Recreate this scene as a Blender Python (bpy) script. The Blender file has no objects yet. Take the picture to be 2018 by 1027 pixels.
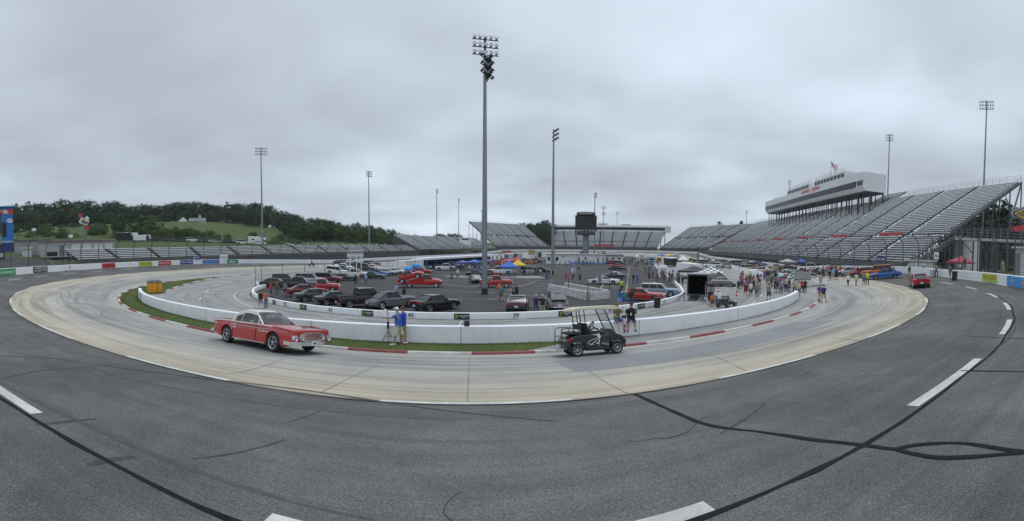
import bpy, bmesh, math, random
from mathutils import Vector, Matrix, Euler, noise
R=math.radians; PI=math.pi
random.seed(7)
scn=bpy.context.scene
col=scn.collection
# ------------------------------------------------------------------ camera
CZ=5.4                                   # eye height above the infield
cd=bpy.data.cameras.new('camera'); cam=bpy.data.objects.new('camera',cd); col.objects.link(cam)
cd.type='PANO'; cd.clip_start=.05; cd.clip_end=6000
F_,YC,X0,PITCH,ROLL=871.5,530.4,923.5,.0402,.0006
def setp(n,v):
    for t in (cd,getattr(cd,'cycles',None)):
        try:
            if hasattr(t,n): setattr(t,n,v); return True
        except Exception: pass
    return False
setp('panorama_type','CENTRAL_CYLINDRICAL')
setp('central_cylindrical_range_u_min',-X0/F_); setp('central_cylindrical_range_u_max',(2018-X0)/F_)
setp('central_cylindrical_range_v_min',-(1027-YC)/F_); setp('central_cylindrical_range_v_max',YC/F_)
setp('central_cylindrical_radius',1.0)
cam.location=(0,0,CZ); cam.rotation_euler=(R(90)-PITCH,0,0)
scn.camera=cam
# ------------------------------------------------------------------ world and sun
SUN_E,SUN_A=R(52),R(200)
w=bpy.data.worlds.new('World'); scn.world=w; w.use_nodes=True
nt=w.node_tree; nt.nodes.clear()
N=lambda t,**k:[setattr(n,a,b) for n in [nt.nodes.new(t)] for a,b in k.items()] and n if False else nt.nodes.new(t)
out=nt.nodes.new('ShaderNodeOutputWorld'); bg=nt.nodes.new('ShaderNodeBackground')
sky=nt.nodes.new('ShaderNodeTexSky'); sky.sky_type='NISHITA'; sky.sun_disc=False; sky.sun_elevation=SUN_E; sky.sun_rotation=SUN_A
tc=nt.nodes.new('ShaderNodeTexCoord'); sep=nt.nodes.new('ShaderNodeSeparateXYZ')
nt.links.new(tc.outputs['Generated'],sep.inputs[0])
def wm(op,a,b=None,c=None):
    n=nt.nodes.new('ShaderNodeMath'); n.operation=op
    for i,v in enumerate((a,b,c)):
        if v is None: continue
        if isinstance(v,(int,float)): n.inputs[i].default_value=v
        else: nt.links.new(v,n.inputs[i])
    return n.outputs[0]
zz=wm('MAXIMUM',sep.outputs[2],0.0)
den=wm('ADD',zz,.16)
cx=wm('DIVIDE',sep.outputs[0],den); cy=wm('DIVIDE',sep.outputs[1],den)
cmb=nt.nodes.new('ShaderNodeCombineXYZ'); nt.links.new(cx,cmb.inputs[0]); nt.links.new(cy,cmb.inputs[1])
def wnoise(scale,detail,rough,dist,off):
    m=nt.nodes.new('ShaderNodeMapping'); m.inputs['Location'].default_value=off; nt.links.new(cmb.outputs[0],m.inputs[0])
    n=nt.nodes.new('ShaderNodeTexNoise'); n.inputs['Scale'].default_value=scale; n.inputs['Detail'].default_value=detail
    n.inputs['Roughness'].default_value=rough; n.inputs['Distortion'].default_value=dist
    nt.links.new(m.outputs[0],n.inputs['Vector']); return n.outputs[0]
n1=wnoise(.5,4,.42,.25,(3.1,1.7,0)); n2=wnoise(1.5,3,.45,.3,(7,2,0))
nn=wm('ADD',wm('MULTIPLY',n1,.68),wm('MULTIPLY',n2,.32))
rmp=nt.nodes.new('ShaderNodeValToRGB'); nt.links.new(nn,rmp.inputs[0])
e=rmp.color_ramp.elements; e[0].position=.35; e[0].color=(.50,.555,.62,1); e[1].position=.65; e[1].color=(.84,.955,1.09,1)
m_=e.new(.5); m_.color=(.63,.715,.815,1)
# overcast gradient: brighter overhead
gr=nt.nodes.new('ShaderNodeValToRGB'); nt.links.new(sep.outputs[2],gr.inputs[0])
g=gr.color_ramp.elements; g[0].position=0; g[0].color=(.80,.80,.80,1); g[1].position=1; g[1].color=(1.7,1.7,1.7,1)
for p_,v_ in ((.05,.84),(.10,.76),(.22,.72),(.36,.80),(.50,.86),(.62,1.0),(.75,1.35)):
    q_=g.new(p_); q_.color=(v_,v_,v_,1)
mul=nt.nodes.new('ShaderNodeMix'); mul.data_type='RGBA'; mul.blend_type='MULTIPLY'; mul.inputs[0].default_value=1
nt.links.new(rmp.outputs[0],mul.inputs[6]); nt.links.new(gr.outputs[0],mul.inputs[7])
sc_=nt.nodes.new('ShaderNodeMix'); sc_.data_type='RGBA'; sc_.blend_type='MULTIPLY'; sc_.inputs[0].default_value=1
nt.links.new(sky.outputs[0],sc_.inputs[6]); sc_.inputs[7].default_value=(.1,.1,.1,1)
mx=nt.nodes.new('ShaderNodeMix'); mx.data_type='RGBA'; mx.inputs[0].default_value=.95
nt.links.new(sc_.outputs[2],mx.inputs[6]); nt.links.new(mul.outputs[2],mx.inputs[7])
nt.links.new(mx.outputs[2],bg.inputs[0]); bg.inputs[1].default_value=1.0
nt.links.new(bg.outputs[0],out.inputs[0])
sl=bpy.data.lights.new('sun','SUN'); sl.energy=.55; sl.angle=R(25); sl.color=(1,.97,.93)
so=bpy.data.objects.new('sun',sl); col.objects.link(so)
so.rotation_euler=(R(90)-SUN_E,0,PI-SUN_A+PI); so.location=(0,0,50)
scn.view_settings.view_transform='Standard'; scn.view_settings.look='None'; scn.view_settings.exposure=.2; scn.view_settings.gamma=1
# ------------------------------------------------------------------ stadium coordinates
D=66.; AL=.375; LEN=232.
AX=(math.sin(AL),math.cos(AL)); PR=(math.cos(AL),-math.sin(AL))
RS,RD,RC,RW,RO=56.94,62.08,47.2,44.9,65.65
def sq(x,y):
    dx,dy=x,y-D
    return dx*AX[0]+dy*AX[1], dx*PR[0]+dy*PR[1]
def xy(s,q): return (s*AX[0]+q*PR[0], D+s*AX[1]+q*PR[1])
def rad(s,q):
    if s<0: return math.hypot(s,q)
    if s>LEN: return math.hypot(s-LEN,q)
    return abs(q)
def sst(a,b,x):
    t=min(1,max(0,(x-a)/(b-a))); return t*t*(3-2*t)
def pw(x,tab):
    if x<=tab[0][0]: return tab[0][1]
    for (a,u),(b,v) in zip(tab,tab[1:]):
        if x<=b: return u+(v-u)*(x-a)/(b-a)
    return tab[-1][1]
def track_z(s,r):
    P=pw(r,((37,0),(44.2,.96),(47.2,.96),(56.94,2.233),(65.65,3.10)))
    if r>44.2:
        wgt=max(.15,min(1,1-s/60)) if s<LEN/2 else max(.15,min(1,1-(LEN-s)/60))
        P=.96+(P-.96)*wgt
    return P+.01*max(0,s)
def gz(x,y):
    s,q=sq(x,y); r=rad(s,q)
    if r<=65.9: return track_z(s,r)
    zb=track_z(s,65.65)
    if q<0 or s<-20:
        # back stretch side: banks up to a perimeter road, then a hill
        k=sst(-60,-20,s) if q>=0 else 1
        left=sst(-25,25,s)
        h1=pw(r,((66,0),(72,.3),(84,1.9),(96,3.2),(112,4.9),(140,7.5),(160,8.6),(400,10)))
        h2=pw(r,((66,0),(71,.2),(82,3.0),(90,5.6),(97,6.4),(112,7.5),(160,9.8),(400,11)))
        h=h1+(h2-h1)*left
        far=1-sst(150,240,s)
        h=h*(.25+.75*far)
        d2=((x+225)/165)**2+((y-262)/120)**2
        hill=16.5*math.exp(-d2*.5)*sst(150,235,r)*sst(40,-60,q)
        hz=(hill+7*sst(250,420,r)*sst(0,-150,q)) if q<0 else 0
        side=sst(40,-30,q) if s<0 else 1
        return zb+h*side+hz
    return zb+pw(r,((66,0),(75,.1),(200,.4),(500,3)))
def P3(s,q,dz=0):
    x,y=xy(s,q); return Vector((x,y,gz(x,y)+dz))
def PH(phi,r,dz=0):                       # near turn, phi from the apex towards the front stretch
    a=R(phi); return P3(-r*math.cos(a),r*math.sin(a),dz)
def pray(px,py):
    th=(px-X0)/F_; v=Vector((math.sin(th),math.cos(th),-(py-YC)/F_))
    return Matrix.Rotation(-PITCH,3,'X')@v
def at(px,py,dz=0):                       # the ground point seen at a place in the photograph
    d=pray(px,py); t=5.; prev=0
    while t<900:
        x,y,z=d.x*t,d.y*t,CZ+d.z*t
        if z<gz(x,y)+dz:
            a,b=prev,t
            for _ in range(24):
                m=(a+b)/2
                if CZ+d.z*m<gz(d.x*m,d.y*m)+dz: b=m
                else: a=m
            t=b; break
        prev=t; t*=1.01
    return Vector((d.x*t,d.y*t,gz(d.x*t,d.y*t)+dz))
def dirat(px,dist):                       # ground point along an azimuth at a distance
    th=(px-X0)/F_; x,y=math.sin(th)*dist,math.cos(th)*dist
    return Vector((x,y,gz(x,y)))
def ztop(px,py,dist):                     # height that is seen at py at that distance
    d=pray(px,py); return CZ+d.z/math.hypot(d.x,d.y)*dist
# ------------------------------------------------------------------ materials
MATS={}
def nodemat(name):
    m=bpy.data.materials.new(name); m.use_nodes=True; t=m.node_tree; b=t.nodes['Principled BSDF']; return m,t,b
def mat(name,c,rough=.6,metal=0,spec=.5,var=.12,vs=3.,coat=0,alpha=1,emit=None,bump=0):
    key=name
    if key in MATS: return MATS[key]
    m,t,b=nodemat(name)
    b.inputs['Roughness'].default_value=rough; b.inputs['Metallic'].default_value=metal
    b.inputs['Specular IOR Level'].default_value=spec
    if coat: b.inputs['Coat Weight'].default_value=coat; b.inputs['Coat Roughness'].default_value=.06
    if alpha<1: b.inputs['Alpha'].default_value=alpha
    if var>0:
        tcn=t.nodes.new('ShaderNodeTexCoord'); n=t.nodes.new('ShaderNodeTexNoise'); n.inputs['Scale'].default_value=vs; n.inputs['Detail'].default_value=5
        t.links.new(tcn.outputs['Object'],n.inputs['Vector'])
        r=t.nodes.new('ShaderNodeValToRGB'); t.links.new(n.outputs[0],r.inputs[0])
        lo=[max(0,v*(1-var)) for v in c[:3]]+[1]; hi=[min(1,v*(1+var)) for v in c[:3]]+[1]
        r.color_ramp.elements[0].position=.3; r.color_ramp.elements[1].position=.7
        r.color_ramp.elements[0].color=lo; r.color_ramp.elements[1].color=hi
        t.links.new(r.outputs[0],b.inputs['Base Color'])
        if bump:
            bn=t.nodes.new('ShaderNodeBump'); bn.inputs['Strength'].default_value=bump; bn.inputs['Distance'].default_value=.02
            t.links.new(n.outputs[0],bn.inputs['Height']); t.links.new(bn.outputs[0],b.inputs['Normal'])
    else: b.inputs['Base Color'].default_value=tuple(c[:3])+(1,)
    m.diffuse_color=tuple(c[:3])+(1,)
    MATS[key]=m; return m
class G:                                   # tiny node-graph helper
    def __init__(s,name): s.m,s.t,s.b=nodemat(name)
    def n(s,ty,**k):
        x=s.t.nodes.new(ty)
        for a,v in k.items(): setattr(x,a,v)
        return x
    def l(s,a,b): s.t.links.new(a,b)
    def math(s,op,a,b=None):
        x=s.n('ShaderNodeMath',operation=op)
        for i,v in enumerate((a,b)):
            if v is None: continue
            if isinstance(v,(int,float)): x.inputs[i].default_value=v
            else: s.l(v,x.inputs[i])
        return x.outputs[0]
    def noise(s,vec,scale,detail=4,rough=.5,dist=0):
        x=s.n('ShaderNodeTexNoise'); x.inputs['Scale'].default_value=scale; x.inputs['Detail'].default_value=detail; x.inputs['Roughness'].default_value=rough; x.inputs['Distortion'].default_value=dist
        s.l(vec,x.inputs['Vector']); return x.outputs[0]
    def ramp(s,f,stops):
        x=s.n('ShaderNodeValToRGB'); s.l(f,x.inputs[0]); e=x.color_ramp.elements
        e[0].position,e[1].position=stops[0][0],stops[-1][0]
        c4=lambda c:(c,c,c,1) if isinstance(c,(int,float)) else tuple(c)+(1,)
        e[0].color=c4(stops[0][1]); e[1].color=c4(stops[-1][1])
        for p,c in stops[1:-1]: q=e.new(p); q.color=c4(c)
        return x.outputs[0]
    def mix(s,f,a,b,mode='MIX'):
        x=s.n('ShaderNodeMix',data_type='RGBA',blend_type=mode)
        for i,v in ((0,f),(6,a),(7,b)):
            if isinstance(v,(int,float)) and i==0: x.inputs[0].default_value=v
            elif isinstance(v,(int,float)): x.inputs[i].default_value=(v,v,v,1)
            elif isinstance(v,tuple): x.inputs[i].default_value=v+(1,)
            else: s.l(v,x.inputs[i])
        return x.outputs[2]
    def map(s,vec,sc,loc=(0,0,0)):
        x=s.n('ShaderNodeMapping'); x.inputs['Scale'].default_value=sc; x.inputs['Location'].default_value=loc; s.l(vec,x.inputs[0]); return x.outputs[0]
    def bump(s,h,st,d=.01):
        x=s.n('ShaderNodeBump'); x.inputs['Strength'].default_value=st; x.inputs['Distance'].default_value=d; s.l(h,x.inputs['Height']); s.l(x.outputs[0],s.b.inputs['Normal'])
def asphalt_mat(name,base,streak=.25,agg=1,worn=None):
    g=G(name); tc=g.n('ShaderNodeTexCoord'); ob=tc.outputs['Object']; uv=tc.outputs['UV']
    fine=g.noise(ob,38,3,.7); vor=g.n('ShaderNodeTexVoronoi'); vor.inputs['Scale'].default_value=26; g.l(ob,vor.inputs['Vector'])
    big=g.noise(ob,.23,5,.6,.6); mid=g.noise(ob,1.1,5,.65,.4)
    st=g.noise(g.map(uv,(.05,1.6,1)),1.0,5,.6,.3); st2=g.noise(g.map(uv,(.22,5,1),(4,9,0)),1.0,4,.6)
    c=g.ramp(fine,((.3,tuple(v*.55 for v in base)),(.5,base),(.72,tuple(v*1.9 for v in base))))
    sp=g.ramp(vor.outputs['Distance'],((.0,tuple(min(1,v*4.2) for v in base)),(.13,tuple(min(1,v*2.6) for v in base)),(.16,(0,0,0))))
    vc=g.n('ShaderNodeSeparateColor'); g.l(vor.outputs['Color'],vc.inputs[0])
    pick=g.math('GREATER_THAN',vc.outputs[0],.82)
    mask=g.math('MULTIPLY',pick,g.math('LESS_THAN',vor.outputs['Distance'],.15))
    c=g.mix(g.math('MULTIPLY',mask,.5*agg),c,sp)
    c=g.mix(1,c,g.ramp(big,((.32,.76),(.5,1.),(.66,1.2))),'MULTIPLY')
    c=g.mix(1,c,g.ramp(mid,((.3,.86),(.7,1.12))),'MULTIPLY')
    c=g.mix(streak,c,g.ramp(st,((.35,.45),(.5,.95),(.65,1.25))),'MULTIPLY')
    c=g.mix(streak*.6,c,g.ramp(st2,((.35,.5),(.55,1.),(.7,1.2))),'MULTIPLY')
    g.l(c,g.b.inputs['Base Color']); g.b.inputs['Roughness'].default_value=.86; g.b.inputs['Specular IOR Level'].default_value=.3
    g.bump(fine,.5,.012)
    return g.m
def concrete_mat(name,base,streak=.5,tan=False,joints=4.2):
    g=G(name); tc=g.n('ShaderNodeTexCoord'); ob=tc.outputs['Object']; uv=tc.outputs['UV']
    fine=g.noise(ob,22,4,.7); big=g.noise(ob,.3,5,.6); 
    st=g.noise(g.map(uv,(.045,1.1,1)),1.0,6,.62,.2); st2=g.noise(g.map(uv,(.12,3.2,1),(4,9,0)),1.0,5,.6)
    c=g.ramp(fine,((.25,tuple(v*.86 for v in base)),(.75,tuple(v*1.12 for v in base))))
    c=g.mix(1,c,g.ramp(big,((.3,.86),(.7,1.1))),'MULTIPLY')
    sx=g.n('ShaderNodeSeparateXYZ'); g.l(uv,sx.inputs[0])
    if tan:
        # rubbered groove in the middle, tan unworn edge beside the asphalt
        v=sx.outputs[1]
        groove=g.ramp(g.math('ADD',g.math('MULTIPLY',v,.1),g.math('MULTIPLY',big,.16)),((.10,(1.02,1.,.97)),(.22,(.86,.87,.88)),(.33,(.78,.79,.81)),(.52,(.87,.87,.87)),(.68,(.98,.96,.92)),(.86,(1.08,1.02,.91)),(1.0,(1.10,1.0,.82))))
        c=g.mix(1,c,groove,'MULTIPLY')
    c=g.mix(streak,c,g.ramp(st,((.34,.66),(.5,1.),(.66,1.16))),'MULTIPLY')
    c=g.mix(streak*.8,c,g.ramp(st2,((.3,.8),(.5,1.),(.66,1.08))),'MULTIPLY')
    g.l(c,g.b.inputs['Base Color']); g.b.inputs['Roughness'].default_value=.85; g.b.inputs['Specular IOR Level'].default_value=.3
    g.bump(fine,.25,.008)
    return g.m
def grass_mat(name,a,b,d):
    g=G(name); tc=g.n('ShaderNodeTexCoord'); ob=tc.outputs['Object']
    f=g.noise(ob,9,6,.75); big=g.noise(ob,.35,5,.6)
    c=g.ramp(f,((.3,a),(.55,b),(.75,d)))
    c=g.mix(1,c,g.ramp(big,((.3,(.75,.78,.7)),(.5,(1.,1.,1.)),(.7,(1.25,1.15,1.)))),'MULTIPLY')
    g.l(c,g.b.inputs['Base Color']); g.b.inputs['Roughness'].default_value=.9; g.b.inputs['Specular IOR Level'].default_value=.15
    g.bump(f,.8,.05); return g.m
def paint_mat(name,c,dirt=.5,rough=.6):
    g=G(name); tc=g.n('ShaderNodeTexCoord'); ob=tc.outputs['Object']
    n=g.noise(ob,1.3,6,.65); n2=g.noise(ob,11,5,.7); n3=g.noise(g.map(ob,(6,6,.6)),1,4,.6)
    k=g.ramp(n,((.35,1-dirt*.22),(.6,1.)))
    cc=g.mix(1,tuple(c),k,'MULTIPLY')
    cc=g.mix(dirt*.5,cc,g.ramp(n2,((.3,.6),(.42,1.))),'MULTIPLY')
    cc=g.mix(dirt*.35,cc,g.ramp(n3,((.3,.62),(.5,1.))),'MULTIPLY')
    g.l(cc,g.b.inputs['Base Color']); g.b.inputs['Roughness'].default_value=rough; g.bump(n2,.12,.006); return g.m
M_ASPH=asphalt_mat('track_asphalt',(.112,.106,.099),.30)
M_INF=asphalt_mat('infield_asphalt',(.050,.049,.049),.12,.5)
M_CONC=concrete_mat('track_concrete',(.385,.368,.335),.95,True)
M_PIT=concrete_mat('pit_concrete',(.29,.285,.27),.75)
M_APR=concrete_mat('apron_concrete',(.36,.34,.30),.4)
M_GRASS=grass_mat('grass_mat',(.045,.062,.018),(.085,.115,.032),(.15,.155,.06))
M_FIELD=grass_mat('field_mat',(.058,.080,.028),(.078,.108,.036),(.11,.13,.05))
M_WHITE=paint_mat('white_wall_paint',(.84,.85,.86),.4)
M_MARK=paint_mat('white_road_paint',(.62,.61,.57),1.3,.8)
M_RED=paint_mat('red_curb_paint',(.33,.085,.085),1.6,.8)
M_YEL=paint_mat('yellow_paint',(.62,.50,.10),.9)
M_TAR=mat('crack_sealer',(.014,.014,.014),.8,0,.12,var=.3,vs=8)
M_RUB=mat('rubber_mark',(.070,.067,.064),.85,0,.2,var=.25,vs=5)
# ------------------------------------------------------------------ mesh builder
class MB:
    def __init__(s): s.v=[]; s.f=[]; s.mi=[]; s.uv={}
    def vert(s,p): s.v.append(tuple(p)); return len(s.v)-1
    def face(s,idx,mi=0,uv=None):
        if uv: s.uv[len(s.f)]=uv
        s.f.append(tuple(idx)); s.mi.append(mi)
    def quad(s,a,b,c,d,mi=0):
        i=len(s.v); s.v+= [tuple(a),tuple(b),tuple(c),tuple(d)]; s.face((i,i+1,i+2,i+3),mi)
    def poly(s,pts,mi=0):
        i=len(s.v); s.v+=[tuple(p) for p in pts]; s.face(range(i,i+len(pts)),mi)
    def hexa(s,P,mi=0):                   # 8 corners: bottom 4 then top 4
        i=len(s.v); s.v+=[tuple(p) for p in P]
        for f in ((3,2,1,0),(4,5,6,7),(0,1,5,4),(1,2,6,5),(2,3,7,6),(3,0,4,7)): s.face([i+k for k in f],mi)
    def box(s,c,size,mi=0,rz=0,rot=None,taper=1):
        x,y,z=[k/2 for k in size]
        M=rot if rot is not None else Matrix.Rotation(rz,3,'Z')
        c=Vector(c); P=[]
        for dz,t in ((-z,1),(z,taper)):
            for dx,dy in ((-x,-y),(x,-y),(x,y),(-x,y)): P.append(c+M@Vector((dx*t,dy*t,dz)))
        s.hexa(P,mi)
    def bar(s,a,b,w,h=None,mi=0,up=(0,0,1)):
        a,b=Vector(a),Vector(b); h=h or w; d=(b-a)
        if d.length<1e-6: return
        d.normalize(); u=Vector(up)
        if abs(d.dot(u))>.98: u=Vector((1,0,0))
        x=d.cross(u).normalized(); y=x.cross(d)
        P=[]
        for p in (a,b):
            for i,j in ((-1,-1),(1,-1),(1,1),(-1,1)): P.append(p+x*(w/2*i)+y*(h/2*j))
        s.hexa(P,mi)
    def tube(s,pts,rs,n=8,mi=0,cap=True):
        pts=[Vector(p) for p in pts]
        if not hasattr(rs,'__len__'): rs=[rs]*len(pts)
        base=len(s.v); prev=None
        for i,p in enumerate(pts):
            d=(pts[min(i+1,len(pts)-1)]-pts[max(i-1,0)]).normalized()
            if prev is None:
                u=Vector((0,0,1)) if abs(d.z)<.9 else Vector((1,0,0)); x=d.cross(u).normalized()
            else: x=(prev-d*prev.dot(d)).normalized()
            prev=x; y=d.cross(x)
            for k in range(n):
                a=2*PI*k/n; s.v.append(tuple(p+x*(rs[i]*math.cos(a))+y*(rs[i]*math.sin(a))))
        for i in range(len(pts)-1):
            for k in range(n):
                a=base+i*n+k; b=base+i*n+(k+1)%n; s.face((a,b,b+n,a+n),mi)
        if cap:
            s.face([base+k for k in range(n)][::-1],mi); s.face([base+(len(pts)-1)*n+k for k in range(n)],mi)
    def lathe(s,prof,n=16,mi=0,M=None,cap=True):   # prof of (radius,z) about z
        base=len(s.v); M=M or Matrix.Identity(4)
        for r,z in prof:
            for k in range(n):
                a=2*PI*k/n; s.v.append(tuple(M@Vector((r*math.cos(a),r*math.sin(a),z))))
        for i in range(len(prof)-1):
            for k in range(n):
                a=base+i*n+k; b=base+i*n+(k+1)%n; s.face((a,b,b+n,a+n),mi)
        if cap and prof[0][0]>1e-4: s.face([base+k for k in range(n)][::-1],mi)
        if cap and prof[-1][0]>1e-4: s.face([base+(len(prof)-1)*n+k for k in range(n)],mi)
    def ball(s,c,r,n=10,mi=0,sc=(1,1,1)):
        base=len(s.v); m=max(4,n//2+1); c=Vector(c)
        for i in range(1,m):
            t=PI*i/m
            for k in range(n):
                a=2*PI*k/n; s.v.append((c.x+r*sc[0]*math.sin(t)*math.cos(a),c.y+r*sc[1]*math.sin(t)*math.sin(a),c.z+r*sc[2]*math.cos(t)))
        T=s.vert((c.x,c.y,c.z+r*sc[2])); B=s.vert((c.x,c.y,c.z-r*sc[2]))
        for k in range(n):
            s.face((T,base+k,base+(k+1)%n),mi); e=base+(m-2)*n; s.face((B,e+(k+1)%n,e+k),mi)
        for i in range(m-2):
            for k in range(n):
                a=base+i*n+k; b=base+i*n+(k+1)%n; s.face((a,a+n,b+n,b),mi)
    def prism(s,outline,axis_a,axis_b,o,depth,mi=0):  # outline 2-D in axes a,b, extruded
        a,b,o=Vector(axis_a),Vector(axis_b),Vector(o); d=Vector(depth); n=len(outline); i=len(s.v)
        for k in (0,1):
            for u,v in outline: s.v.append(tuple(o+a*u+b*v+d*k))
        s.face([i+j for j in range(n)][::-1],mi); s.face([i+n+j for j in range(n)],mi)
        for j in range(n): s.face((i+j,i+(j+1)%n,i+n+(j+1)%n,i+n+j),mi)
    def mesh(s,name,mats,smooth=False):
        me=bpy.data.meshes.new(name); me.from_pydata(s.v,[],s.f)
        mats=mats if isinstance(mats,(list,tuple)) else [mats]
        for m in mats: me.materials.append(m)
        if len(mats)>1: me.polygons.foreach_set('material_index',s.mi)
        if s.uv:
            u=me.uv_layers.new(name='UVMap')
            for fi,uvs in s.uv.items():
                p=me.polygons[fi]
                for k,li in enumerate(p.loop_indices): u.data[li].uv=uvs[k]
        if smooth is True: me.polygons.foreach_set('use_smooth',[True]*len(me.polygons))
        elif smooth:
            me.polygons.foreach_set('use_smooth',[True]*len(me.polygons)); me.set_sharp_from_angle(angle=R(smooth))
        me.update(); return me
    def build(s,name,mats,parent=None,smooth=False,**k):
        o=bpy.data.objects.new(name,s.mesh(name,mats,smooth)); col.objects.link(o)
        if parent is not None: o.parent=parent
        tag(o,**k); return o
def tag(o,label=None,cat=None,group=None,kind=None):
    if label: o['label']=label
    if cat: o['category']=cat
    if group: o['group']=group
    if kind: o['kind']=kind
    return o
def empty(name,loc,rz=0,rot=None,**k):
    o=bpy.data.objects.new(name,None); o.location=loc; o.rotation_euler=rot if rot else (0,0,rz); o.empty_display_size=.3
    col.objects.link(o); tag(o,**k); return o
def copy_tree(o,parent=None,strip=False):
    c=o.copy(); col.objects.link(c)
    if parent: c.parent=parent
    for ch in o.children: copy_tree(ch,c)
    return c
def fix_normals(o):
    bm=bmesh.new(); bm.from_mesh(o.data); bmesh.ops.recalc_face_normals(bm,faces=bm.faces[:]); bm.to_mesh(o.data); bm.free()
# ------------------------------------------------------------------ stadium strips
def path(n_turn=120,step=6):
    L=[]                                   # (base s, direction angle or side, arc u)
    for i in range(n_turn+1):
        a=-PI/2+PI*i/n_turn; L.append((0,(-math.cos(a),math.sin(a)),a*56))
    k=int(LEN/step)
    for i in range(1,k): L.append((LEN*i/k,(0,1),PI/2*56+LEN*i/k))
    for i in range(61):
        a=PI/2-PI*i/60; L.append((LEN,(math.cos(a),math.sin(a)),PI/2*56+LEN+(PI/2-a)*56))
    for i in range(1,k): L.append((LEN-LEN*i/k,(0,-1),PI*1.5*56+LEN+LEN*i/k))
    return L
PATH=path()
def pp(node,r,dz=0):
    s0,(ds,dq),u=node; return P3(s0+ds*r,dq*r,dz)
def strip(name,radii,m,dz=0,sel=None,skirt=0,**k):
    b=MB(); L=[n for n in PATH if sel is None or sel(n)]; nr=len(radii)
    closed=sel is None
    for n in L:
        for r in radii: b.vert(pp(n,r,dz))
    cnt=len(L)
    for i in range(cnt if closed else cnt-1):
        j=(i+1)%cnt
        for t in range(nr-1):
            a,c=i*nr+t,j*nr+t
            u0=L[i][2]; u1=L[j][2] if j>i else u0+3
            b.face((a,c,c+1,a+1),0,[(u0,radii[t]-radii[0]),(u1,radii[t]-radii[0]),(u1,radii[t+1]-radii[0]),(u0,radii[t+1]-radii[0])])
    return b.build(name,m,**k)
def fr(a,b,n): return [a+(b-a)*i/n for i in range(n+1)]
strip('infield',[.02,8,16,24,28,31.2],M_INF,kind='structure')
strip('pit_road',[31.2]+fr(32,45,13)+[47.2],M_PIT,kind='structure')
strip('concrete_lane',fr(47.2,RS,8),M_CONC,kind='structure')
strip('asphalt_lane',fr(RS,65.9,8),M_ASPH,kind='structure')
# outer terrain
def terrain():
    b=MB(); rs=[65.9,67,69,72,76,80,84,88,92,96,100,106,112,120,130,140,150,160,175,190,210,230,255,280,310,350,400,470,560,700,950,1400,2400]
    nr=len(rs)
    for n in PATH:
        for r in rs: b.vert(pp(n,r))
    c=len(PATH)
    for i in range(c):
        j=(i+1)%c
        for t in range(nr-1): b.face((i*nr+t,j*nr+t,j*nr+t+1,i*nr+t+1))
    return b.build('ground',M_FIELD,smooth=True,kind='structure')
terrain()
def arcband(b,phi0,phi1,r0,r1,dz=.006,mi=0,n=None,h=0):
    n=n or max(2,int(abs(phi1-phi0)*1.2)); pts=[]
    for i in range(n+1):
        p=phi0+(phi1-phi0)*i/n; pts.append((PH(p,r0,dz),PH(p,r1,dz)))
    if h<=0:
        for (a,c),(d,e) in zip(pts,pts[1:]): b.quad(a,c,e,d,mi)
    else:
        up=Vector((0,0,h)); dn=Vector((0,0,-.1)); k=len(b.v)
        for a,c in pts:
            w_=(c-a).normalized()*.06
            b.v+= [tuple(a+dn),tuple(a+w_+up),tuple(c-w_+up),tuple(c+dn)]
        m=len(pts)
        for i in range(m-1):
            for t in range(3): q=k+i*4+t; b.face((q,q+4,q+5,q+1),mi)
        b.face((k,k+1,k+2,k+3),mi); q=k+(m-1)*4; b.face((q+3,q+2,q+1,q),mi)
# road markings (one sheet of lane paint)
b=MB()
for k_ in range(-9,12):
    a=3.6+8*k_; arcband(b,a,a+4.1,RS-.13,RS+.05,.006)
    a=3.7+8*k_; arcband(b,a,a+4.0,RD-.02,RD+.22,.007)
for sd in (-1,1):
    for i in range(2,40):
        s0=i*6.
        if s0>LEN: break
        if sd<0: b.quad(P3(s0,sd*RS,.01),P3(s0,sd*(RS+.18),.01),P3(s0+3,sd*(RS+.18),.01),P3(s0+3,sd*RS,.01)); b.quad(P3(s0,sd*RD,.01),P3(s0,sd*(RD+.18),.01),P3(s0+3,sd*(RD+.18),.01),P3(s0+3,sd*RD,.01))
b.build('lane_dashes',M_MARK,kind='structure')
# ribbons on the ground through points of the plan
def ribbon(b,pts,w,dz,mi=0,jit=0.,sub=6,taper=False):
    P=[Vector((p[0],p[1],0)) for p in pts]; C=[]
    for i in range(len(P)-1):
        p0,p1,p2,p3=P[max(i-1,0)],P[i],P[i+1],P[min(i+2,len(P)-1)]
        for k in range(sub):
            t=k/sub; C.append(.5*((2*p1)+(p2-p0)*t+(2*p0-5*p1+4*p2-p3)*t*t+(3*p1-p0-3*p2+p3)*t**3))
    C.append(P[-1]); E=[]
    for i,c in enumerate(C):
        d=(C[min(i+1,len(C)-1)]-C[max(i-1,0)]).normalized(); n=Vector((-d.y,d.x,0))
        ww=w*(1+jit*noise.noise(Vector((c.x*1.7,c.y*1.7,3))))
        if taper: ww*=math.sin(PI*(i+.5)/len(C))**.5
        c=c+n*(jit*.25*w*noise.noise(Vector((c.x*3,c.y*3,9))))
        l,r=c+n*ww/2,c-n*ww/2
        E.append((Vector((l.x,l.y,gz(l.x,l.y)+dz)),Vector((r.x,r.y,gz(r.x,r.y)+dz))))
    for (a,c),(d,e) in zip(E,E[1:]): b.quad(a,c,e,d,mi)
b=MB()
ribbon(b,[PH(f,RD+.3+.04*math.sin(f)) for f in range(-88,88,2)],.085,.010,jit=.7,sub=4)
ribbon(b,[PH(f,RS+.12) for f in range(-88,88,3)],.05,.004,jit=1.,sub=3)
A=lambda l:[at(*p) for p in l]
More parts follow.
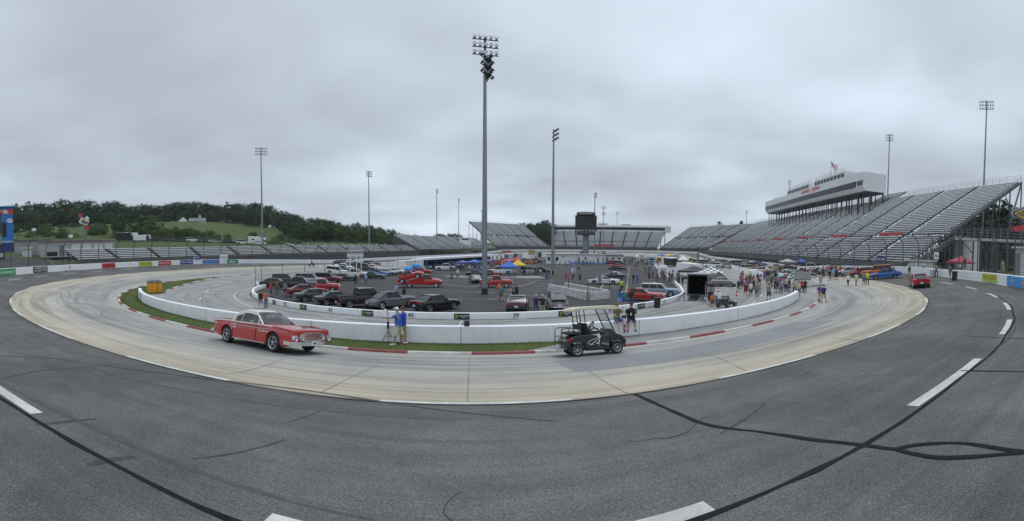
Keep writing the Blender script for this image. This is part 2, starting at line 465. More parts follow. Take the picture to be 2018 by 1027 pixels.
ribbon(b,A([(1250,777),(1290,795),(1335,815),(1375,832),(1420,843),(1500,852),(1600,867),(1690,877),(1760,886),(1775,888)]),.095,.011,jit=.7)
ribbon(b,A([(1765,887),(1800,879),(1860,874),(1910,876),(1960,884),(2018,892)]),.10,.012,jit=.5)
ribbon(b,A([(1765,887),(1800,896),(1850,903),(1910,902),(1970,897),(2018,893)]),.09,.013,jit=.5)
ribbon(b,A([(1893,731),(1950,732),(2018,733)]),.07,.012,jit=.6)
ribbon(b,A([(2018,668),(1970,666),(1900,662)]),.05,.012,jit=.6)
b.build('crack_seal',M_TAR,kind='structure')
b=MB()
for l,wd in (([(0,748),(40,738),(90,730),(150,725),(230,718)],.05),([(0,702),(60,704),(120,708)],.04),([(250,728),(340,738),(430,753)],.05),([(560,835),(600,822),(650,802)],.03),
  ([(170,916),(210,908),(265,900)],.12),([(70,838),(120,832),(190,826)],.10),([(1420,855),(1470,825),(1510,795)],.07),([(1660,658),(1760,650),(1830,640),(1865,625)],.05),([(1995,640),(1985,668),(1950,690)],.05),
  ([(1990,610),(2002,640),(1985,672),(1940,692)],.04),([(1640,665),(1700,672),(1780,673)],.03),([(0,640),(80,644),(150,652)],.06),([(0,690),(200,720),(420,748),(620,772),(900,812),(1100,830)],.09),([(380,905),(480,890),(560,868)],.05),
  ([(120,598),(180,600),(240,612),(280,625)],.09),([(185,622),(240,632),(310,636)],.07),([(208,612),(200,620),(230,628)],.06),([(120,575),(122,590),(140,600)],.06),([(135,572),(140,588),(170,600)],.06)):
    ribbon(b,A(l),wd,.005,jit=.8,taper=True)
b.build('tyre_marks',M_RUB,kind='structure')
b=MB(); rq_=random.Random(4)
for k in range(22):
    f0=rq_.uniform(-45,62); ln=rq_.uniform(5,20); r0=rq_.uniform(57.6,65); dr=rq_.uniform(-.9,.9)
    ribbon(b,[PH(f0+ln*t/8,r0+dr*t/8+.25*math.sin(t*.5+k)) for t in range(9)],rq_.uniform(.10,.24),.0022+.00008*k,jit=.9,sub=3,taper=True)
b.build('faint_skid_marks',mat('faint_rubber',(.088,.084,.079),.88,0,.25,var=.2,vs=4),kind='structure')
b=MB()
for k in range(16):
    f0=rq_.uniform(-30,58); r0=rq_.uniform(57.6,64.5); P_=[PH(f0,r0)]; an=rq_.uniform(0,6.28)
    for t in range(9): an+=rq_.uniform(-.7,.7); q=P_[-1]; P_.append(Vector((q.x+.28*math.cos(an),q.y+.28*math.sin(an),0)))
    ribbon(b,P_,rq_.uniform(.008,.016),.0046+.00005*k,jit=1.,sub=3,taper=True)
b.build('hairline_cracks',M_TAR,kind='structure')
# curbs
for ci,(m_,off) in enumerate(((M_RED,0),(M_MARK,1))):
    b=MB()
    for k_ in range(-22,22):
        if (k_+off)%2==0:
            a=14.9+3.37*k_
            if a>-75 and a<64: arcband(b,a,a+3.37,RC-.28,RC+.02,.0,h=.09)
    b.build('red_curb_blocks' if ci==0 else 'white_curb_blocks',m_,kind='structure')
# ================================================================== materials, part two
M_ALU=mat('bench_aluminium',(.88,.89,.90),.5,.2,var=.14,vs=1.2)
M_RISER=mat('shaded_riser_aluminium',(.21,.215,.225),.7,.1,var=.2,vs=1.1)  # shade of the gaps between bench rows put into the riser colour
M_TREAD=mat('shaded_tread_aluminium',(.10,.103,.11),.7,.1,var=.2,vs=1.5)  # treads darkened too, so the bench gaps read as shaded
M_STEEL=mat('galvanised_steel',(.20,.21,.22),.5,.5,var=.15)
M_DSTEEL=mat('dark_steel',(.085,.088,.092),.55,.4,var=.15)
M_POLE=mat('pole_steel',(.235,.25,.27),.45,.35,var=.08,vs=.6)
M_BLACK=mat('black_plastic',(.018,.018,.019),.5,var=.2)
M_NET=mat('chain_mesh',(.20,.21,.22),.6,.3,var=0,alpha=.10)
M_LAMP=mat('lamp_glass',(.55,.57,.6),.2,.2,var=.05)
M_DLAMP=mat('lamp_housing',(.05,.05,.052),.5,.3,var=.1)
M_WBLD=mat('white_cladding',(.66,.67,.67),.5,var=.05,vs=.7)
M_GBLD=mat('grey_cladding',(.46,.46,.45),.6,var=.08)
M_DGLASS=mat('dark_glass',(.016,.019,.024),.15,0,.3,var=.25,vs=.5)
M_RSTRIP=mat('red_rail_cover',(.45,.06,.07),.6,var=.15)
M_NAVY=mat('navy_board',(.025,.045,.20),.5,var=.05)
M_BLUE=mat('blue_board',(.03,.27,.62),.5,var=.05)
M_REDB=mat('red_board',(.52,.04,.05),.5,var=.05)
M_GREENB=mat('green_board',(.04,.30,.10),.5,var=.05)
M_LIME=mat('lime_board',(.36,.56,.06),.5,var=.05)
M_BLKB=mat('black_board',(.015,.015,.016),.5,var=.05)
M_WHITEB=mat('white_board',(.78,.78,.78),.5,var=.04)
M_YELB=mat('yellow_board',(.70,.44,.03),.5,var=.05)
M_DKRED=mat('maroon_trim',(.16,.04,.05),.6,var=.1)
M_ROOFG=mat('roof_grey',(.15,.155,.16),.7,var=.1)
M_DARKV=mat('lining_black_doorway_shade',(.02,.02,.022),.8,var=.1)  # black trailer lining, also painted on closed boxes as doorway shade
# ------------------------------------------------------------------ lettering
def text(s,size,m,parent,loc,right,up,name='lettering',align='CENTER',depth=.004,width=None):
    c=bpy.data.curves.new(name,'FONT'); c.body=s; c.size=size; c.align_x=align; c.align_y='CENTER'; c.extrude=depth; c.resolution_u=2
    t=bpy.data.objects.new('t',c); col.objects.link(t)
    dg=bpy.context.evaluated_depsgraph_get(); me=bpy.data.meshes.new_from_object(t.evaluated_get(dg)); bpy.data.objects.remove(t); bpy.data.curves.remove(c)
    me.name=name; me.materials.clear(); me.materials.append(m)
    r=Vector(right).normalized(); u=Vector(up); u=(u-r*u.dot(r)).normalized(); n=r.cross(u)
    xs=[v.co.x for v in me.vertices] or [0]; f=1
    if width: f=width/max(1e-6,max(xs)-min(xs))
    mt=Matrix(((r.x,u.x,n.x,loc[0]),(r.y,u.y,n.y,loc[1]),(r.z,u.z,n.z,loc[2]),(0,0,0,1)))
    for v in me.vertices: v.co.x*=f
    me.transform(mt)
    o=bpy.data.objects.new(name,me); col.objects.link(o); o.parent=parent; return o
# board lying on a ring wall between two azimuths in the photo (wall radius r, faces +/- centre)
def ring_phi(px,R_,far=True):
    th=(px-X0)/F_; dx,dy=math.sin(th),math.cos(th); b_=dy*D; disc=b_*b_-(D*D-R_*R_)
    t=b_+(1 if far else -1)*math.sqrt(max(disc,0)); s,q=sq(dx*t,dy*t); return s,q
def sdir(s,q):
    if s<0: v=Vector((s,q)).normalized(); return v.x,v.y
    if s>LEN: v=Vector((s-LEN,q)).normalized(); return v.x,v.y
    return 0,(1 if q>0 else -1)
def board(parent,px0,px1,R_,z0,z1,m,txt=None,tm=None,name='banner',side=-1,far=True,ts=.55,off=.03,label=None,sub=None):
    s0,q0=ring_phi(px0,R_,far); s1,q1=ring_phi(px1,R_,far)
    d0,d1=sdir(s0,q0),sdir(s1,q1); rr=R_+side*off
    def pt(s,q,d,z,o=0):
        sb=0 if s<0 else (LEN if s>LEN else s)
        return P3(sb+d[0]*(rr+side*o),d[1]*(rr+side*o),z)
    b=MB(); n=4
    a0,a1=pt(s0,q0,d0,z0),pt(s1,q1,d1,z0)
    up=Vector((0,0,z1-z0)); nn=(a1-a0).cross(Vector((0,0,1))).normalized()
    toc=Vector((0,0,CZ))-a0
    if nn.dot(toc)<0: nn=-nn
    b.hexa([a0-nn*.015,a1-nn*.015,a1+nn*.02,a0+nn*.02,a0-nn*.015+up,a1-nn*.015+up,a1+nn*.02+up,a0+nn*.02+up])
    o=b.build(name,m,parent)
    if label: o['label']=label
    if txt:
        rt=(a1-a0); 
        if rt.cross(Vector((0,0,1))).dot(toc)>0 : pass
        c=(a0+a1)/2+up/2+nn*.03
        r_=rt.normalized()
        if r_.cross(Vector((0,0,1))).dot(nn)<0: r_=-r_
        lines=txt.split('\n'); hh=(z1-z0)/len(lines)
        for i,l in enumerate(lines): text(l,hh*ts*1.25,tm,o,c+Vector((0,0,1))*((len(lines)-1)/2-i)*hh*.8,r_,(0,0,1),width=min(rt.length*.86,9))
    if sub: sub(o,a0,a1,up,nn)
    return o
# ------------------------------------------------------------------ walls
def ringwall(name,nodes,h,th,m,h2=None,**k):     # nodes: (s,q) at the track-side base; th goes outward along direction
    b=MB()
    for s,q in nodes:
        d=sdir(s,q); p=P3(s,q); o=P3(s+d[0]*th,q+d[1]*th); z=max(p.z,o.z)+h
        b.v+=[(p.x,p.y,p.z-.2),(p.x,p.y,z-.03),(p.x+(o.x-p.x)*.1,p.y+(o.y-p.y)*.1,z),(p.x+(o.x-p.x)*.9,p.y+(o.y-p.y)*.9,z),(o.x,o.y,z-.03),(o.x,o.y,o.z-.2)]
    n=len(nodes)
    for i in range(n-1):
        for t in range(5): a=i*6+t; b.face((a,a+6,a+7,a+1))
    b.face(range(6)); b.face([(n-1)*6+5-i for i in range(6)])
    o=b.build(name,m,**k); fix_normals(o); return o
def arcn(p0,p1,r,n): return [(-r*math.cos(R(p0+(p1-p0)*i/n)),r*math.sin(R(p0+(p1-p0)*i/n))) for i in range(n+1)]
bigw=ringwall('concrete_wall',arcn(-27,65.5,44.92,70),.84,-.36,M_WHITE,label='thick white concrete wall curving between the grass and the pit road',cat='wall')
b=MB()
for f in (-14,0,11,21,33,44,55): 
    for r_ in (44.925,): 
        a=PH(f,r_); c=PH(f+.035,r_); b.quad(a,c,c+Vector((0,0,.83)),a+Vector((0,0,.83)))
b.build('expansion_joint',M_DSTEEL,bigw)
pts=arcn(-68,72.5,31.2,90)
left=[(s,-31.3-.0*s) for s in (46,30,14,4)]+[(-6,-32.6),(-11.5,-33.2),(-13.2,-31.6),(-14.2,-29.4)]
pts2=arcn(-61.5,72.5,31.2,90)
loww=ringwall('pit_wall',left+pts2+[(-6,30.6),(4,31.2),(40,31.2),(90,31.2)],.52,-.32,M_WHITE,label='low white numbered pit wall around the infield cars',cat='wall')
# numbers and black sponsor boards on the low wall
def wallnum(px,py,t,sz=.52):
    d=pray(px,py); z=CZ
    s,q=ring_phi(px,31.24,False); x,y=xy(s,q); c=Vector((x,y,gz(x,y)+.27)); dd=sdir(s,q); n=Vector((dd[0]*AX[0]+dd[1]*PR[0],dd[0]*AX[1]+dd[1]*PR[1],0))
    rt=Vector((-n.y,n.x,0)); 
    text(t,sz,M_BLKB,loww,c+n*.012,rt,(0,0,1),'wall_number')
for px,t in ((560,'42'),(650,'41'),(809,'40'),(1017,'39'),(1203,'38'),(1311,'37')): wallnum(px,0,t)
def claw(o,a0,a1,up,nn):
    b=MB(); r_=(a1-a0)
    rr=r_ if r_.normalized().cross(Vector((0,0,1))).dot(nn)>0 else -r_
    st=a0 if rr is r_ else a1
    for k in range(3):
        x=.08+.055*k; p=st+rr*x+up*.15+nn*.035
        b.quad(p,p+rr*.028,p+rr*.035+up*.72,p+rr*.01+up*.72)
    b.build('claw_mark',M_LIMEG,o)
M_LIMEG=mat('bright_green_mark',(.25,.60,.04),.5,var=0)
for a,c in ((536,541),(590,602),(712,734),(895,925),(1102,1127),(1258,1272)):
    o=board(loww,a,c,31.24,.05,.5,M_BLKB,None,None,side=1,far=False,off=.02,sub=claw,label='black sponsor board with green claw mark')
    ch=o
    s0,q0=ring_phi(a+(c-a)*.3,31.27,False); s1,q1=ring_phi(c-1,31.27,False)
    p0,p1=P3(s0,q0,.3),P3(s1,q1,.3); dv=(p1-p0); nn=dv.cross(Vector((0,0,1))).normalized()
    text('MONSTER',.2,M_WHITEB,o,(p0+p1)/2+nn*.045,dv,(0,0,1),width=dv.length*.95)
    text('ENERGY',.1,M_WHITEB,o,(p0+p1)/2+nn*.045-Vector((0,0,.13)),dv,(0,0,1),width=dv.length*.5)
board(bigw,312.5,321.5,44.93,.08,.8,mat('dark_green_board',(.02,.10,.05),.5),'GO',M_WHITEB,side=1,far=False,ts=.5) if False else None
b=MB()
a,c=PH(-25.5,44.95),PH(-19.5,44.95); u_=Vector((0,0,.78)); b.quad(a,c,c+u_,a+u_)
gb=b.build('banner',mat('dark_green_board',(.02,.10,.05),.5),bigw); gb['label']='dark green banner on the wall end'
text('VISIT',.3,M_WHITEB,gb,(a+c)/2+u_/2+PH(-22,45.0)-PH(-22,44.95),(c-a),(0,0,1))
# outer wall, left part (seen from left edge to the far turn), right part after the gate
outL=arcn(-2,-90,RO,70)+[(s,-RO) for s in range(6,232,8)]+[(LEN+RO*math.sin(R(a)),-RO*math.cos(R(a))) for a in range(0,181,4)]+[(s,RO) for s in range(226,6,-8)]
s_g,q_g=ring_phi(1840,RO)
owl=ringwall('outer_wall',outL+[(0,RO)]+arcn(88,75.6,RO,8),1.08,.5,M_WHITE,label='long white outer wall of the speedway with sponsor banners',cat='wall')
owr=ringwall('safety_barrier',arcn(74.8,41,RO,28),1.1,.55,M_WHITE,label='near white wall section at right with green and blue boards',cat='wall')
b=MB()
for k in range(3):
    z=.3+.27*k; L_=arcn(74.7,41.2,RO-.005,28)
    for (s0,q0),(s1,q1) in zip(L_,L_[1:]): a,c=P3(s0,q0,z),P3(s1,q1,z); b.quad(a,c,c+Vector((0,0,.018)),a+Vector((0,0,.018)))
b.build('panel_seam',M_DSTEEL,owr)
board(owr,1937,1966,RO,.12,1.02,M_LIME,'MTN DEW',M_REDB,ts=.6)
def stp(o,a0,a1,up,nn):
    for i,t in enumerate((.28,.78)):
        b=MB(); c=a0+(a1-a0)*t+up*.5+nn*.03; r_=(a1-a0).normalized()
        for rad_,m_,of in ((.40,M_WHITEB,0),(.35,M_REDB,.006)):
            b=MB(); b.poly([c+nn*of+r_*(rad_*.78*math.cos(2*PI*k/20))+Vector((0,0,1))*(rad_*math.sin(2*PI*k/20)) for k in range(20)]); b.build('emblem_disc',m_,o)
        rt=r_ if r_.cross(Vector((0,0,1))).dot(nn)>0 else -r_
        text('STP',.36,M_WHITEB,o,c+nn*.014,rt,(0,0,1))
board(owr,1986,2030,RO,.05,1.05,M_BLUE,None,None,sub=stp,label='light blue board with red oval emblems')
board(owl,-14,30,RO,.05,1.04,M_GREENB,'clover',M_WHITEB,ts=.55)
board(owl,65,93,RO,.05,1.04,M_BLKB,'VIRGINIA IS FOR\nRACING LOVERS',M_WHITEB,ts=.75)
def star(o,a0,a1,up,nn):
    b=MB(); c=(a0+a1)/2+up*.55+nn*.03; r_=(a1-a0).normalized()
    b.poly([c+r_*((.3 if k%2==0 else .13)*math.sin(PI*k/5))+Vector((0,0,1))*((.3 if k%2==0 else .13)*math.cos(PI*k/5)) for k in range(10)]); b.build('star_emblem',M_DSTEEL,o)
board(owl,126,147,RO,.08,1.0,M_WHITEB,None,None,sub=star)
board(owl,201,227,RO,.05,1.04,M_REDB,'CHEER CHEER',M_BLKB,ts=.5)
board(owl,274,300,RO,.05,1.04,M_LIME,'MTN DEW',M_REDB,ts=.55)
board(owl,312,337,RO,.05,1.04,M_REDB,'Kluge Floor',M_WHITEB,ts=.5)
board(owl,355,380,RO,.05,1.04,M_NAVY,'First Data',M_WHITEB,ts=.6)
board(owl,399,433,RO,.05,1.04,M_BLUE,'STP STP STP',M_REDB,ts=.7)
def mtn(o,a0,a1,up,nn):
    b=MB(); r_=(a1-a0)
    for t,h in ((.35,.75),(.6,.6)): p=a0+r_*t+nn*.03; b.poly([p-r_*.2+up*.3,p+r_*.2+up*.3,p+up*h])
    b.build('mountain_emblem',M_WHITEB,o)
board(owl,449,473,RO,.05,1.04,M_GREENB,None,None,sub=mtn)
board(owl,786,850,RO,.3,1.0,M_DSTEEL,None,None); board(owl,862,886,RO,.3,1.0,M_WHITEB,'SAFER WALL',M_BLKB,ts=.6)
board(owl,896,914,RO,.6,1.04,M_BLUE,None,None)
# front-stretch pit wall and infield barriers, wall along plan points
def pwall(name,pts,h,th,m,**k):
    b=MB()
    P=[Vector((p[0],p[1],0)) for p in pts]
    for i,p in enumerate(P):
        d=(P[min(i+1,len(P)-1)]-P[max(i-1,0)]).normalized(); n=Vector((-d.y,d.x,0))*th/2; z=gz(p.x,p.y)
        for o,zz_ in ((n,z-.1),(n*.8,z+h),(-n*.8,z+h),(-n,z-.1)): b.v.append(tuple(p+o+Vector((0,0,zz_))))
    for i in range(len(P)-1):
        for t in range(3): a=i*4+t; b.face((a,a+4,a+5,a+1))
    n=len(P)-1; b.face((3,2,1,0)); b.face((n*4,n*4+1,n*4+2,n*4+3))
    o=b.build(name,m,**k); fix_normals(o); return o
M_OLDW=paint_mat('worn_white_paint',(.62,.62,.60),1.5,.7)
pj=[at(1082,573),at(1120,583),at(1158,592),at(1201,588),at(1155,577),at(1113,570)]
for i,(a,c,l) in enumerate(((0,2,'worn white barrier on the camera side of the infield pen'),(2,3,'short worn white barrier closing the right corner of the infield pen'),(3,5,'worn white barrier on the far side of the infield pen'))):
    p0,p1=pj[a],pj[c]; d=(p1-p0).normalized()
    pwall('jersey_barrier',[p0+d*(.0 if i==0 else .3),(p0+p1)/2,p1-d*.12],.95 if i!=1 else .9,.45,M_OLDW,label=l,cat='barrier')
pits=[at(1504,549),at(1490,545)]
pa,pb=at(1506,549),at(1432,527)
dv=(pb-pa).normalized()
pwall('front_pit_wall',[pa+dv*t for t in (0,12,30,60,100,150)],.95,.35,M_WHITE,label='straight white pit wall running away behind the checkered canopy',cat='wall')
# grass wedge inside the curb
def grass():
    b=MB(); rnd=random.Random(3)
    def edge(f):
        inn=pw(f,((-88,46.9),(-75,45.9),(-71,44.9),(-55,42.8),(-40,42.4),(-33,42.4),(-26.5,44.5),(-20,44.94),(28,44.94)))
        return inn,46.9
    fs=[-88+1.0*i for i in range(117)]
    L=[]
    for f in fs:
        if f>28: break
        a,c=edge(f)
        if f>24: c=46.9-(f-24)/4*1.9
        L.append([PH(f,a+(c-a)*t/4,.02+.035*math.sin(PI*t/4)) for t in range(5)])
    for r0,r1 in zip(L,L[1:]):
        for t in range(4): b.quad(r0[t],r0[t+1],r1[t+1],r1[t])
    b.build('grass_verge',M_GRASS,kind='stuff',label='mown green grass between curb and white wall',smooth=False)
    g=MB()                                  # blades
    for _ in range(15000):
        f=rnd.uniform(-75,26); a,c=edge(f); 
        if f>24: c-=1.
        p=PH(f,rnd.uniform(a+.04,c-.03),.03); h=rnd.uniform(.03,.075); an=rnd.uniform(0,PI); w_=.018
        dx,dy=math.cos(an)*w_,math.sin(an)*w_; l=rnd.uniform(-.03,.03)
        g.poly([p+Vector((dx,dy,0)),p-Vector((dx,dy,0)),p+Vector((l,l,h))])
    g.build('grass_blades',mat('grass_blade',(.09,.13,.035),.8,var=.4,vs=2),kind='stuff',label='short blades of grass on the verge by the curb')
grass()
b=MB()
for k_ in range(-12,14):
    if k_%2==0: pass
    a=-80+3.4*k_
for i,f in enumerate([-34-3.6*k for k in range(16)]):
    inn=pw(f,((-88,46.9),(-75,45.9),(-71,44.9),(-55,42.8),(-40,42.4),(-33,42.4)))
    if i%2==0: arcband(b,f-3.6,f,inn-.28,inn+.0,.0,h=.09)
b.build('red_curb_blocks_inner',M_RED,kind='structure')
b=MB()
for i,f in enumerate([-34-3.6*k for k in range(16)]):
    inn=pw(f,((-88,46.9),(-75,45.9),(-71,44.9),(-55,42.8),(-40,42.4),(-33,42.4)))
    if i%2: arcband(b,f-3.6,f,inn-.28,inn+.0,.0,h=.09)
for f in (-46,-52,-58,-64): pass
b.build('white_curb_blocks_inner',M_MARK,kind='structure')
# pit road paint, parking lines, infield slabs
b=MB()
pl=[([(393,592),(396,586)],.2),([(404,577),(412,570)],.2),([(420,565),(434,559)],.2),([(440,558),(456,555)],.14),([(478,551),(496,548)],.14),([(402,586),(424,586)],.1),([(378,594),(442,597)],.1),([(418,573),(432,571)],.1),
 ([(640,634),(712,620)],.11),([(901,646),(911,632)],.11),([(1118,623),(1162,643)],.11),([(1498,585),(1503,579)],.25),([(1494,574),(1500,570)],.2),([(1470,591),(1487,590)],.1),([(1481,600),(1488,594)],.2)]
for l,wd in pl: ribbon(b,A(l),wd,.008,sub=2)
ribbon(b,A([(505,566),(475,572),(464,578),(461,584),(468,592),(480,599),(500,607)]),.16,.008,sub=4)
# stalls in the infield lot
for i in range(13):
    a0=at(880+2*i,596-4.0*i); a1=at(1075+6*i,600-4.2*i)
for l in ([(690,592),(905,596)],[(690,582),(1050,592)],[(700,567),(860,572),(1060,582)],[(860,560),(1060,572)],[(905,556),(1080,566)],[(868,553),(1090,560)],[(900,548),(1180,556)],[(760,547),(880,553)],[(880,552),(935,545)],[(1000,573),(1060,553)],[(940,545),(1070,549)],[(1165,553),(1225,547)],[(1187,566),(1240,562)],[(720,577),(800,580)]):
    ribbon(b,A(l),.09,.007,jit=.9,sub=4)
for x in range(0,9):
    p=P3(-12+5*x,-3+1.0*x); 
    ribbon(b,[P3(-14+5.2*x,-8),P3(-14+5.2*x,-2.5)],.08,.007,sub=1); ribbon(b,[P3(-14+5.2*x,8),P3(-14+5.2*x,14)],.08,.007,sub=1)
b.build('stall_lines',M_MARK,kind='structure')
b=MB(); ribbon(b,A([(1233,578),(1235,568),(1237,552),(1239,535),(1241,525)]),.08,.009,jit=1.2,sub=4); ribbon(b,A([(1172,577),(1180,570),(1190,561)]),.16,.009,jit=.6)
b.build('yellow_line',M_YEL,kind='structure')
b=MB()
def slab(l,dz=.006): b.poly([Vector((p.x,p.y,p.z+dz)) for p in A(l)])
slab([(868,543.5),(1060,544),(1078,548.5),(900,546.5)]); slab([(1180,546),(1230,546),(1230,549),(1180,550)]) if False else None
b.build('concrete_slab',M_PIT,kind='structure')
b=MB()
for l,wd in (([(470,583),(500,593),(560,612),(640,625)],.5),([(520,585),(560,600),(600,612)],.4),([(680,628),(760,636),(850,640)],.5),([(930,644),(1010,644),(1120,638)],.6),([(1160,636),(1280,620),(1340,610)],.6),([(1200,628),(1300,612),(1360,600)],.35),([(1240,630),(1330,618),(1400,608)],.25),([(880,638),(1000,638)],.3)):
    ribbon(b,A(l),wd,.004,jit=1.2,taper=True)
b.build('tyre_marks_pit',mat('pit_rubber',(.17,.168,.16),.85,var=.3,vs=3),kind='structure')
b=MB()
ribbon(b,[PH(f,45.0) for f in range(-20,66,2)],.12,.007,jit=1.5,sub=3); ribbon(b,[PH(f,31.3) for f in range(-55,72,2)],.25,.006,jit=1.5,sub=3)
b.build('wall_foot_grime',mat('grime',(.10,.09,.07),.9,var=.4,vs=3),kind='structure')
b=MB()
for l in ([(925,708),(923,750),(921,799)],[(1120,702),(1180,745),(1238,777)],[(745,719),(690,745),(632,774)],[(1330,686),(1400,700),(1470,731)],[(560,708),(470,735),(400,728)]): ribbon(b,A(l),.022,.005,jit=.6)
b.build('concrete_joints',mat('joint_dark',(.16,.155,.14),.9,var=.2),kind='structure')
b=MB()
for k in range(9):
    f0,f1=25+2.1*k,27.1+2.1*k; r0,r1=50.2-.12*k,53.2-.15*k; b.quad(PH(f0,r0,.004),PH(f1,r0-.12,.004),PH(f1,r1-.15,.004),PH(f0,r1,.004))
b.build('concrete_patch',concrete_mat('patch_concrete',(.25,.25,.25),.8),kind='structure')
# ------------------------------------------------------------------ grandstands
def stand(root,f,blocks,rows,seg=1,pl=.30,plh=.43,base_off=None):
    """f(u,i) -> Vector of the tread edge of row i at position u along the stand"""
    for (u0,u1) in blocks:
        b=MB()
        for k in range(seg):
            a,c=u0+(u1-u0)*k/seg,u0+(u1-u0)*(k+1)/seg
            for i in range(rows):
                p,q=f(a,i),f(c,i); p2,q2=f(a,i+1),f(c,i+1)
                dp=Vector((p2.x-p.x,p2.y-p.y,0)); dq=Vector((q2.x-q.x,q2.y-q.y,0)); tl=dp.length
                e=pl/tl; up=Vector((0,0,plh-.08)); t=Vector((0,0,.17))
                A0,B0=p+dp*(1-e-.06)+up,q+dq*(1-e-.06)+up; A1,B1=p+dp*.94+up,q+dq*.94+up
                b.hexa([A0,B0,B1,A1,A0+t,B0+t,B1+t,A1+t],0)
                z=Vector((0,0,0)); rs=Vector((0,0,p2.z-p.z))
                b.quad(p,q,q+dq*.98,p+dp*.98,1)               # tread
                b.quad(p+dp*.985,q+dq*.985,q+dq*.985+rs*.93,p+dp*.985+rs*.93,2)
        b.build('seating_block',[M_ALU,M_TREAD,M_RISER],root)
def aisle(root,f,us,rows,w=.55,posts=True):
    for u in us:
        b=MB()
        for i in range(rows):
            p,q=f(u-w,i),f(u+w,i); p2,q2=f(u-w,i+1),f(u+w,i+1); h=(p2.z-p.z)
            for k in (0,1):
                a=p.lerp(p2,k*.5); c=q.lerp(q2,k*.5); a2=p.lerp(p2,k*.5+.5); c2=q.lerp(q2,k*.5+.5)
                a.z=c.z=p.z+h*(k*.5+.5); a2.z=c2.z=a.z
                b.quad(a,c,c2,a2); dn=Vector((0,0,-h*.5)); b.quad(a+dn,c+dn,c,a)
            if posts and i%3==1:
                m=(p+q)/2; b.bar(m,m+Vector((0,0,.95)),.05); 
                if i+2<rows:
                    m2=(f(u-w,i+1)+f(u+w,i+1))/2; b.bar(m+Vector((0,0,.95)),m2+Vector((0,0,.95)),.05)
        b.build('aisle_stair',M_DSTEEL,root)
def railing(b,pts,h=1.1,step=1,rails=3,w=.05):
    for i,p in enumerate(pts):
        if i%step==0: b.bar(p,p+Vector((0,0,h)),w)
    for a,c in zip(pts,pts[1:]):
        for k in range(rails): z=Vector((0,0,h*(k+1)/rails)); b.bar(a+z,c+z,w*.7)
# main (front stretch) stand
Z0=4.25
def fU(u,i): # upper tier
    x,y=xy(u,82.6+i*.80); return Vector((x,y,10.75+i*.505+.01*max(0,u)))
def fL(u,i):
    x,y=xy(u,72.2+i*.80); return Vector((x,y,Z0+.25+i*.50+.01*max(0,u)))
ms=empty('main_grandstand',P3(110,88),label='long steep aluminium grandstand filling the right side, with red rail covers halfway up',cat='grandstand')
ms.location=(0,0,0)
us=[7.2+14.2*k for k in range(17)]
us[-1]=231
blk=[(a+.6,c-.6) for a,c in zip(us,us[1:])]
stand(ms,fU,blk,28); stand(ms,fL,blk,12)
aisle(ms,fU,us[1:-1],28); aisle(ms,fL,us[1:-1],12)
b=MB()                                     # cross walk between tiers
for a,c in zip(us,us[1:]):
    p=[fL(a,12),fL(c,12),fU(c,0),fU(a,0)]; p=[Vector((v.x,v.y,10.4+.01*a)) for v in p]; b.poly(p)
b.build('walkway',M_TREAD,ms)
b=MB(); railing(b,[fU(u,0)+Vector((0,0,-.1)) for u in [7+3.0*k for k in range(75)]],1.0); b.build('walkway_railing',M_STEEL,ms)
b=MB(); railing(b,[fU(u,28) for u in [7+2.4*k for k in range(94)]],1.5,1,4); b.build('top_railing',M_STEEL,ms)
b=MB(); railing(b,[fL(u,0)+Vector((0,0,-.1)) for u in [7+2.4*k for k in range(94)]],.9,1,2); b.build('front_railing',M_STEEL,ms)
for k in range(1,16,2):
    b=MB(); a,c=us[k]+2.2,us[k+1]-2.2; p,q=fU(a,0),fU(c,0); n=Vector((-PR[0],-PR[1],0))*.08
    b.hexa([p+n*.2+Vector((0,0,.05)),q+n*.2+Vector((0,0,.05)),q+n+Vector((0,0,.05)),p+n+Vector((0,0,.05)),p+n*.2+Vector((0,0,.8)),q+n*.2+Vector((0,0,.8)),q+n+Vector((0,0,.8)),p+n+Vector((0,0,.8))]); b.build('rail_cover',M_RSTRIP,ms)
b=MB()                                     # steelwork below and at the near end
for u in [7.0]+[14+9*k for k in range(25)]:
    for i in (0,6,12):
        p=fL(u,i); b.bar(Vector((p.x,p.y,gz(p.x,p.y))),p-Vector((0,0,.1)),.16)
    for i in (2,9,16,23,28):
        p=fU(u,i); b.bar(Vector((p.x,p.y,gz(p.x,p.y))),p-Vector((0,0,.15)),.25)
        b.bar(Vector((p.x,p.y,gz(p.x,p.y)+4)),fU(u,max(0,i-7))-Vector((0,0,.3)),.14)
    b.bar(fL(u,0)-Vector((0,0,.2)),fL(u,12)-Vector((0,0,.2)),.18,.3); b.bar(fU(u,0)-Vector((0,0,.25)),fU(u,28)-Vector((0,0,.25)),.25,.5)
b.build('steel_frame',M_DSTEEL,ms)
b=MB()
e1=[fU(7.0,i) for i in range(0,29,2)]; railing(b,e1,1.15,1,3,.06)
e1=[fL(7.0,i) for i in range(0,13,2)]; railing(b,e1,1.1,1,3,.06)
a=fU(7.,28); c=fU(7.,23); b.bar(a-Vector((0,0,.2)),Vector((c.x,c.y,c.z-9)),.3)
b.build('end_railing',M_STEEL,ms)
b=MB(); 
for k in range(60):
    u=10+3.7*k; x,y=xy(u,72.0); z=gz(x,y)
b.hexa([P3(7,72.1),P3(231,72.1),P3(231,71.95),P3(7,71.95)]+[fL(7,0)+Vector((0,0,-.1)),fL(231,0)+Vector((0,0,-.1)),fL(231,0)+Vector((0,0,-.1)),fL(7,0)+Vector((0,0,-.1))])
b.build('front_dark_sheet',M_DSTEEL,ms)  # dark sheet from the ground up to the first row
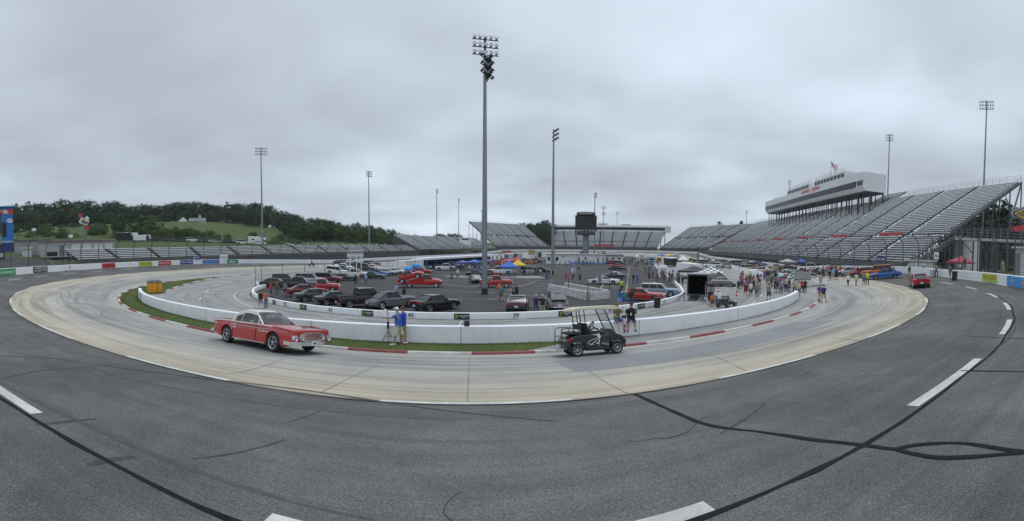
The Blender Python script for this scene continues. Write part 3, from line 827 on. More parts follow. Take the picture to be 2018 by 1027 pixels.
# press tower on top of the main stand
pb=empty('press_box',(0,0,0),label='long white press building on posts above the main grandstand with red lettering',cat='press box')
s0,s1=63.,170.; 
q0_,q1_=94.,98.
def PBx(s,q,z): x,y=xy(s,q); return Vector((x,y,z+.01*s))
def slabbox(b,s0,s1,q0,q1,z0,z1,mi=0): b.hexa([PBx(s0,q0,z0),PBx(s1,q0,z0),PBx(s1,q1,z0),PBx(s0,q1,z0),PBx(s0,q0,z1),PBx(s1,q0,z1),PBx(s1,q1,z1),PBx(s0,q1,z1)],mi)
ZB=26.7
b=MB(); 
b.hexa([PBx(s0,q0_+1,ZB-.2),PBx(s1,q0_+1,ZB),PBx(s1,q1_+4.7,ZB),PBx(s0,q1_+4.7,ZB-.2),PBx(s0,q0_-.1,ZB+1.1),PBx(s1,q0_-.1,ZB+1.1),PBx(s1,q1_+4.7,ZB+1.1),PBx(s0,q1_+4.7,ZB+1.1)])
slabbox(b,s0,s1,q0_+.3,q1_+4.7,ZB+1.1,ZB+3.2); slabbox(b,s0,s1,q0_-.1,q1_+4.7,ZB+3.2,ZB+5.8); b.build('wall',M_WBLD,pb)
wb=MB()
slabbox(wb,s0+5.5,s1-.3,q0_-.06,q0_+.28,ZB+1.11,ZB+3.19); slabbox(wb,s0+1,s0+4.2,q0_+.1,q0_+.28,ZB+1.7,ZB+2.9)
win=wb.build('window_band',M_DGLASS,pb)
mb_=MB()
for k in range(52):
    s=s0+5.5+k*1.97; mb_.hexa([PBx(s,q0_-.1,ZB+1.12),PBx(s+.1,q0_-.1,ZB+1.12),PBx(s+.1,q0_-.065,ZB+1.12),PBx(s,q0_-.065,ZB+1.12),PBx(s,q0_-.1,ZB+3.18),PBx(s+.1,q0_-.1,ZB+3.18),PBx(s+.1,q0_-.065,ZB+3.18),PBx(s,q0_-.065,ZB+3.18)])
mb_.build('mullions',M_DSTEEL,win)
b=MB(); slabbox(b,s0+15,s0+42,q0_+1,q1_+2,ZB+5.8,ZB+8.4); slabbox(b,s0+46,s0+74,q0_+1,q1_+2,ZB+5.8,ZB+8.2); slabbox(b,s0+90,s0+97,q0_+1,q0_+3,ZB+5.8,ZB+6.6); b.build('upper_storey',M_WBLD,pb)
for k in range(20):
    s=s0+16+k*2.95
    if 40.5<s-s0<46: continue
    b=MB(); slabbox(b,s,s+2.2,q0_+.9,q0_+.98,ZB+6.4,ZB+7.7); b.build('window',M_DGLASS,pb)
b=MB(); railing(b,[PBx(s0+15+1.8*k,q0_+1,ZB+8.4) for k in range(16)],1.1); railing(b,[PBx(s0+46+1.8*k,q0_+1,ZB+8.2) for k in range(16)],1.1); railing(b,[PBx(s0+9+1.2*k,q0_+.5,ZB+5.8) for k in range(6)],1.1); b.build('roof_railing',M_STEEL,pb)
b=MB()
for k in range(26):
    s=s0+2+k*4.1
    for q in (q0_+1.5,q0_+6): 
        x,y=xy(s,q); g_=fU(s,(q-82.6)/.8); b.bar(Vector((x,y,g_.z)),PBx(s,q,ZB),.24)
for s in (s0+.6,s0+8,s0+15):
    for q in (q1_-1,q1_+4): b.bar(P3(s,q),PBx(s,q,ZB),.38)
slabbox(b,s0+.8,s1,q0_+1.3,q1_+4.5,ZB-.6,ZB-.22); b.build('support_posts',M_DSTEEL,pb)
for tx,sa,wd in (('MARTINSVILLE',111.6,9.4),('SPEEDWAY',101,7.8)):
    c=PBx(sa,q0_-.14,ZB+4.6); text(tx,2.0,mat('red_letters',(.62,.02,.03),.5,var=0),pb,c,Vector((-AX[0],-AX[1],0))*1.0,(0,0,1),width=wd,depth=.03)
# upper stand block under the box rising behind (suite terrace seats)
def fT(u,i): x,y=xy(u,105+i*.8); return Vector((x,y,24.9+i*.45+.01*u))
stand(ms,fT,[(s0-2,s0+12)],6)
# back stretch bleachers
bs=empty('bleachers',(0,0,0),label='low aluminium bleachers along the back wall at left, below the grassy bank',cat='bleachers')
def dirnode(u):
    if u<0:
        a=R(-90-u*180/(PI*72)); return 0,(-math.cos(a),math.sin(a))
    return u,(0,-1)
def fB(u,i):
    s,(ds,dq)=dirnode(u); r=70.2+i*.85; x,y=xy(s+ds*r,dq*r); return Vector((x,y,4.75+i*.42+.008*max(0,u)))
ub=[-36+12.6*k for k in range(13)]
stand(bs,fB,[(a+.7,c-.7) for a,c in zip(ub,ub[1:])],6,seg=3,pl=.34)
aisle(bs,fB,ub[1:-1],6)
b=MB()
for k in range(70):
    u=-36+k*2.2
    for i in (0,3,6): p=fB(u,i); b.bar(Vector((p.x,p.y,gz(p.x,p.y)-.3)),p,.07)
b.build('steel_frame',M_DSTEEL,bs)
b=MB()
for k in range(50):
    u,v=-36+k*3.05,-36+(k+1)*3.05; p,q=fB(u,0),fB(v,0); b.quad(Vector((p.x,p.y,gz(p.x,p.y)-.1)),Vector((q.x,q.y,gz(q.x,q.y)-.1)),q-Vector((0,0,.12)),p-Vector((0,0,.12)))
b.build('front_dark_sheet',M_DSTEEL,bs)  # dark sheet filling the area below the first row
b2=empty('back_grandstand',(0,0,0),label='mid-height aluminium grandstand beyond the low bleachers, left of the tall light pole',cat='grandstand')
def fC(u,i): x,y=xy(u,-(70.5+i*.85)); return Vector((x,y,5.0+i*.42+.01*u))
uc=[118+14*k for k in range(9)]
stand(b2,fC,[(a+.7,c-.7) for a,c in zip(uc,uc[1:])],17,pl=.36); aisle(b2,fC,uc[1:-1],17)
b=MB(); 
for u in uc: b.bar(P3(u,-84.9),fC(u,17),.25); b.bar(P3(u,-78),fC(u,9),.25)
for i in range(17): pass
b.poly([P3(118,-70.6),P3(118,-84.9),fC(118,17)-Vector((0,0,.2)),fC(118,0)-Vector((0,0,.2))]); b.build('steel_frame',M_DSTEEL,b2)
# far turn stands
def farstand(label,p0,p1,rows,z0,tread,rise,splay=0,nb=5,name='far_grandstand',mid=None,flare=0,fneg=None,pls=.5):
    if fneg is None: fneg=flare
    r_=empty(name,(0,0,0),label=label,cat='grandstand')
    P0,P1=Vector(xy(*p0)).to_3d(),Vector(xy(*p1)).to_3d(); d=(P1-P0); L_=d.length; d.normalize(); n=Vector((-d.y,d.x,0))
    c2=Vector(xy(LEN,0)).to_3d()
    if n.dot((P0+P1)/2-c2)<0: n=-n
    def f(u,i):
        zz_=z0+i*rise+(1.2 if mid and i>=mid else 0); rr=i*tread+(1.0 if mid and i>=mid else 0)
        t=(u/L_-.5)*2; x=P0+d*(u+t*(flare if t>0 else fneg)*rr)+n*rr; return Vector((x.x,x.y,zz_))
    ua=[L_*k/nb for k in range(nb+1)]
    stand(r_,f,[(a+.5,c-.5) for a,c in zip(ua,ua[1:])],rows,pl=pls,plh=.45); aisle(r_,f,ua[1:-1],rows,posts=False,w=.7)
    b=MB(); 
    for k in range(nb*3+1):
        u=L_*k/(nb*3)
        for i in (0,rows//2,rows): p=f(u,i); b.bar(Vector((p.x,p.y,gz(p.x,p.y))),p,.3)
    for u in (0,L_): b.bar(f(u,0),f(u,rows)-Vector((0,0,.3)),.3,.9)
    railing(b,[f(L_*k/30,rows) for k in range(31)],1.4); railing(b,[f(L_*k/30,0) for k in range(31)],1.,rails=2); b.build('steel_frame',M_DSTEEL,r_)
    b=MB(); q=[f(0,0),f(L_,0)]; b.quad(Vector((q[0].x,q[0].y,gz(q[0].x,q[0].y)))-n*.1,Vector((q[1].x,q[1].y,gz(q[1].x,q[1].y)))-n*.1,q[1]-n*.1,q[0]-n*.1); b.build('front_dark_sheet',M_DSTEEL,r_)  # last sheet: dark front below the lowest row
    return r_,f,L_
def c2p(phi,r): a=R(phi); return (LEN+r*math.cos(a),r*math.sin(a))   # phi 0 = far apex, + = front side
farstand('tall far grandstand left of the video board, with three slanting aisles',c2p(-84,74),c2p(-37,74),34,9.0,.86,.53,nb=5,mid=15,flare=-.0)
farstand('tall far grandstand between the video board and the main stand',c2p(37,74),c2p(88,74),32,9.0,.86,.53,nb=6,mid=15,fneg=0,flare=.5)
cs,fc,Lc=farstand('far central grandstand under a white roofed suite, behind the video board',c2p(-31,82),c2p(31,82),26,9.6,.86,.50,nb=9,mid=8,flare=.35)
sb=empty('far_suite',(0,0,0),label='long white suite building with dark glass band on top of the far central stand',cat='suite building')
b=MB()
def FS(u,dq_,z): p=fc(u,26); n=(fc(u,26)-fc(u,20)); n.z=0; n.normalize(); p=p+n*dq_; return Vector((p.x,p.y,z))
def fsb(b,u0,u1,d0,d1,z0,z1): b.hexa([FS(u0,d0,z0),FS(u1,d0,z0),FS(u1,d1,z0),FS(u0,d1,z0),FS(u0,d0,z1),FS(u1,d0,z1),FS(u1,d1,z1),FS(u0,d1,z1)])
zt_=fc(0,26).z
fsb(b,-3,Lc+3,0,6,zt_-.3,zt_+1.1); fsb(b,-3,Lc+3,-.5,6,zt_+3.6,zt_+5.2); fsb(b,-3,0,0,6,zt_+1.1,zt_+3.6); fsb(b,Lc,Lc+3,0,6,zt_+1.1,zt_+3.6); b.build('wall',M_WBLD,sb)
b=MB(); fsb(b,0,Lc,.6,5.8,zt_+1.1,zt_+3.6); b.build('window_band',M_DGLASS,sb)
b=MB(); fsb(b,Lc*.42,Lc*.5,1,4,zt_+5.2,zt_+6.8); fsb(b,Lc*.62,Lc*.7,1,4,zt_+5.2,zt_+6.4); b.build('roof_unit',M_GBLD,sb)
b=MB()
for k in range(10):
    u=Lc*k/9; p=fc(u,26); b.bar(Vector((p.x,p.y,gz(p.x,p.y))),p,.5)
b.build('support_posts',M_DSTEEL,sb)
# ------------------------------------------------------------------ catch fences
def catch(name,nodes,label,h=4.6,every=1,dz=1.05,net=True):
    o=empty(name,(0,0,0),label=label,cat='fence'); post=None
    tops=[];bots=[]
    for i,(s,q) in enumerate(nodes):
        d=sdir(s,q); R0=.28
        prof=[(R0,dz-.9),(R0,dz+h*.62),(R0-.15,dz+h*.78),(R0-.6,dz+h*.92),(R0-1.35,dz+h)]
        g0=P3(s,q); pts=[]
        for rr,z in prof: x,y=xy(s+d[0]*rr,q+d[1]*rr); pts.append(Vector((x,y,g0.z+z)))
        b=MB(); b.tube(pts,[.085,.08,.07,.06,.05],6); b.build('fence_post',M_DSTEEL,o)
        bots.append(pts)
    b=MB(); wv=MB()
    for A_,B_ in zip(bots,bots[1:]):
        for k in range(4): b.quad(A_[k],B_[k],B_[k+1],A_[k+1])
        for t in (.15,.3,.45,.6,.75,.9): a=A_[0].lerp(A_[1],t); c=B_[0].lerp(B_[1],t); wv.bar(a,c,.025)
        for k in (2,3,4): wv.bar(A_[k],B_[k],.03)
    b.build('mesh_panel',M_NET,o); wv.build('cable',M_DSTEEL,o)
    return o
catch('catch_fence',arcn(-40,-90,RO+.1,11)+[(s,-RO-.1) for s in [5.2*k for k in range(1,24)]],'curved-top catch fence on the outer wall in front of the low bleachers')
catch('catch_fence',[(s,-RO-.1) for s in [125+7*k for k in range(16)]]+[(LEN+(RO+.1)*math.sin(R(a)),-(RO+.1)*math.cos(R(a))) for a in range(4,177,5)],'distant catch fence around the far turn')
catch('catch_fence',[(s,RO+.1) for s in [226-6*k for k in range(38)]]+arcn(89,77,RO+.1,3),'curved-top catch fence on the wall before the main grandstand',h=5)
catch('catch_fence',arcn(74.5,41,RO+.1,7),'tall curved catch fence posts above the boards at the right edge',h=5.6)
def chain(name,pts,h,label,top=True):
    o=empty(name,(0,0,0),label=label,cat='fence'); pts=[Vector((p[0],p[1],gz(p[0],p[1])+(p[2] if len(p)>2 and p[2]<1 else 0))) for p in pts]
    for p in pts: b=MB(); b.tube([p,p+Vector((0,0,h))],.045,6); b.build('fence_post',M_DSTEEL,o)
    b=MB(); wv=MB()
    for a,c in zip(pts,pts[1:]):
        u=Vector((0,0,h)); b.quad(a,c,c+u,a+u)
        for t in (.05,.5,1.): wv.bar(a+u*t,c+u*t,.02)
    b.build('mesh_panel',M_NET,o); wv.build('wire',M_STEEL,o); return o
chain('chain_fence',[xy(-13.4,-31.4),xy(-10.6,-33),xy(-6,-32.4),xy(-1,-31.7)]+[xy(4+4.6*k,-31.1) for k in range(9)],3.2,'tall chain link fence with thin dark posts on the pit wall at left')
chain('chain_fence',[pj[0],pj[1],pj[2],(pj[2]+pj[3])/2,pj[3]],2.6,'chain link fence standing on the infield pen barriers')
# ================================================================== light poles
def lamp_mesh():
    b=MB(); M=Matrix.Rotation(R(65),4,'X')
    b.lathe([(.08,-.22),(.12,-.16),(.15,0.),(.25,.12),(.27,.15)],12,0,M); a=MB()
    return b.mesh('lamp',[M_DLAMP],smooth=40)
LAMP=lamp_mesh()
def lens_mesh():
    b=MB(); M=Matrix.Rotation(R(65),4,'X'); b.lathe([(.26,.14),(.22,.165),(.0001,.175)],12,0,M); return b.mesh('lens',[M_LAMP],smooth=True)
LENS=lens_mesh()
def light_pole(px,pybase,pytop,label,face=(0,),n=5,rows=3,pos=None,H=31.6,r0=.36,tier=False):
    if pos is None: pos=at(px,pybase)
    g=pos
    if H is None: H=ztop(px,pytop,math.hypot(g.x,g.y))-g.z
    o=empty('light_pole',g,label=label,cat='light pole',group='tall floodlight poles')
    b=MB(); b.tube([(0,0,-.2),(0,0,H*.35),(0,0,H*.7),(0,0,H)],[r0,r0*.82,r0*.62,r0*.42],14); b.build('pole',M_POLE,o,smooth=40)
    b=MB(); b.lathe([(r0+.02,0),(r0+.02,.75),(r0,.78)],14); b.lathe([(r0+.16,0),(r0+.16,.08)],14); b.build('base_plate',M_BLACK,o)
    for gi,(ang,zt_) in enumerate(face):
        M=Matrix.Rotation(ang,4,'Z')
        b=MB()
        for r in range(rows):
            z=H-zt_-r*.92; a=M@Vector((-n*.5*.66,-.25,z)); c=M@Vector((n*.5*.66,-.25,z)); b.bar(a,c,.09)
            b.bar(M@Vector((0,0,z)),M@Vector((0,-.25,z)),.14)
        b.bar(M@Vector((0,0,H-zt_-rows*.92)),M@Vector((0,0,H-zt_+.5)),.22)
        b.build('crossarm',M_DLAMP,o)
        for r in range(rows):
            for k in range(n):
                p=M@Vector(((k-(n-1)/2)*.68,-.42,H-zt_-r*.92+.2))
                l=bpy.data.objects.new('floodlight',LAMP); col.objects.link(l); l.parent=o; l.location=p; l.rotation_euler=(0,0,ang)
                q=bpy.data.objects.new('lens',LENS); col.objects.link(q); q.parent=l
    return o
def toward(px): return 0
light_pole(955,580,78,'tallest and nearest grey light pole with two stacked banks of floodlights',face=((R(10),.3),(R(60),2.7),(R(100),2.9)),r0=.38)
light_pole(1089,541,272,'second nearest grey light pole with floodlights seen edge on',face=((R(100),.3),))
light_pole(1170,520,381,'thin light pole just right of the video board',face=((R(95),.3),),pos=dirat(1171,225),H=None)
light_pole(1188,500,407,'light pole with a wide flat lamp rack over the far central stand',face=((R(0),.3),(R(30),4.5)),pos=dirat(1188,330),H=None,n=6)
light_pole(1215,500,418,'faint light pole behind the far central stand',face=((R(0),.3),),pos=dirat(1215,420),H=None)
light_pole(517,479,292,'light pole on the grassy bank in front of the green field',face=((R(40),.3),),pos=dirat(518,139),H=None,r0=.33,n=6)
light_pole(727,476,338,'light pole on the bank before the dark trees, left of the tallest pole',face=((R(55),.3),),pos=dirat(728,188),H=None,r0=.33)
light_pole(860,471,373,'light pole rising over the end of the low bleachers',face=((R(75),.3),),pos=dirat(861,245),H=None,n=4,r0=.3)
light_pole(904,470,392,'thin light pole left of the far left grandstand',face=((R(85),.3),),pos=dirat(904,300),H=None,n=4,r0=.3)
light_pole(1749,400,266,'light pole rising behind the main stand next to the press box',face=((R(-52),.3),),pos=dirat(1745,158),H=None,n=4)
light_pole(1934,360,200,'light pole rising behind the right end of the main stand',face=((R(-70),.3),),pos=dirat(1933,119),H=None,n=6,rows=3)
light_pole(1552,420,356,'small light pole left of the press box roof',face=((R(-40),.3),),pos=dirat(1552,262),H=None,n=3)
light_pole(1641,420,325,'small light pole behind the flag on the press box roof',face=((R(-45),.3),),pos=dirat(1642,215),H=None,n=3)
light_pole(1469,440,416,'short distant light pole over the right end of the far stands',face=((R(-30),.3),),pos=dirat(1469,360),H=None,n=3)
light_pole(950,440,414,'distant light pole partly hidden behind the tallest pole',face=((R(0),.3),),pos=dirat(949.5,380),H=None,n=3)
# ------------------------------------------------------------------ video board
p=dirat(1154,200)
vb=empty('video_board',p,rz=-(1154-X0)/F_,label='large black video board on a thick grey column in the infield',cat='video board')
d_=200.
def hz_(py): return ztop(1154,py,d_)-p.z
W_=lambda px:px/F_*d_
b=MB(); b.lathe([(1.35,-.3),(1.35,hz_(455))],20); b.build('column',M_POLE,vb,smooth=40)
b=MB(); b.box((0,0,(hz_(425)+hz_(456))/2),(W_(42),3.2,hz_(425)-hz_(456))); b.build('screen',mat('screen_black',(.012,.014,.018),.3,var=0),vb)
b=MB(); b.lathe([(W_(17),hz_(463)),(W_(18),hz_(462.5)),(W_(18),hz_(456)),(W_(16),hz_(456))],24); b.build('lower_ring',M_DSTEEL,vb,smooth=30)
b=MB(); b.lathe([(W_(18),hz_(425)),(W_(18.5),hz_(425)),(W_(18.5),hz_(419.5)),(W_(17.5),hz_(419))],28); tr=b.build('upper_ring',M_BLKB,vb,smooth=30)
text('MONSTER ENERGY',1.1,M_WHITEB,tr,(0,-W_(18.7),hz_(422.3)),(1,0,0),(0,0,1),width=W_(26))
b=MB()
for k in range(16): 
    a=2*PI*k/16; b.box((W_(17.5)*math.cos(a),W_(17.5)*math.sin(a),hz_(456)+.2),(.9,.5,.6),rz=a)
b.build('speaker_row',M_GBLD,vb)
# ------------------------------------------------------------------ infield building
def bbox3(b,p0,p1,depth,z0,z1,mi=0):      # box whose front runs p0->p1 (away side by depth)
    d=(p1-p0); d.z=0; n=Vector((-d.y,d.x,0)).normalized()
    if n.dot(p0)<0: n=-n
    n=n*depth; a,c=p0.copy(),p1.copy(); P=[]
    for z in (z0,z1):
        for v in (a,c,c+n,a+n): P.append(Vector((v.x,v.y,z)))
    b.hexa(P,mi)
def frontbuild(name,label,cat,px0,px1,dist,pytop,depth,wm,roofm,feats,base=-.3,dist1=None,pybase=None):
    p0,p1=dirat(px0,dist),dirat(px1,dist1 or dist); zb=min(p0.z,p1.z)
    if pybase: zb=ztop((px0+px1)/2,pybase,dist)
    zt=ztop((px0+px1)/2,pytop,(dist+(dist1 or dist))/2)
    o=empty(name,(0,0,0),label=label,cat=cat)
    b=MB(); bbox3(b,p0,p1,depth,zb+base,zt); w_=b.build('wall',wm,o)
    d=(p1-p0); d.z=0; dn=d.normalized(); n=Vector((dn.y,-dn.x,0))
    if n.dot(p0)>0: n=-n
    b=MB(); bbox3(b,p0-dn*.4+n*.5,p1+dn*.4+n*.5,depth+1,zt,zt+.25); b.build('roof',roofm,o)
    for (nm,u0,u1,v0,v1,m,pr) in feats:
        b=MB(); a=p0+d*u0+n*pr; c=p0+d*u1+n*pr; bbox3(b,a,c,pr+.02 if pr<.1 else pr,zb+(zt-zb)*v0,zb+(zt-zb)*v1); b.build(nm,m,o)
    return o,p0,p1,zb,zt,n
M_SKYB=mat('light_blue_paint',(.12,.30,.58),.6,var=.06)
M_DOOR=mat('grey_door',(.16,.18,.19),.5,var=.1)
ft=[('blue_band',0,.045,0,.22,M_SKYB,.03)]
ft=[('blue_band',.40,1,0,.2,M_SKYB,.02),('window',.03,.07,.35,.7,M_DGLASS,.04),('window',.16,.21,.35,.7,M_DGLASS,.04),('window',.28,.30,.7,.85,M_DGLASS,.04),('door',.535,.57,.0,.72,M_DOOR,.05),('window',.65,.68,.5,.7,M_DGLASS,.04),('door',.86,.89,0,.7,M_DOOR,.05),('door',.95,.975,0,.7,M_DOOR,.05)]
frontbuild('infield_building','long low white infield building with a blue band and grey doors','building',1076,1193,160,501.5,9,M_WBLD,mat('roof_white',(.6,.61,.61),.5),ft)
ft=[('blue_band',0,1,0,.2,M_SKYB,.02),('door',.02,.13,0,.75,M_DOOR,.05),('window',.35,.5,.55,.75,M_DGLASS,.04),('window',.7,.85,.55,.75,M_DGLASS,.04)]
hb,p0,p1,zb,zt,n=frontbuild('infield_office','small grey-roofed white office at the right end of the infield building','building',1194,1228,168,504,8,M_WBLD,M_ROOFG,ft)
b=MB(); c=(p0+p1)/2-n*4; dd=(p1-p0).normalized()*4.2
A4=[p0+n*.6,p1+n*.6,p1-n*8.6,p0-n*8.6]; A4=[Vector((v.x,v.y,zt+.2)) for v in A4]; t0,t1=c-dd*.6,c+dd*.6; t0.z=t1.z=zt+1.6
b.poly([A4[0],A4[1],t1,t0]); b.poly([A4[1],A4[2],t1]); b.poly([A4[2],A4[3],t0,t1]); b.poly([A4[3],A4[0],t0]); b.build('hip_roof',M_ROOFG,hb)
# ------------------------------------------------------------------ buildings at left
ft=[('maroon_band',.30,1,.0,.22,M_DKRED,.05),('shutter',.36,.50,.32,.78,M_WHITEB,.06),('shutter',.54,.66,.32,.78,M_WHITEB,.06),('shutter',.70,.82,.32,.78,M_WHITEB,.06),('shutter',.86,.97,.32,.78,M_WHITEB,.06),('door',.20,.27,.0,.7,M_DOOR,.05),('dark_window',.02,.17,.0,.28,M_DGLASS,.05)]
o,p0,p1,zb,zt,n=frontbuild('concession_building','flat-roofed white concession building with maroon trim at left','building',90,226,104,475,12,M_GBLD,mat('maroon_roof',(.34,.20,.21),.6),ft,pybase=503,dist1=108)
ft=[('blue_panel',.0,.45,0,.98,mat('tower_blue2',(.01,.10,.42),.5),.05)]
o,p0,p1,zb,zt,n=frontbuild('advert_tower','tall blue advertising tower with red top band at the left edge','tower',5,29,128,408,7,mat('tower_blue',(.015,.17,.52),.5),M_BLUE,[('red_band',0,1,.84,.95,M_REDB,.06),('dark_base',0,1,0,.22,mat('tower_navy',(.01,.04,.22),.5),.06),('black_screen',.05,.42,.35,.66,M_BLKB,.1)],pybase=498,base=-4)
dd=(p1-p0).normalized(); H_=zt-zb
for u,v,sz in ((.38,.895,.9),(.72,.70,1.)):
    c=p0+(p1-p0)*u+n*.12; c.z=zb+H_*v
    b=MB(); b.poly([c+dd*(sz*.9*math.cos(2*PI*k/18))+Vector((0,0,sz*.62*math.sin(2*PI*k/18))) for k in range(18)]); e_=b.build('emblem_disc',M_WHITEB,o)
    text('STP',.9*sz,M_REDB,e_,c+n*.03,dd,(0,0,1))
for k in range(5):
    c=p0+(p1-p0)*.24+n*.22; c.z=zb+H_*(.62-.05*k); text('OPEN'[:4],.7,mat('screen_red',(.6,.05,.04),.5,var=0),o,c,dd,(0,0,1)) if k<0 else None
b=MB()
for i in range(12):
    for j in range(2):
        if (i+j)%2: 
            a=p0+(p1-p0)*(i/12)+n*.1; c=p0+(p1-p0)*((i+1)/12)+n*.1; z=zb+H_*(.22+.02*j); b.quad(Vector((a.x,a.y,z)),Vector((c.x,c.y,z)),Vector((c.x,c.y,z+H_*.02)),Vector((a.x,a.y,z+H_*.02)))
b.build('checker_band',M_WHITEB,o)
# grey wall/fence panels behind lot, white box, asphalt lot patch with rock bank
frontbuild('corrugated_wall','long pale corrugated wall behind the dark lot at left','wall',30,100,122,474,.4,mat('corrugated',(.36,.37,.38),.6,.2,var=.2,vs=1.),M_ROOFG,[],pybase=492,base=-2)
frontbuild('storage_box','small white storage box beside the corrugated wall','box',44,63,112,490,3,M_WHITEB,M_WHITEB,[('door',.1,.45,.05,.95,M_WBLD,.04),('door',.55,.9,.05,.95,M_WBLD,.04)],pybase=503,base=-1)
frontbuild('video_screen','dark framed screen at the far left edge beside the blue tower','screen',-30,11,100,484,1.,M_DSTEEL,M_DSTEEL,[('panel',.1,.9,.5,.9,M_NAVY,.05),('panel',.1,.9,.1,.4,M_GBLD,.05)],pybase=510,base=-2)
b=MB()
def lot(f0,f1,r0,r1,dz=.03):
    n=26
    for i in range(n):
        for j in range(12):
            a=[PH(f0+(f1-f0)*(i+di)/n,r0+(r1-r0)*(j+dj)/12,dz) for di,dj in ((0,0),(1,0),(1,1),(0,1))]; b.quad(*a)
lot(-100,-20,66.6,104); b.build('asphalt_lot',M_INF,kind='structure') if False else None
b=MB(); lot(-63,-10,66.6,95)
b.build('asphalt_lot',M_INF,kind='structure')
b=MB(); lot(40,76,71,110,.02)
b.build('gravel_yard',M_PIT,kind='structure')
# pinwheel sign
def sign(px,dist,py0,py1,name,label):
    p=dirat(px,dist); return p,ztop(px,py0,dist),ztop(px,py1,dist)
p,zt,zb=sign(168,135,424,449,0,0)
o=empty('pole_sign',p,rz=-(168-X0)/F_,label='tall pole sign with a jumble of white, red and blue diamond panels',cat='sign')
b=MB(); b.tube([(0,0,-.5),(0,0,zt-p.z-1)],.28,8); b.build('pole',M_STEEL,o)
hh=zt-zb
for (x,z,sx,sz,rt,m) in ((0,.5,.95,.8,.5,M_WHITEB),(.05,.5,.8,.35,.4,M_YELB),(-.55,.98,.4,.5,.2,M_REDB),(.35,.02,.5,.5,.6,M_REDB),(.1,.42,.7,.18,.3,M_NAVY),(.5,.75,.4,.4,.9,M_WHITEB)):
    b=MB(); b.box((x*hh*.5,-.1*len(o.children)*.35,zb-p.z+hh*z),(sx*hh*.75,.25,sz*hh*.62),rot=Matrix.Rotation(rt,3,'Y')); b.build('sign_panel',m,o)
for px,di,pt in ((69,96,449),(141,100,462)):
    p=dirat(px,di); o=empty('lot_light',p,label='thin grey pole with a boxy white lamp, %s of the concession building'%('left end' if px<100 else 'standing in front'),cat='lamp',group='boxy lot lamps')
    h=ztop(px,pt,di)-p.z; b=MB(); b.tube([(0,0,-.2),(0,0,h)],.09,8); b.build('pole',M_STEEL,o); b=MB(); b.box((0,0,h-.4),(.75,.6,.6)); b.build('lamp_head',M_WHITEB,o)
# house on the hill
o,p0,p1,zb,zt,n=frontbuild('farmhouse','white farmhouse with a grey roof on the green hill','house',353,408,300,437,9,M_WHITEB,M_ROOFG,[('window',.1,.16,.3,.65,M_DGLASS,.05),('garage_door',.02,.08,.05,.5,M_GBLD,.05)]+[('window',.55+.1*k,.59+.1*k,.4,.7,M_DGLASS,.05) for k in range(4)],pybase=445,base=-3)
dd=(p1-p0).normalized(); L_=(p1-p0).length
def gable(u0,u1,h,side=False):
    b=MB(); a=p0+dd*(L_*u0)+n*.6; c=p0+dd*(L_*u1)+n*.6; bk=-n*10.2; Z=Vector((0,0,zt))
    a.z=c.z=zt+.2
    if side: m=(a+c)/2+Vector((0,0,h)); b.poly([a,c,m]); b.poly([a+bk,c+bk,m+bk]); b.quad(a,m,m+bk,a+bk); b.quad(c,m,m+bk,c+bk)
    else:
        ra,rc=a+bk*.5+Vector((0,0,h)),c+bk*.5+Vector((0,0,h)); b.quad(a,c,rc,ra); b.quad(a+bk,c+bk,rc,ra); b.poly([a,a+bk,ra]); b.poly([c,c+bk,rc])
    return b
gable(.0,.36,3.0,True).build('gable',M_WHITEB,o); gable(.38,1,2.6).build('roof_ridge',M_ROOFG,o)
b=MB(); c=p0+dd*L_*.78-n*4; b.box((c.x,c.y,zt+3.),(1.2,1.2,3.5)); b.build('chimney',M_GBLD,o)
# small tower hut by back stand
frontbuild('spotter_hut','small white hut at the top of the mid-height back grandstand','hut',905,928,268,469,6,M_WBLD,M_WBLD,[('window',.2,.8,.4,.7,M_DGLASS,.04)],pybase=476,base=-8)
# perimeter fence on the bank, and white posts
fp=[dirat(px,d) for px,d in ((225,178),(260,176),(300,172),(340,168),(380,164),(420,160),(460,158),(500,158),(540,160),(580,165),(620,172),(660,182),(700,194),(740,206),(780,222),(820,242),(860,262))]
o=chain('perimeter_fence',[(p.x*1.06,p.y*1.06) for p in fp],2.2,'low grey perimeter fence along the top of the grassy bank')
for k in range(16):
    px=590+17*k; p=dirat(px,pw(px,((500,156),(600,168),(700,192),(860,260))))
    b=MB(); b.box((0,0,.5),(.25,.25,1.2)); b.box((0,0,1.13),(.32,.32,.06)); t=b.build('marker_post',M_WHITEB,label='short white marker post along the bank road',cat='post',group='white marker posts on the bank'); t.location=p
# infield sign gantry (white frame at 700,500)
p=dirat(700,88); o=empty('sign_gantry',p,rz=-(700-X0)/F_,label='white sign gantry on two braced legs behind the parked cars at left',cat='sign gantry')
g_=lambda py:ztop(700,py,88)-p.z
b=MB()
for x in (-1.05,.25,1.2): b.tube([(x,0,-.2),(x,0,g_(503))],.09,8)
b.bar((-1.05,0,g_(510)),(1.2,0,g_(503)),.06); b.build('leg',M_WHITEB,o)
b=MB(); b.bar((-1.6,0,g_(494)),(1.6,0,g_(494)),.09); b.bar((-1.6,0,g_(500)),(1.6,0,g_(500)),.09); b.bar((-1.6,0,g_(507)),(1.6,0,g_(507)),.09)
for k in range(12): x=-1.6+3.2*k/11; b.bar((x,0,g_(507)),(x,0,g_(494)),.05)
for k in range(11): b.box((-1.46+.291*k,-.04,g_(503.5)),(.2,.05,.42))
b.build('sign_panel',M_WHITEB,o)
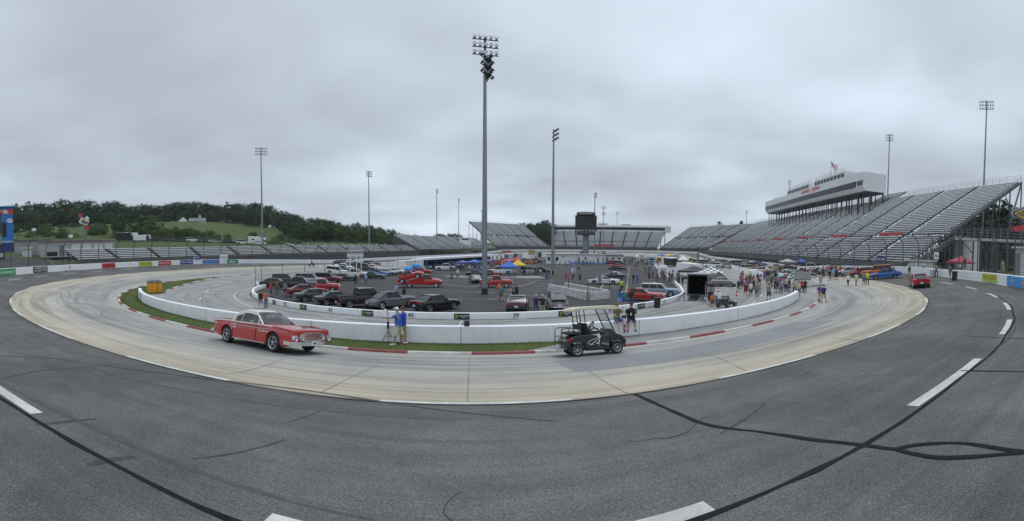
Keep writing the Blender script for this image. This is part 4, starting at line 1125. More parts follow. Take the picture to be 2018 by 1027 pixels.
# yellow barrels at the wall end
M_BARREL=mat('yellow_barrel',(.72,.33,.02),.55,var=.08)
for i,(px,py) in enumerate(((299,577),(311,576))):
    p=at(px,py); o=empty('impact_barrel',p,label='orange-yellow crash barrel with dark conical lid, %s of the pair at the wall end'%('left' if i==0 else 'right'),cat='barrel',group='crash barrels'); o.scale=(1.12,1.12,1.4)
    b=MB(); b.lathe([(.40,0),(.45,.05),(.46,.30),(.49,.32),(.49,.36),(.47,.38),(.48,.80),(.52,.83),(.52,.90)],22); b.build('drum',M_BARREL,o,smooth=35)
    b=MB(); b.lathe([(.55,.90),(.56,.95),(.30,1.06),(.001,1.13)],22); b.build('lid',M_DSTEEL,o,smooth=35)
    b=MB(); 
    for k in range(8): a=2*PI*k/8; b.box((.475*math.cos(a),.475*math.sin(a),.4),(.03,.06,.66),rz=a)
    b.build('rib',M_BARREL,o)
# flag over the press box
x,y=xy(115,100); z=26+7.4
o=empty('flag_pole',(x,y,33.6+1.1),rz=-(1632-X0)/F_,label='American flag hanging on a pole above the press box roof',cat='flag')
o.location=(0,0,0); o.rotation_euler=(0,0,0)
fpos=PBx(94,q0_+3,ZB+8.4); dist_=math.hypot(fpos.x,fpos.y)
th=math.atan2(fpos.x,fpos.y); rt=Vector((math.cos(th),-math.sin(th),0)); fw=Vector((math.sin(th),math.cos(th),0))
b=MB(); b.tube([fpos,fpos+Vector((0,0,6.5))],.07,8); b.build('pole',M_STEEL,o)
def flagpt(u,v): return fpos+Vector((0,0,6.3))+rt*(u*1.6+v*.35)-Vector((0,0,1))*(v*2.2+u*1.9)+fw*(.25*math.sin(u*7+v*2))
for nm,rng,m in (('red_stripes',0,M_REDB),('white_stripes',1,M_WHITEB)):
    b=MB()
    for k in range(13):
        if k%2!=rng: continue
        for j in range(12):
            u0,u1=j/12,(j+1)/12
            if k<7 and u1<=.42: continue
            b.quad(flagpt(u0,k/13),flagpt(u1,k/13),flagpt(u1,(k+1)/13),flagpt(u0,(k+1)/13))
    b.build(nm,m,o)
b=MB()
for j in range(5): b.quad(flagpt(j/12,0),flagpt((j+1)/12,0),flagpt((j+1)/12,7/13),flagpt(j/12,7/13))
cn=b.build('blue_canton',M_NAVY,o); b=MB()
for i in range(5):
    for j in range(6):
        c=flagpt((j+.5)/6*.40,(i+.5)/5*7/13)-fw*.03; b.poly([c+rt*(.05*math.sin(2*PI*k/5))+Vector((0,0,.05*math.cos(2*PI*k/5))) for k in range(5)])
b.build('stars',M_WHITEB,cn)
# right edge: walkway bridge, scaffolding structure, white tank, sunoco sign, canopy
o=empty('access_tower',(0,0,0),label='grey steel walkway and stair tower joining the near end of the main grandstand',cat='stair tower')
D1=92.
def RP(px,py,dist=D1): p=dirat(px,dist); return Vector((p.x,p.y,ztop(px,py,dist)))
b=MB(); a,c=RP(1880,468,88),RP(2040,474,80); back=Vector((.94,.34,0))*3
b.hexa([a-Vector((0,0,.5)),c-Vector((0,0,.5)),c+back-Vector((0,0,.5)),a+back-Vector((0,0,.5)),a,c,c+back,a+back]); b.build('deck',M_GBLD,o)
b=MB(); pts=[a.lerp(c,k/12) for k in range(13)]; railing(b,pts,2.0,1,4,.07); railing(b,[p+back for p in pts],1.9,1,3,.07)
b.build('railing',M_STEEL,o)
b=MB()
for k in (1,4,6,8,10,12):
    for bb in (Vector((0,0,0)),back): q=pts[k]+bb; b.bar(q,Vector((q.x,q.y,gz(q.x,q.y))),.22)
for k in (4,6,8,10):
    q,r_=pts[k],pts[k+2]; b.bar(q-Vector((0,0,.3)),Vector((r_.x,r_.y,gz(r_.x,r_.y)+.3)),.1); b.bar(r_-Vector((0,0,.3)),Vector((q.x,q.y,gz(q.x,q.y)+.3)),.1)
    for h in (1.2,2.4,3.4): b.bar(Vector((q.x,q.y,gz(q.x,q.y)+h)),Vector((r_.x,r_.y,gz(r_.x,r_.y)+h)),.09)
b.build('scaffold',M_DSTEEL,o)
b=MB(); s_=RP(1880,468,88); e_=RP(1792,524,86); w_=Vector((.3,-.2,0)).normalized()*1.4
b.hexa([e_,e_+w_,s_+w_,s_]+[v+Vector((0,0,.35)) for v in (e_,e_+w_,s_+w_,s_)]); 
b.build('stair',M_STEEL,o)
b=MB(); railing(b,[e_.lerp(s_,k/8) for k in range(9)],1.1,1,2); railing(b,[e_.lerp(s_,k/8)+w_ for k in range(9)],1.1,1,2); b.build('stair_railing',M_STEEL,o)
p=dirat(1902,104); o=empty('storage_tank',p,label='large plain white cylindrical tank under the walkway at right',cat='tank')
h=ztop(1902,474,104)-p.z
b=MB(); b.lathe([(3.6,-.3),(3.6,h),(3.4,h+.2),(.01,h+.9)],28); b.build('shell',M_WHITEB,o,smooth=35)
b=MB(); b.lathe([(3.64,h-.2),(3.64,h)],28); b.build('rim_band',M_GBLD,o)
b=MB(); b.bar((-3.68,-.6,0),(-3.68,-.6,h),.06); b.bar((-3.68,-.1,0),(-3.68,-.1,h),.06)
for k in range(14): b.bar((-3.68,-.6,h*k/14),(-3.68,-.1,h*k/14),.05)
b.build('ladder',M_STEEL,o)
p=dirat(2013,66); ang=-(2013-X0)/F_
o=empty('fuel_sign',p,rz=ang,label='blue and yellow diamond fuel sign with red arrow base at the right edge',cat='sign')
z=lambda py:ztop(2013,py,66)-p.z
b=MB(); b.tube([(.4,0,-.3),(.4,0,z(452))],.22,10); b.build('pole',M_STEEL,o)
dm=[(-2.2,0),(-1.9,.45),(-.9,.7),(0,1.35),(.9,.7),(2.0,.5),(2.4,0),(2.0,-.6),(.9,-.8),(0,-1.3),(-.9,-.7),(-1.8,-.5)]
cz=z(421)
for sc,m,of in ((1.12,M_GBLD,.2),(1.0,M_NAVY,0),(.86,M_YELB,-.05)):
    b=MB(); b.prism([(u*sc,v*sc) for u,v in dm],(1,0,0),(0,0,1),(.55,of,cz),(0,.12,0)); b.build('sign_panel',m,o)
text('SUNOCO',1.35,M_NAVY,o,(.75,-.09,cz),(1,0,0),(0,0,1),width=3.6)
b=MB(); b.prism([(-2.2,-.1),(-1.5,.25),(-.6,.35),(-.2,.7),(.3,.2),(.2,-.6),(-.5,-.35),(-1.4,-.6)],(1,0,0),(0,0,1),(.2,-.2,z(450)),(0,.3,0)); b.build('red_arrow',M_REDB,o)
frontbuild('ticket_booth','grey block building behind the fence at the right edge','building',1998,2040,62,490,5,M_GBLD,M_GBLD,[('door',.02,.3,0,.85,M_DOOR,.05)],base=-.5)
def gate_panels():
    pass
o,*_=frontbuild('white_shed','low white panels at the foot of the near stand end','shed',1786,1843,84.,515,2,M_WBLD,M_WBLD,[('door',.3,.45,0,.95,M_WHITEB,.04),('post',.62,.635,0,1.3,M_DSTEEL,.08)],base=-.5)
# ------------------------------------------------------------------ trees
M_BARK=mat('bark',(.06,.045,.035),.9,var=.3)
def leafmat(name,c,v=.35):
    g=G(name); tc=g.n('ShaderNodeTexCoord'); oi=g.n('ShaderNodeObjectInfo')
    n=g.noise(tc.outputs['Object'],.55,3,.6); n2=g.noise(tc.outputs['Object'],3.,3,.6)
    k=g.ramp(n,((.3,1-v),(.7,1+v))); cc=g.mix(1,tuple(c),k,'MULTIPLY'); cc=g.mix(.6,cc,g.ramp(n2,((.3,.7),(.7,1.3))),'MULTIPLY')
    rr=g.ramp(oi.outputs['Random'],((0,(.75,.85,.8)),(.5,(1.,1.,1.)),(1,(1.25,1.12,.9)))); cc=g.mix(1,cc,rr,'MULTIPLY')
    g.l(cc,g.b.inputs['Base Color']); g.b.inputs['Roughness'].default_value=.7; g.b.inputs['Specular IOR Level'].default_value=.2; return g.m
LM=[leafmat('leaf_dark',(.040,.066,.033)),leafmat('leaf_mid',(.062,.098,.038)),leafmat('leaf_light',(.075,.12,.032)),leafmat('needle',(.022,.045,.022))]
def tree_proto(seed,H,W,kind,ntrunk=1,leaf=.42,nclump=60,per=34):
    rn=random.Random(seed)
    t=MB(); t.tube([(0,0,-.5),(0,0,H*.3),(rn.uniform(-.3,.3),rn.uniform(-.3,.3),H*.62)],[H*.022,H*.017,H*.008],8)
    for k in range(6):
        a=rn.uniform(0,2*PI); z=H*rn.uniform(.28,.55); l=W*rn.uniform(.25,.42); t.tube([(0,0,z),(l*.5*math.cos(a),l*.5*math.sin(a),z+l*.5),(l*math.cos(a),l*math.sin(a),z+l*.95)],[H*.009,H*.006,H*.003],5)
    c=MB()
    for k in range(nclump):
        if kind=='pine':
            zf=rn.uniform(.3,1); rr=W*.5*(1-zf)**.7*rn.uniform(.4,1)+.15; a=rn.uniform(0,2*PI); ctr=Vector((rr*math.cos(a),rr*math.sin(a),H*zf)); cr=W*.13
        else:
            while True:
                v=Vector((rn.uniform(-1,1),rn.uniform(-1,1),rn.uniform(-1,1)))
                if .25<v.length<1: break
            wob=1+.22*math.sin(3*math.atan2(v.y,v.x)+seed)+.12*math.sin(5*v.z+seed)
            zc=.53 if kind!='shrub' else .5; zh=.49 if kind!='shrub' else .5
            ctr=Vector((v.x*W*.5*wob,v.y*W*.5*wob,H*(zc+zh*v.z*(.9 if v.z>0 else 1.0)))); cr=W*rn.uniform(.09,.16)
        for _ in range(per):
            d=Vector((rn.gauss(0,1),rn.gauss(0,1),rn.gauss(0,.7))); d=d/max(d.length,.1)*cr*rn.uniform(.3,1.15); p=ctr+d
            s=leaf*rn.uniform(.8,1.7); n=(d.normalized()+Vector((rn.uniform(-.8,.8),rn.uniform(-.8,.8),rn.uniform(-.2,1.2)))).normalized()
            x=n.orthogonal().normalized(); x=Matrix.Rotation(rn.uniform(0,2*PI),3,n)@x; y=n.cross(x)
            c.poly([p-x*s*.5,p+y*s*.35,p+x*s*.55,p-y*s*.35])
    return t,c
TP=[]
for i,(H,W,k,lm,lf) in enumerate(((17,13,'oak',0,.62),(19,11,'oak',0,.6),(15,14,'oak',1,.62),(13,11,'oak',2,.5),(21,7,'pine',3,.5),(6,5.5,'oak',2,.26),(5,6,'shrub',2,.26),(16,15,'oak',0,.65))):
    t,c=tree_proto(11+i,H,W,k,leaf=lf,nclump=120 if k!='pine' else 110,per=26)
    TP.append((t.mesh('trunk',M_BARK,smooth=True),c.mesh('crown',LM[lm]),H))
TL=['broad dark leafy tree in the woods beyond the speedway','tall dark tree in the woods beyond the speedway','round mid-green tree at the edge of the woods','light green leafy tree before the woods','dark pine beyond the grandstands','small round young tree on the slope below the field','low leafy bush on the slope below the field','wide dark crowned tree in the woods beyond the speedway']
def tree(k,x,y,z=None,sc=1,rz=0):
    z=gz(x,y) if z is None else z
    o=empty('pine_tree' if k==4 else ('bush' if k==6 else 'leafy_tree'),(x,y,z-.3),rz,label=TL[k],cat='bush' if k==6 else 'tree',group=TL[k].split(' in ')[0].split(' on ')[0].split(' at ')[0]+'s'); o.scale=(sc,sc,sc*random.uniform(.9,1.1))
    for nm,me in (('trunk',TP[k][0]),('crown',TP[k][1])): c=bpy.data.objects.new(nm,me); col.objects.link(c); c.parent=o
    return o
rn=random.Random(5)
def place(px,dist,pytop,kinds,jit=6):
    """tree whose top is seen at pytop; scaled within reason"""
    k=rn.choice(kinds); p=dirat(px+rn.uniform(-jit,jit),dist*rn.uniform(.96,1.04)); zt=ztop(px,pytop+rn.uniform(-3,4),math.hypot(p.x,p.y)); h=zt-p.z
    sc=max(.55,min(1.5,h/TP[k][2]/.98)); z=zt-sc*TP[k][2]*.98
    z=min(z,p.z); tree(k,p.x,p.y,z,sc,rn.uniform(0,6))
topl=((0,415),(40,402),(75,396),(120,399),(150,393),(200,404),(240,399),(290,404),(330,400),(370,393),(420,400),(470,398),(520,403),(560,415),(600,424),(640,433),(680,440),(720,443),(760,450),(800,455),(830,461),(870,458),(905,455))
for px in range(-14,600,11): place(px,345,pw(px,topl)+1,(0,1,7,0,2)); 
for px in range(-14,600,13): place(px,318,pw(px,topl)+17,(0,2,7,1))
for px in range(575,905,10): place(px,300,pw(px,topl)+2,(0,1,2,7))
for px in range(580,830,13): place(px,262,pw(px,topl)+12,(0,2,3,2))
for px in range(590,810,16): place(px,236,pw(px,((590,440),(640,432),(700,446),(810,466))),(2,3,5,2))
for px in range(0,215,15): place(px,262,438,(2,7,3))
for px in range(215,600,9): place(px,322,pw(px,topl)+34,(6,),3)
for px,pt in ((95,440),(112,452),(128,447),(205,437),(236,425),(262,455),(283,423),(306,423),(318,455),(186,440),(60,452),(150,458),(40,462),(78,446)): place(px,225,pt,(2,3),2)
for px,pt in ((283,446),(310,448),(327,449),(345,445),(367,452),(385,450),(400,458),(230,452),(256,455),(485,470),(545,460),(568,462),(298,466),(340,470)): place(px,205,pt,(5,3,5),2)
for px,pt in ((415,452),(432,456),(452,460),(500,458),(520,462),(556,460),(590,462),(372,446),(352,450),(270,444),(250,450)): place(px,222,pt,(5,),2)
for px in range(250,600,16): place(px,182,rn.uniform(468,473),(6,),3)
for px in range(1034,1082,5): place(px,400,441,(1,7,0),2)
for px in (1405,1416,1444,1451,1460): place(px,430,442,(4,1),2)
for px,d,pt in ((1868,100,470),(1905,112,440),(1935,116,395),(1958,120,405),(1975,112,398),(1990,118,420),(1920,122,430),(1950,100,450),(1885,112,445)): place(px,d+18,pt,(1,0,2),2)
# bank grass look is the ground; stones on the lot edge
b=MB(); rs=random.Random(9)
for _ in range(140):
    px=rs.uniform(92,150); p=at(px,rs.uniform(502,524)); r_=rs.uniform(.15,.45)
    b.ball((p.x,p.y,p.z+r_*.3),r_,6,0,(1,rs.uniform(.6,1),.6))
b.build('rock_pile',mat('rock',(.17,.15,.13),.9,var=.4,vs=4),kind='stuff',label='loose rocks piled on the slope by the bleachers')
# ================================================================== vehicles
M_TYRE=mat('tyre_rubber',(.018,.018,.019),.8,var=.1); M_RIM=mat('alloy_rim',(.50,.51,.53),.25,.85,var=.05); M_RIMD=mat('rim_recess',(.03,.03,.032),.5,.3,var=.05)
M_CHR=mat('chrome',(.70,.71,.73),.12,.95,var=.04); M_UND=mat('underbody',(.012,.012,.012),.8,var=0); M_GLS=mat('car_glass',(.016,.02,.023),.08,0,.5,var=.15,vs=2)
M_TAIL=mat('tail_lamp_red',(.42,.012,.012),.25,var=0); M_HEAD=mat('head_lamp_glass',(.66,.68,.70),.12,.2,var=.05); M_PLATE=mat('number_plate',(.62,.63,.65),.5,var=.1)
M_AMB=mat('amber_lamp',(.65,.22,.02),.3,var=0); M_SEAT=mat('seat_vinyl',(.03,.03,.031),.6,var=.1)
PAINT={}
PC=dict(red=(.40,.016,.018),black=(.010,.010,.012),white=(.70,.71,.71),silver=(.34,.36,.38),grey=(.12,.125,.13),blue=(.02,.10,.36),green=(.018,.045,.038),maroon=(.16,.015,.02),teal=(.08,.28,.27),tan=(.42,.34,.20),navy=(.012,.022,.075),orange=(.55,.12,.01),yellow=(.62,.40,.02),primer=(.115,.118,.128),cream=(.62,.58,.46),charcoal=(.045,.052,.055),lime=(.22,.45,.04),paleblue=(.20,.30,.38))
def paint(c):
    if c not in PAINT: PAINT[c]=mat('paint_'+c,PC[c],.26 if c!='primer' else .6,.0 if c not in('silver',) else .3,.5,var=.05,vs=1.5,coat=.45 if c!='primer' else 0)
    return PAINT[c]
WM={}
def wheel_mesh(r,wd=.22,style=0):
    k=(r,wd,style)
    if k in WM: return WM[k]
    M=Matrix.Rotation(R(90),4,'X'); h=wd/2
    t=MB(); t.lathe([(r*.62,-h*.75),(r*.66,-h*.95),(r*.90,-h),(r*.985,-h*.72),(r,-h*.3),(r,h*.3),(r*.985,h*.72),(r*.90,h),(r*.66,h*.95),(r*.62,h*.75)],26,0,M,False)
    for s in (-1,1): t.lathe([(.001,s*h*.35),(r*.64,s*h*.35)],20,1,M,False)
    q=MB()
    for s in (-1,1):
        q.lathe([(r*.66,s*h*.93),(r*.64,s*h*1.0),(r*.58,s*h*.9),(r*.56,s*h*.45)],26,0,M,False)
        q.lathe([(r*.17,s*h*.4),(r*.15,s*h*.92),(.001,s*h*.97)],14,0,M,False)
        if style==2: q.lathe([(r*.57,s*h*.7),(r*.45,s*h*.95),(r*.2,s*h*.8),(.001,s*h*1.05)],20,0,M)
        n=5 if style==0 else 6
        if style!=2:
            for i in range(n):
                a=2*PI*i/n+.3; u=Vector((math.cos(a),0,math.sin(a))); v=Vector((-math.sin(a),0,math.cos(a))); y=Vector((0,-s*h*.66,0))
                q.hexa([u*(r*.12)-v*(r*.07)+y*.7,u*(r*.59)-v*(r*.065)+y*.7,u*(r*.59)+v*(r*.065)+y*.7,u*(r*.12)+v*(r*.07)+y*.7,u*(r*.12)-v*(r*.05)+y*1.2,u*(r*.59)-v*(r*.035)+y*1.25,u*(r*.59)+v*(r*.035)+y*1.25,u*(r*.12)+v*(r*.05)+y*1.2])
    WM[k]=(t.mesh('tyre',[M_TYRE,M_RIMD],smooth=40),q.mesh('rim',M_RIM,smooth=40)); return WM[k]
def lerp_tab(x,T): return pw(x,T)
def smooth_tab(x,T):
    if x<=T[0][0]: return T[0][1]
    for (a,u),(b_,v) in zip(T,T[1:]):
        if x<=b_: t=(x-a)/(b_-a); t=t*t*(3-2*t); return u+(v-u)*t
    return T[-1][1]
def body_mesh(S):
    L=S['L']; hw=S['W']/2; sill=S.get('sill',.24); wr=S['wr']; ar=wr*S.get('arch',1.16); ax=S['ax']; top=S['top']; plan=S.get('plan',((-1,.86),(-.94,.95),(-.75,1.),(.6,1.),(.9,.95),(1,.84)))
    xs=set(round(-L/2+L*i/26,3) for i in range(27))
    for a in ax:
        for k in range(13):
            t=PI*k/12; xs.add(round(a+ar*math.cos(t),3))
        xs.add(round(a-ar-.012,3)); xs.add(round(a+ar+.012,3))
    for x,_ in top: xs.add(round(max(-L/2,min(L/2,x)),3))
    xs=sorted(x for x in xs if -L/2-1e-3<=x<=L/2+1e-3); out=[xs[0]]
    for x in xs[1:]:
        if x-out[-1]>.008: out.append(x)
    xs=out; b=MB(); ncol=9; endr=S.get('endr',.10); bul=S.get('bulge',1.0)
    for x in xs:
        zt=smooth_tab(x,top) if S.get('smooth',1) else lerp_tab(x,top)
        zb=sill
        e=min(x+L/2,L/2-x)
        if e<.55: zb=sill+(.14*(1-e/.55))
        for a in ax:
            d=abs(x-a)
            if d<=ar+.001: zb=max(zb,wr+math.sqrt(max(0,ar*ar-d*d)))
        zb=min(zb,zt-.06)
        w_=hw*smooth_tab(2*x/L,plan); er=1-max(0,(1-e/endr))*.05 if e<endr else 1
        w_*=er; h=zt-zb; H0=zt-sill; zf=lambda f:max(zb,sill+H0*f)
        sh=S.get('shoulder',.93); tp=S.get('tophw',.80)
        row=[(0,zb),(w_*.93,zb),(w_*.985,zb+min(.04,h*.2)),(w_*1.0*bul,max(zb+.05*min(1,h),zf(.45))),(w_*.995,max(zb+h*.5,zf(.72))),(w_*.97,zb+h*.5+max(0,(zt-.05)-(zb+h*.5))*.9),(w_*sh,zt-.018),(w_*tp,zt+.004),(0,zt+S.get('crown',.03))]
        for y,z in row: b.v.append((x,y,z))
        for y,z in row[1:-1]: b.v.append((x,-y,z))
    n=ncol; tot=ncol+ncol-2
    for i in range(len(xs)-1):
        A_,B_=i*tot,(i+1)*tot
        ring=list(range(n))+[n+k for k in range(ncol-2)][::-1]     # 0..8 then mirrored back
        for k in range(len(ring)):
            a0,a1=ring[k],ring[(k+1)%len(ring)]
            mi=1 if (a0 in (0,) and a1==1) or (a0==n and a1==0) else 0
            b.face((A_+a0,B_+a0,B_+a1,A_+a1),mi)
    ring=list(range(n))+[n+k for k in range(ncol-2)][::-1]
    b.face([r_ for r_ in ring],0); b.face([(len(xs)-1)*tot+r_ for r_ in ring][::-1],0)
    me=b.mesh('body',[paint('black'),M_UND],smooth=32)
    bm=bmesh.new(); bm.from_mesh(me); bmesh.ops.recalc_face_normals(bm,faces=bm.faces[:]); bm.to_mesh(me); bm.free(); return me
def cabin(S):
    """glass block, painted roof with pillars"""
    r0,r1,f1,f0=S['cab']; zb=S['belt']; zr=S['H']; hw=S['W']/2; bw=hw*S.get('bw',.86); rw=hw*S.get('rw',.70)
    rows=[(r0,zb-.03,bw*.97),(r0+(r1-r0)*.55,zb+(zr-zb)*.62,bw*.55+rw*.45*.98),(r1,zr-.05,rw),((r1+f1)/2,zr-.02,rw*1.01),(f1,zr-.05,rw),(f1+(f0-f1)*.5,zb+(zr-zb)*.5,(bw+rw)/2),(f0,zb-.03,bw*.97)]
    g=MB()
    for x,z,w_ in rows:
        dz=z-(zb-.05); bwx=bw
        g.v+= [(x,bw*.985 if x not in(r0,f0) else w_,zb-.05),(x,w_,z),(x,0,z+.02),(x,-w_,z),(x,-(bw*.985 if x not in (r0,f0) else w_),zb-.05)]
    for i in range(len(rows)-1):
        for t in range(4): a=i*5+t; g.face((a,a+5,a+6,a+1))
    g.face((0,1,2,3,4)); q=(len(rows)-1)*5; g.face((q+4,q+3,q+2,q+1,q))
    gm=g.mesh('glass',M_GLS,smooth=25)
    p=MB(); nx=7
    for i in range(nx):
        t=i/(nx-1); x=r1-.05+(f1-r1+.1)*t; z=zr-.035+.035*math.sin(PI*t)
        for y in (1,.85,.5,0,-.5,-.85,-1): p.v.append((x,y*(rw+.012),z+.03*(1-abs(y)**3)))
    for i in range(nx-1):
        for k in range(6): a=i*7+k; p.face((a,a+7,a+8,a+1))
    lip=len(p.v)
    for s in (1,-1):
        pl_=S.get('pill',.06); e=.014
        def P_(x,z,y): return Vector((x,y*s,z))
        p.bar(P_(f0-.02,zb-.02,bw*.955+e),P_(f1,zr-.03,rw+e*.5),pl_*.8,pl_*.8)                 # A
        p.bar(P_(r0+.03,zb-.02,bw*.955+e),P_(r0+(r1-r0)*.55,zb+(zr-zb)*.6,bw*.55+rw*.45),pl_*S.get('cp',1.6),pl_); p.bar(P_(r0+(r1-r0)*.55,zb+(zr-zb)*.6,bw*.55+rw*.45),P_(r1,zr-.03,rw+e*.5),pl_*S.get('cp',1.6),pl_)
        for xb in S.get('bp',()):
            p.bar(P_(xb,zb-.04,bw*.985+e*.6),P_(xb-.04,zr-.04,rw+e*.8),pl_*1.1,.03)
        p.bar(P_(r1,zr-.035,rw+e*.5),P_(f1,zr-.035,rw+e*.5),.045,.05)
        if S.get('cpanel'):                                                # broad painted rear quarter
            x0=r0+.0; x1=S['cpanel']
            p.poly([P_(x0,zb-.03,bw*.975+e),P_(x1,zb-.03,bw*.985+e),P_(x1-.05,zr-.04,rw+e),P_(r1,zr-.04,rw+e),P_(r0+(r1-r0)*.55,zb+(zr-zb)*.62,bw*.55+rw*.45+e)])
    pm=p.mesh('roof',paint('black'),smooth=30); return gm,pm
TYPES={}
def T(name,**k): TYPES[name]=k
T('coupe',L=5.0,W=1.92,H=1.45,wr=.36,ax=(-1.45,1.50),belt=.96,top=((-2.5,.98),(-2.35,1.02),(-1.5,1.0),(-.3,.955),(.75,.97),(1.2,.96),(2.2,.86),(2.5,.74)),cab=(-1.95,-.95,.15,.95),bp=(-.35,),cpanel=-1.1,rim=0,desc='modern muscle coupe')
T('fastback',L=4.8,W=1.9,H=1.39,wr=.35,ax=(-1.40,1.42),belt=.93,top=((-2.4,.95),(-2.2,.99),(-1.5,.97),(-.2,.93),(.8,.94),(2.1,.80),(2.4,.66)),cab=(-2.05,-.7,.2,1.0),bp=(-.35,),cpanel=-1.0,rim=0,desc='modern fastback coupe')
T('classic',L=4.95,W=1.88,H=1.34,wr=.34,ax=(-1.42,1.50),belt=.90,top=((-2.48,.86),(-2.3,.90),(-1.2,.93),(-.3,.90),(.7,.90),(2.3,.84),(2.48,.74)),cab=(-1.65,-.75,.1,.72),bp=(-.3,),cpanel=-.95,rim=0,endr=.2,desc='classic two-door coupe')
T('sedan',L=4.85,W=1.84,H=1.46,wr=.33,ax=(-1.38,1.42),belt=.93,top=((-2.42,.92),(-2.2,1.0),(-1.5,1.0),(-.3,.94),(.9,.94),(2.2,.80),(2.42,.62)),cab=(-1.85,-1.05,.35,1.15),bp=(-.25,-1.1),rim=1,desc='sedan')
T('suv',L=4.9,W=1.95,H=1.80,wr=.38,ax=(-1.45,1.45),belt=1.10,sill=.32,top=((-2.45,1.08),(-2.3,1.12),(.9,1.10),(1.1,1.08),(2.2,1.0),(2.45,.80)),cab=(-2.35,-2.15,.35,1.0),bp=(-.25,-1.2),rw=.78,rim=1,desc='four-door suv')
T('pickup',L=5.6,W=1.98,H=1.85,wr=.40,ax=(-1.75,1.75),belt=1.15,sill=.38,top=((-2.8,1.14),(-.66,1.14),(-.6,1.15),(1.2,1.14),(1.35,1.12),(2.6,1.03),(2.8,.86)),cab=(-.75,-.62,.75,1.35),bp=(.05,),rw=.76,rim=1,bed=(-2.68,-.85,1.15),smooth=0,desc='pickup truck')
T('van',L=5.0,W=1.95,H=1.72,wr=.34,ax=(-1.5,1.5),belt=1.0,top=((-2.5,.98),(-2.3,1.0),(1.2,1.0),(2.2,.86),(2.5,.66)),cab=(-2.4,-2.1,.6,1.75),bp=(-.5,.5),rw=.80,rim=1,desc='minivan')
T('fifties',L=5.2,W=1.94,H=1.58,wr=.36,ax=(-1.48,1.52),belt=1.02,arch=1.12,top=((-2.6,.62),(-2.35,.82),(-1.6,.98),(-.6,1.02),(.6,1.03),(1.4,1.05),(2.3,.98),(2.6,.74)),cab=(-1.75,-.8,.2,.75),bp=(-.2,),cpanel=-.85,cp=2.,bw=.84,rw=.60,rim=2,bulge=1.01,tophw=.66,shoulder=.86,crown=.05,desc='rounded 1950s coupe')
T('forties',L=4.9,W=1.86,H=1.66,wr=.36,ax=(-1.40,1.48),belt=1.06,top=((-2.45,.55),(-2.2,.78),(-1.6,.98),(-.6,1.06),(.6,1.06),(1.5,1.08),(2.2,1.02),(2.45,.72)),cab=(-2.1,-.55,.3,.7),bp=(-.1,),cpanel=-.9,cp=2.,bw=.74,rw=.52,rim=2,bulge=1.01,tophw=.50,shoulder=.80,crown=.10,desc='1940s fastback')
T('wagon',L=5.2,W=1.94,H=1.56,wr=.34,ax=(-1.5,1.5),belt=.98,top=((-2.6,.92),(-2.4,.98),(.8,.98),(2.2,.94),(2.6,.78)),cab=(-2.35,-2.15,.25,.85),bp=(-.2,-1.2),rw=.74,rim=2,desc='1950s station wagon')
T('oldpickup',L=4.9,W=1.90,H=1.78,wr=.37,ax=(-1.45,1.50),belt=1.16,sill=.36,top=((-2.45,.98),(-.62,.98),(-.56,1.16),(.75,1.16),(1.0,1.18),(2.2,1.12),(2.45,.86)),cab=(-.60,-.48,.45,.85),bp=(),rw=.68,bw=.80,rim=2,bed=(-2.35,-.75,.99),smooth=0,bulge=1.02,desc='1950s pickup truck')
T('beetle',L=4.2,W=1.66,H=1.55,wr=.34,ax=(-1.22,1.25),belt=1.0,top=((-2.1,.50),(-1.8,.82),(-1.2,1.0),(.4,1.02),(1.3,1.0),(1.9,.80),(2.1,.50)),cab=(-1.75,-.45,.3,.65),bp=(-.1,),cpanel=-.7,cp=2.,bw=.78,rw=.56,rim=2,tophw=.56,shoulder=.84,crown=.08,desc='small rounded vintage coupe')
T('coupeute',L=5.3,W=1.92,H=1.36,wr=.34,ax=(-1.5,1.6),belt=.90,top=((-2.65,.88),(-.7,.92),(-.3,.90),(.9,.90),(2.4,.82),(2.65,.70)),cab=(-1.5,-.35,.35,1.0),bp=(-.0,),cpanel=-.2,rim=0,bed=(-2.5,-1.1,.905),desc='coupe utility with an open bed')
T('convertible',L=5.0,W=1.9,H=1.32,wr=.34,ax=(-1.42,1.50),belt=.90,top=((-2.5,.86),(-2.3,.92),(-1.2,.93),(-.3,.90),(.7,.90),(2.3,.84),(2.5,.72)),cab=(-1.5,-1.05,.1,.72),bp=(),rim=0,desc='convertible')
CM={}
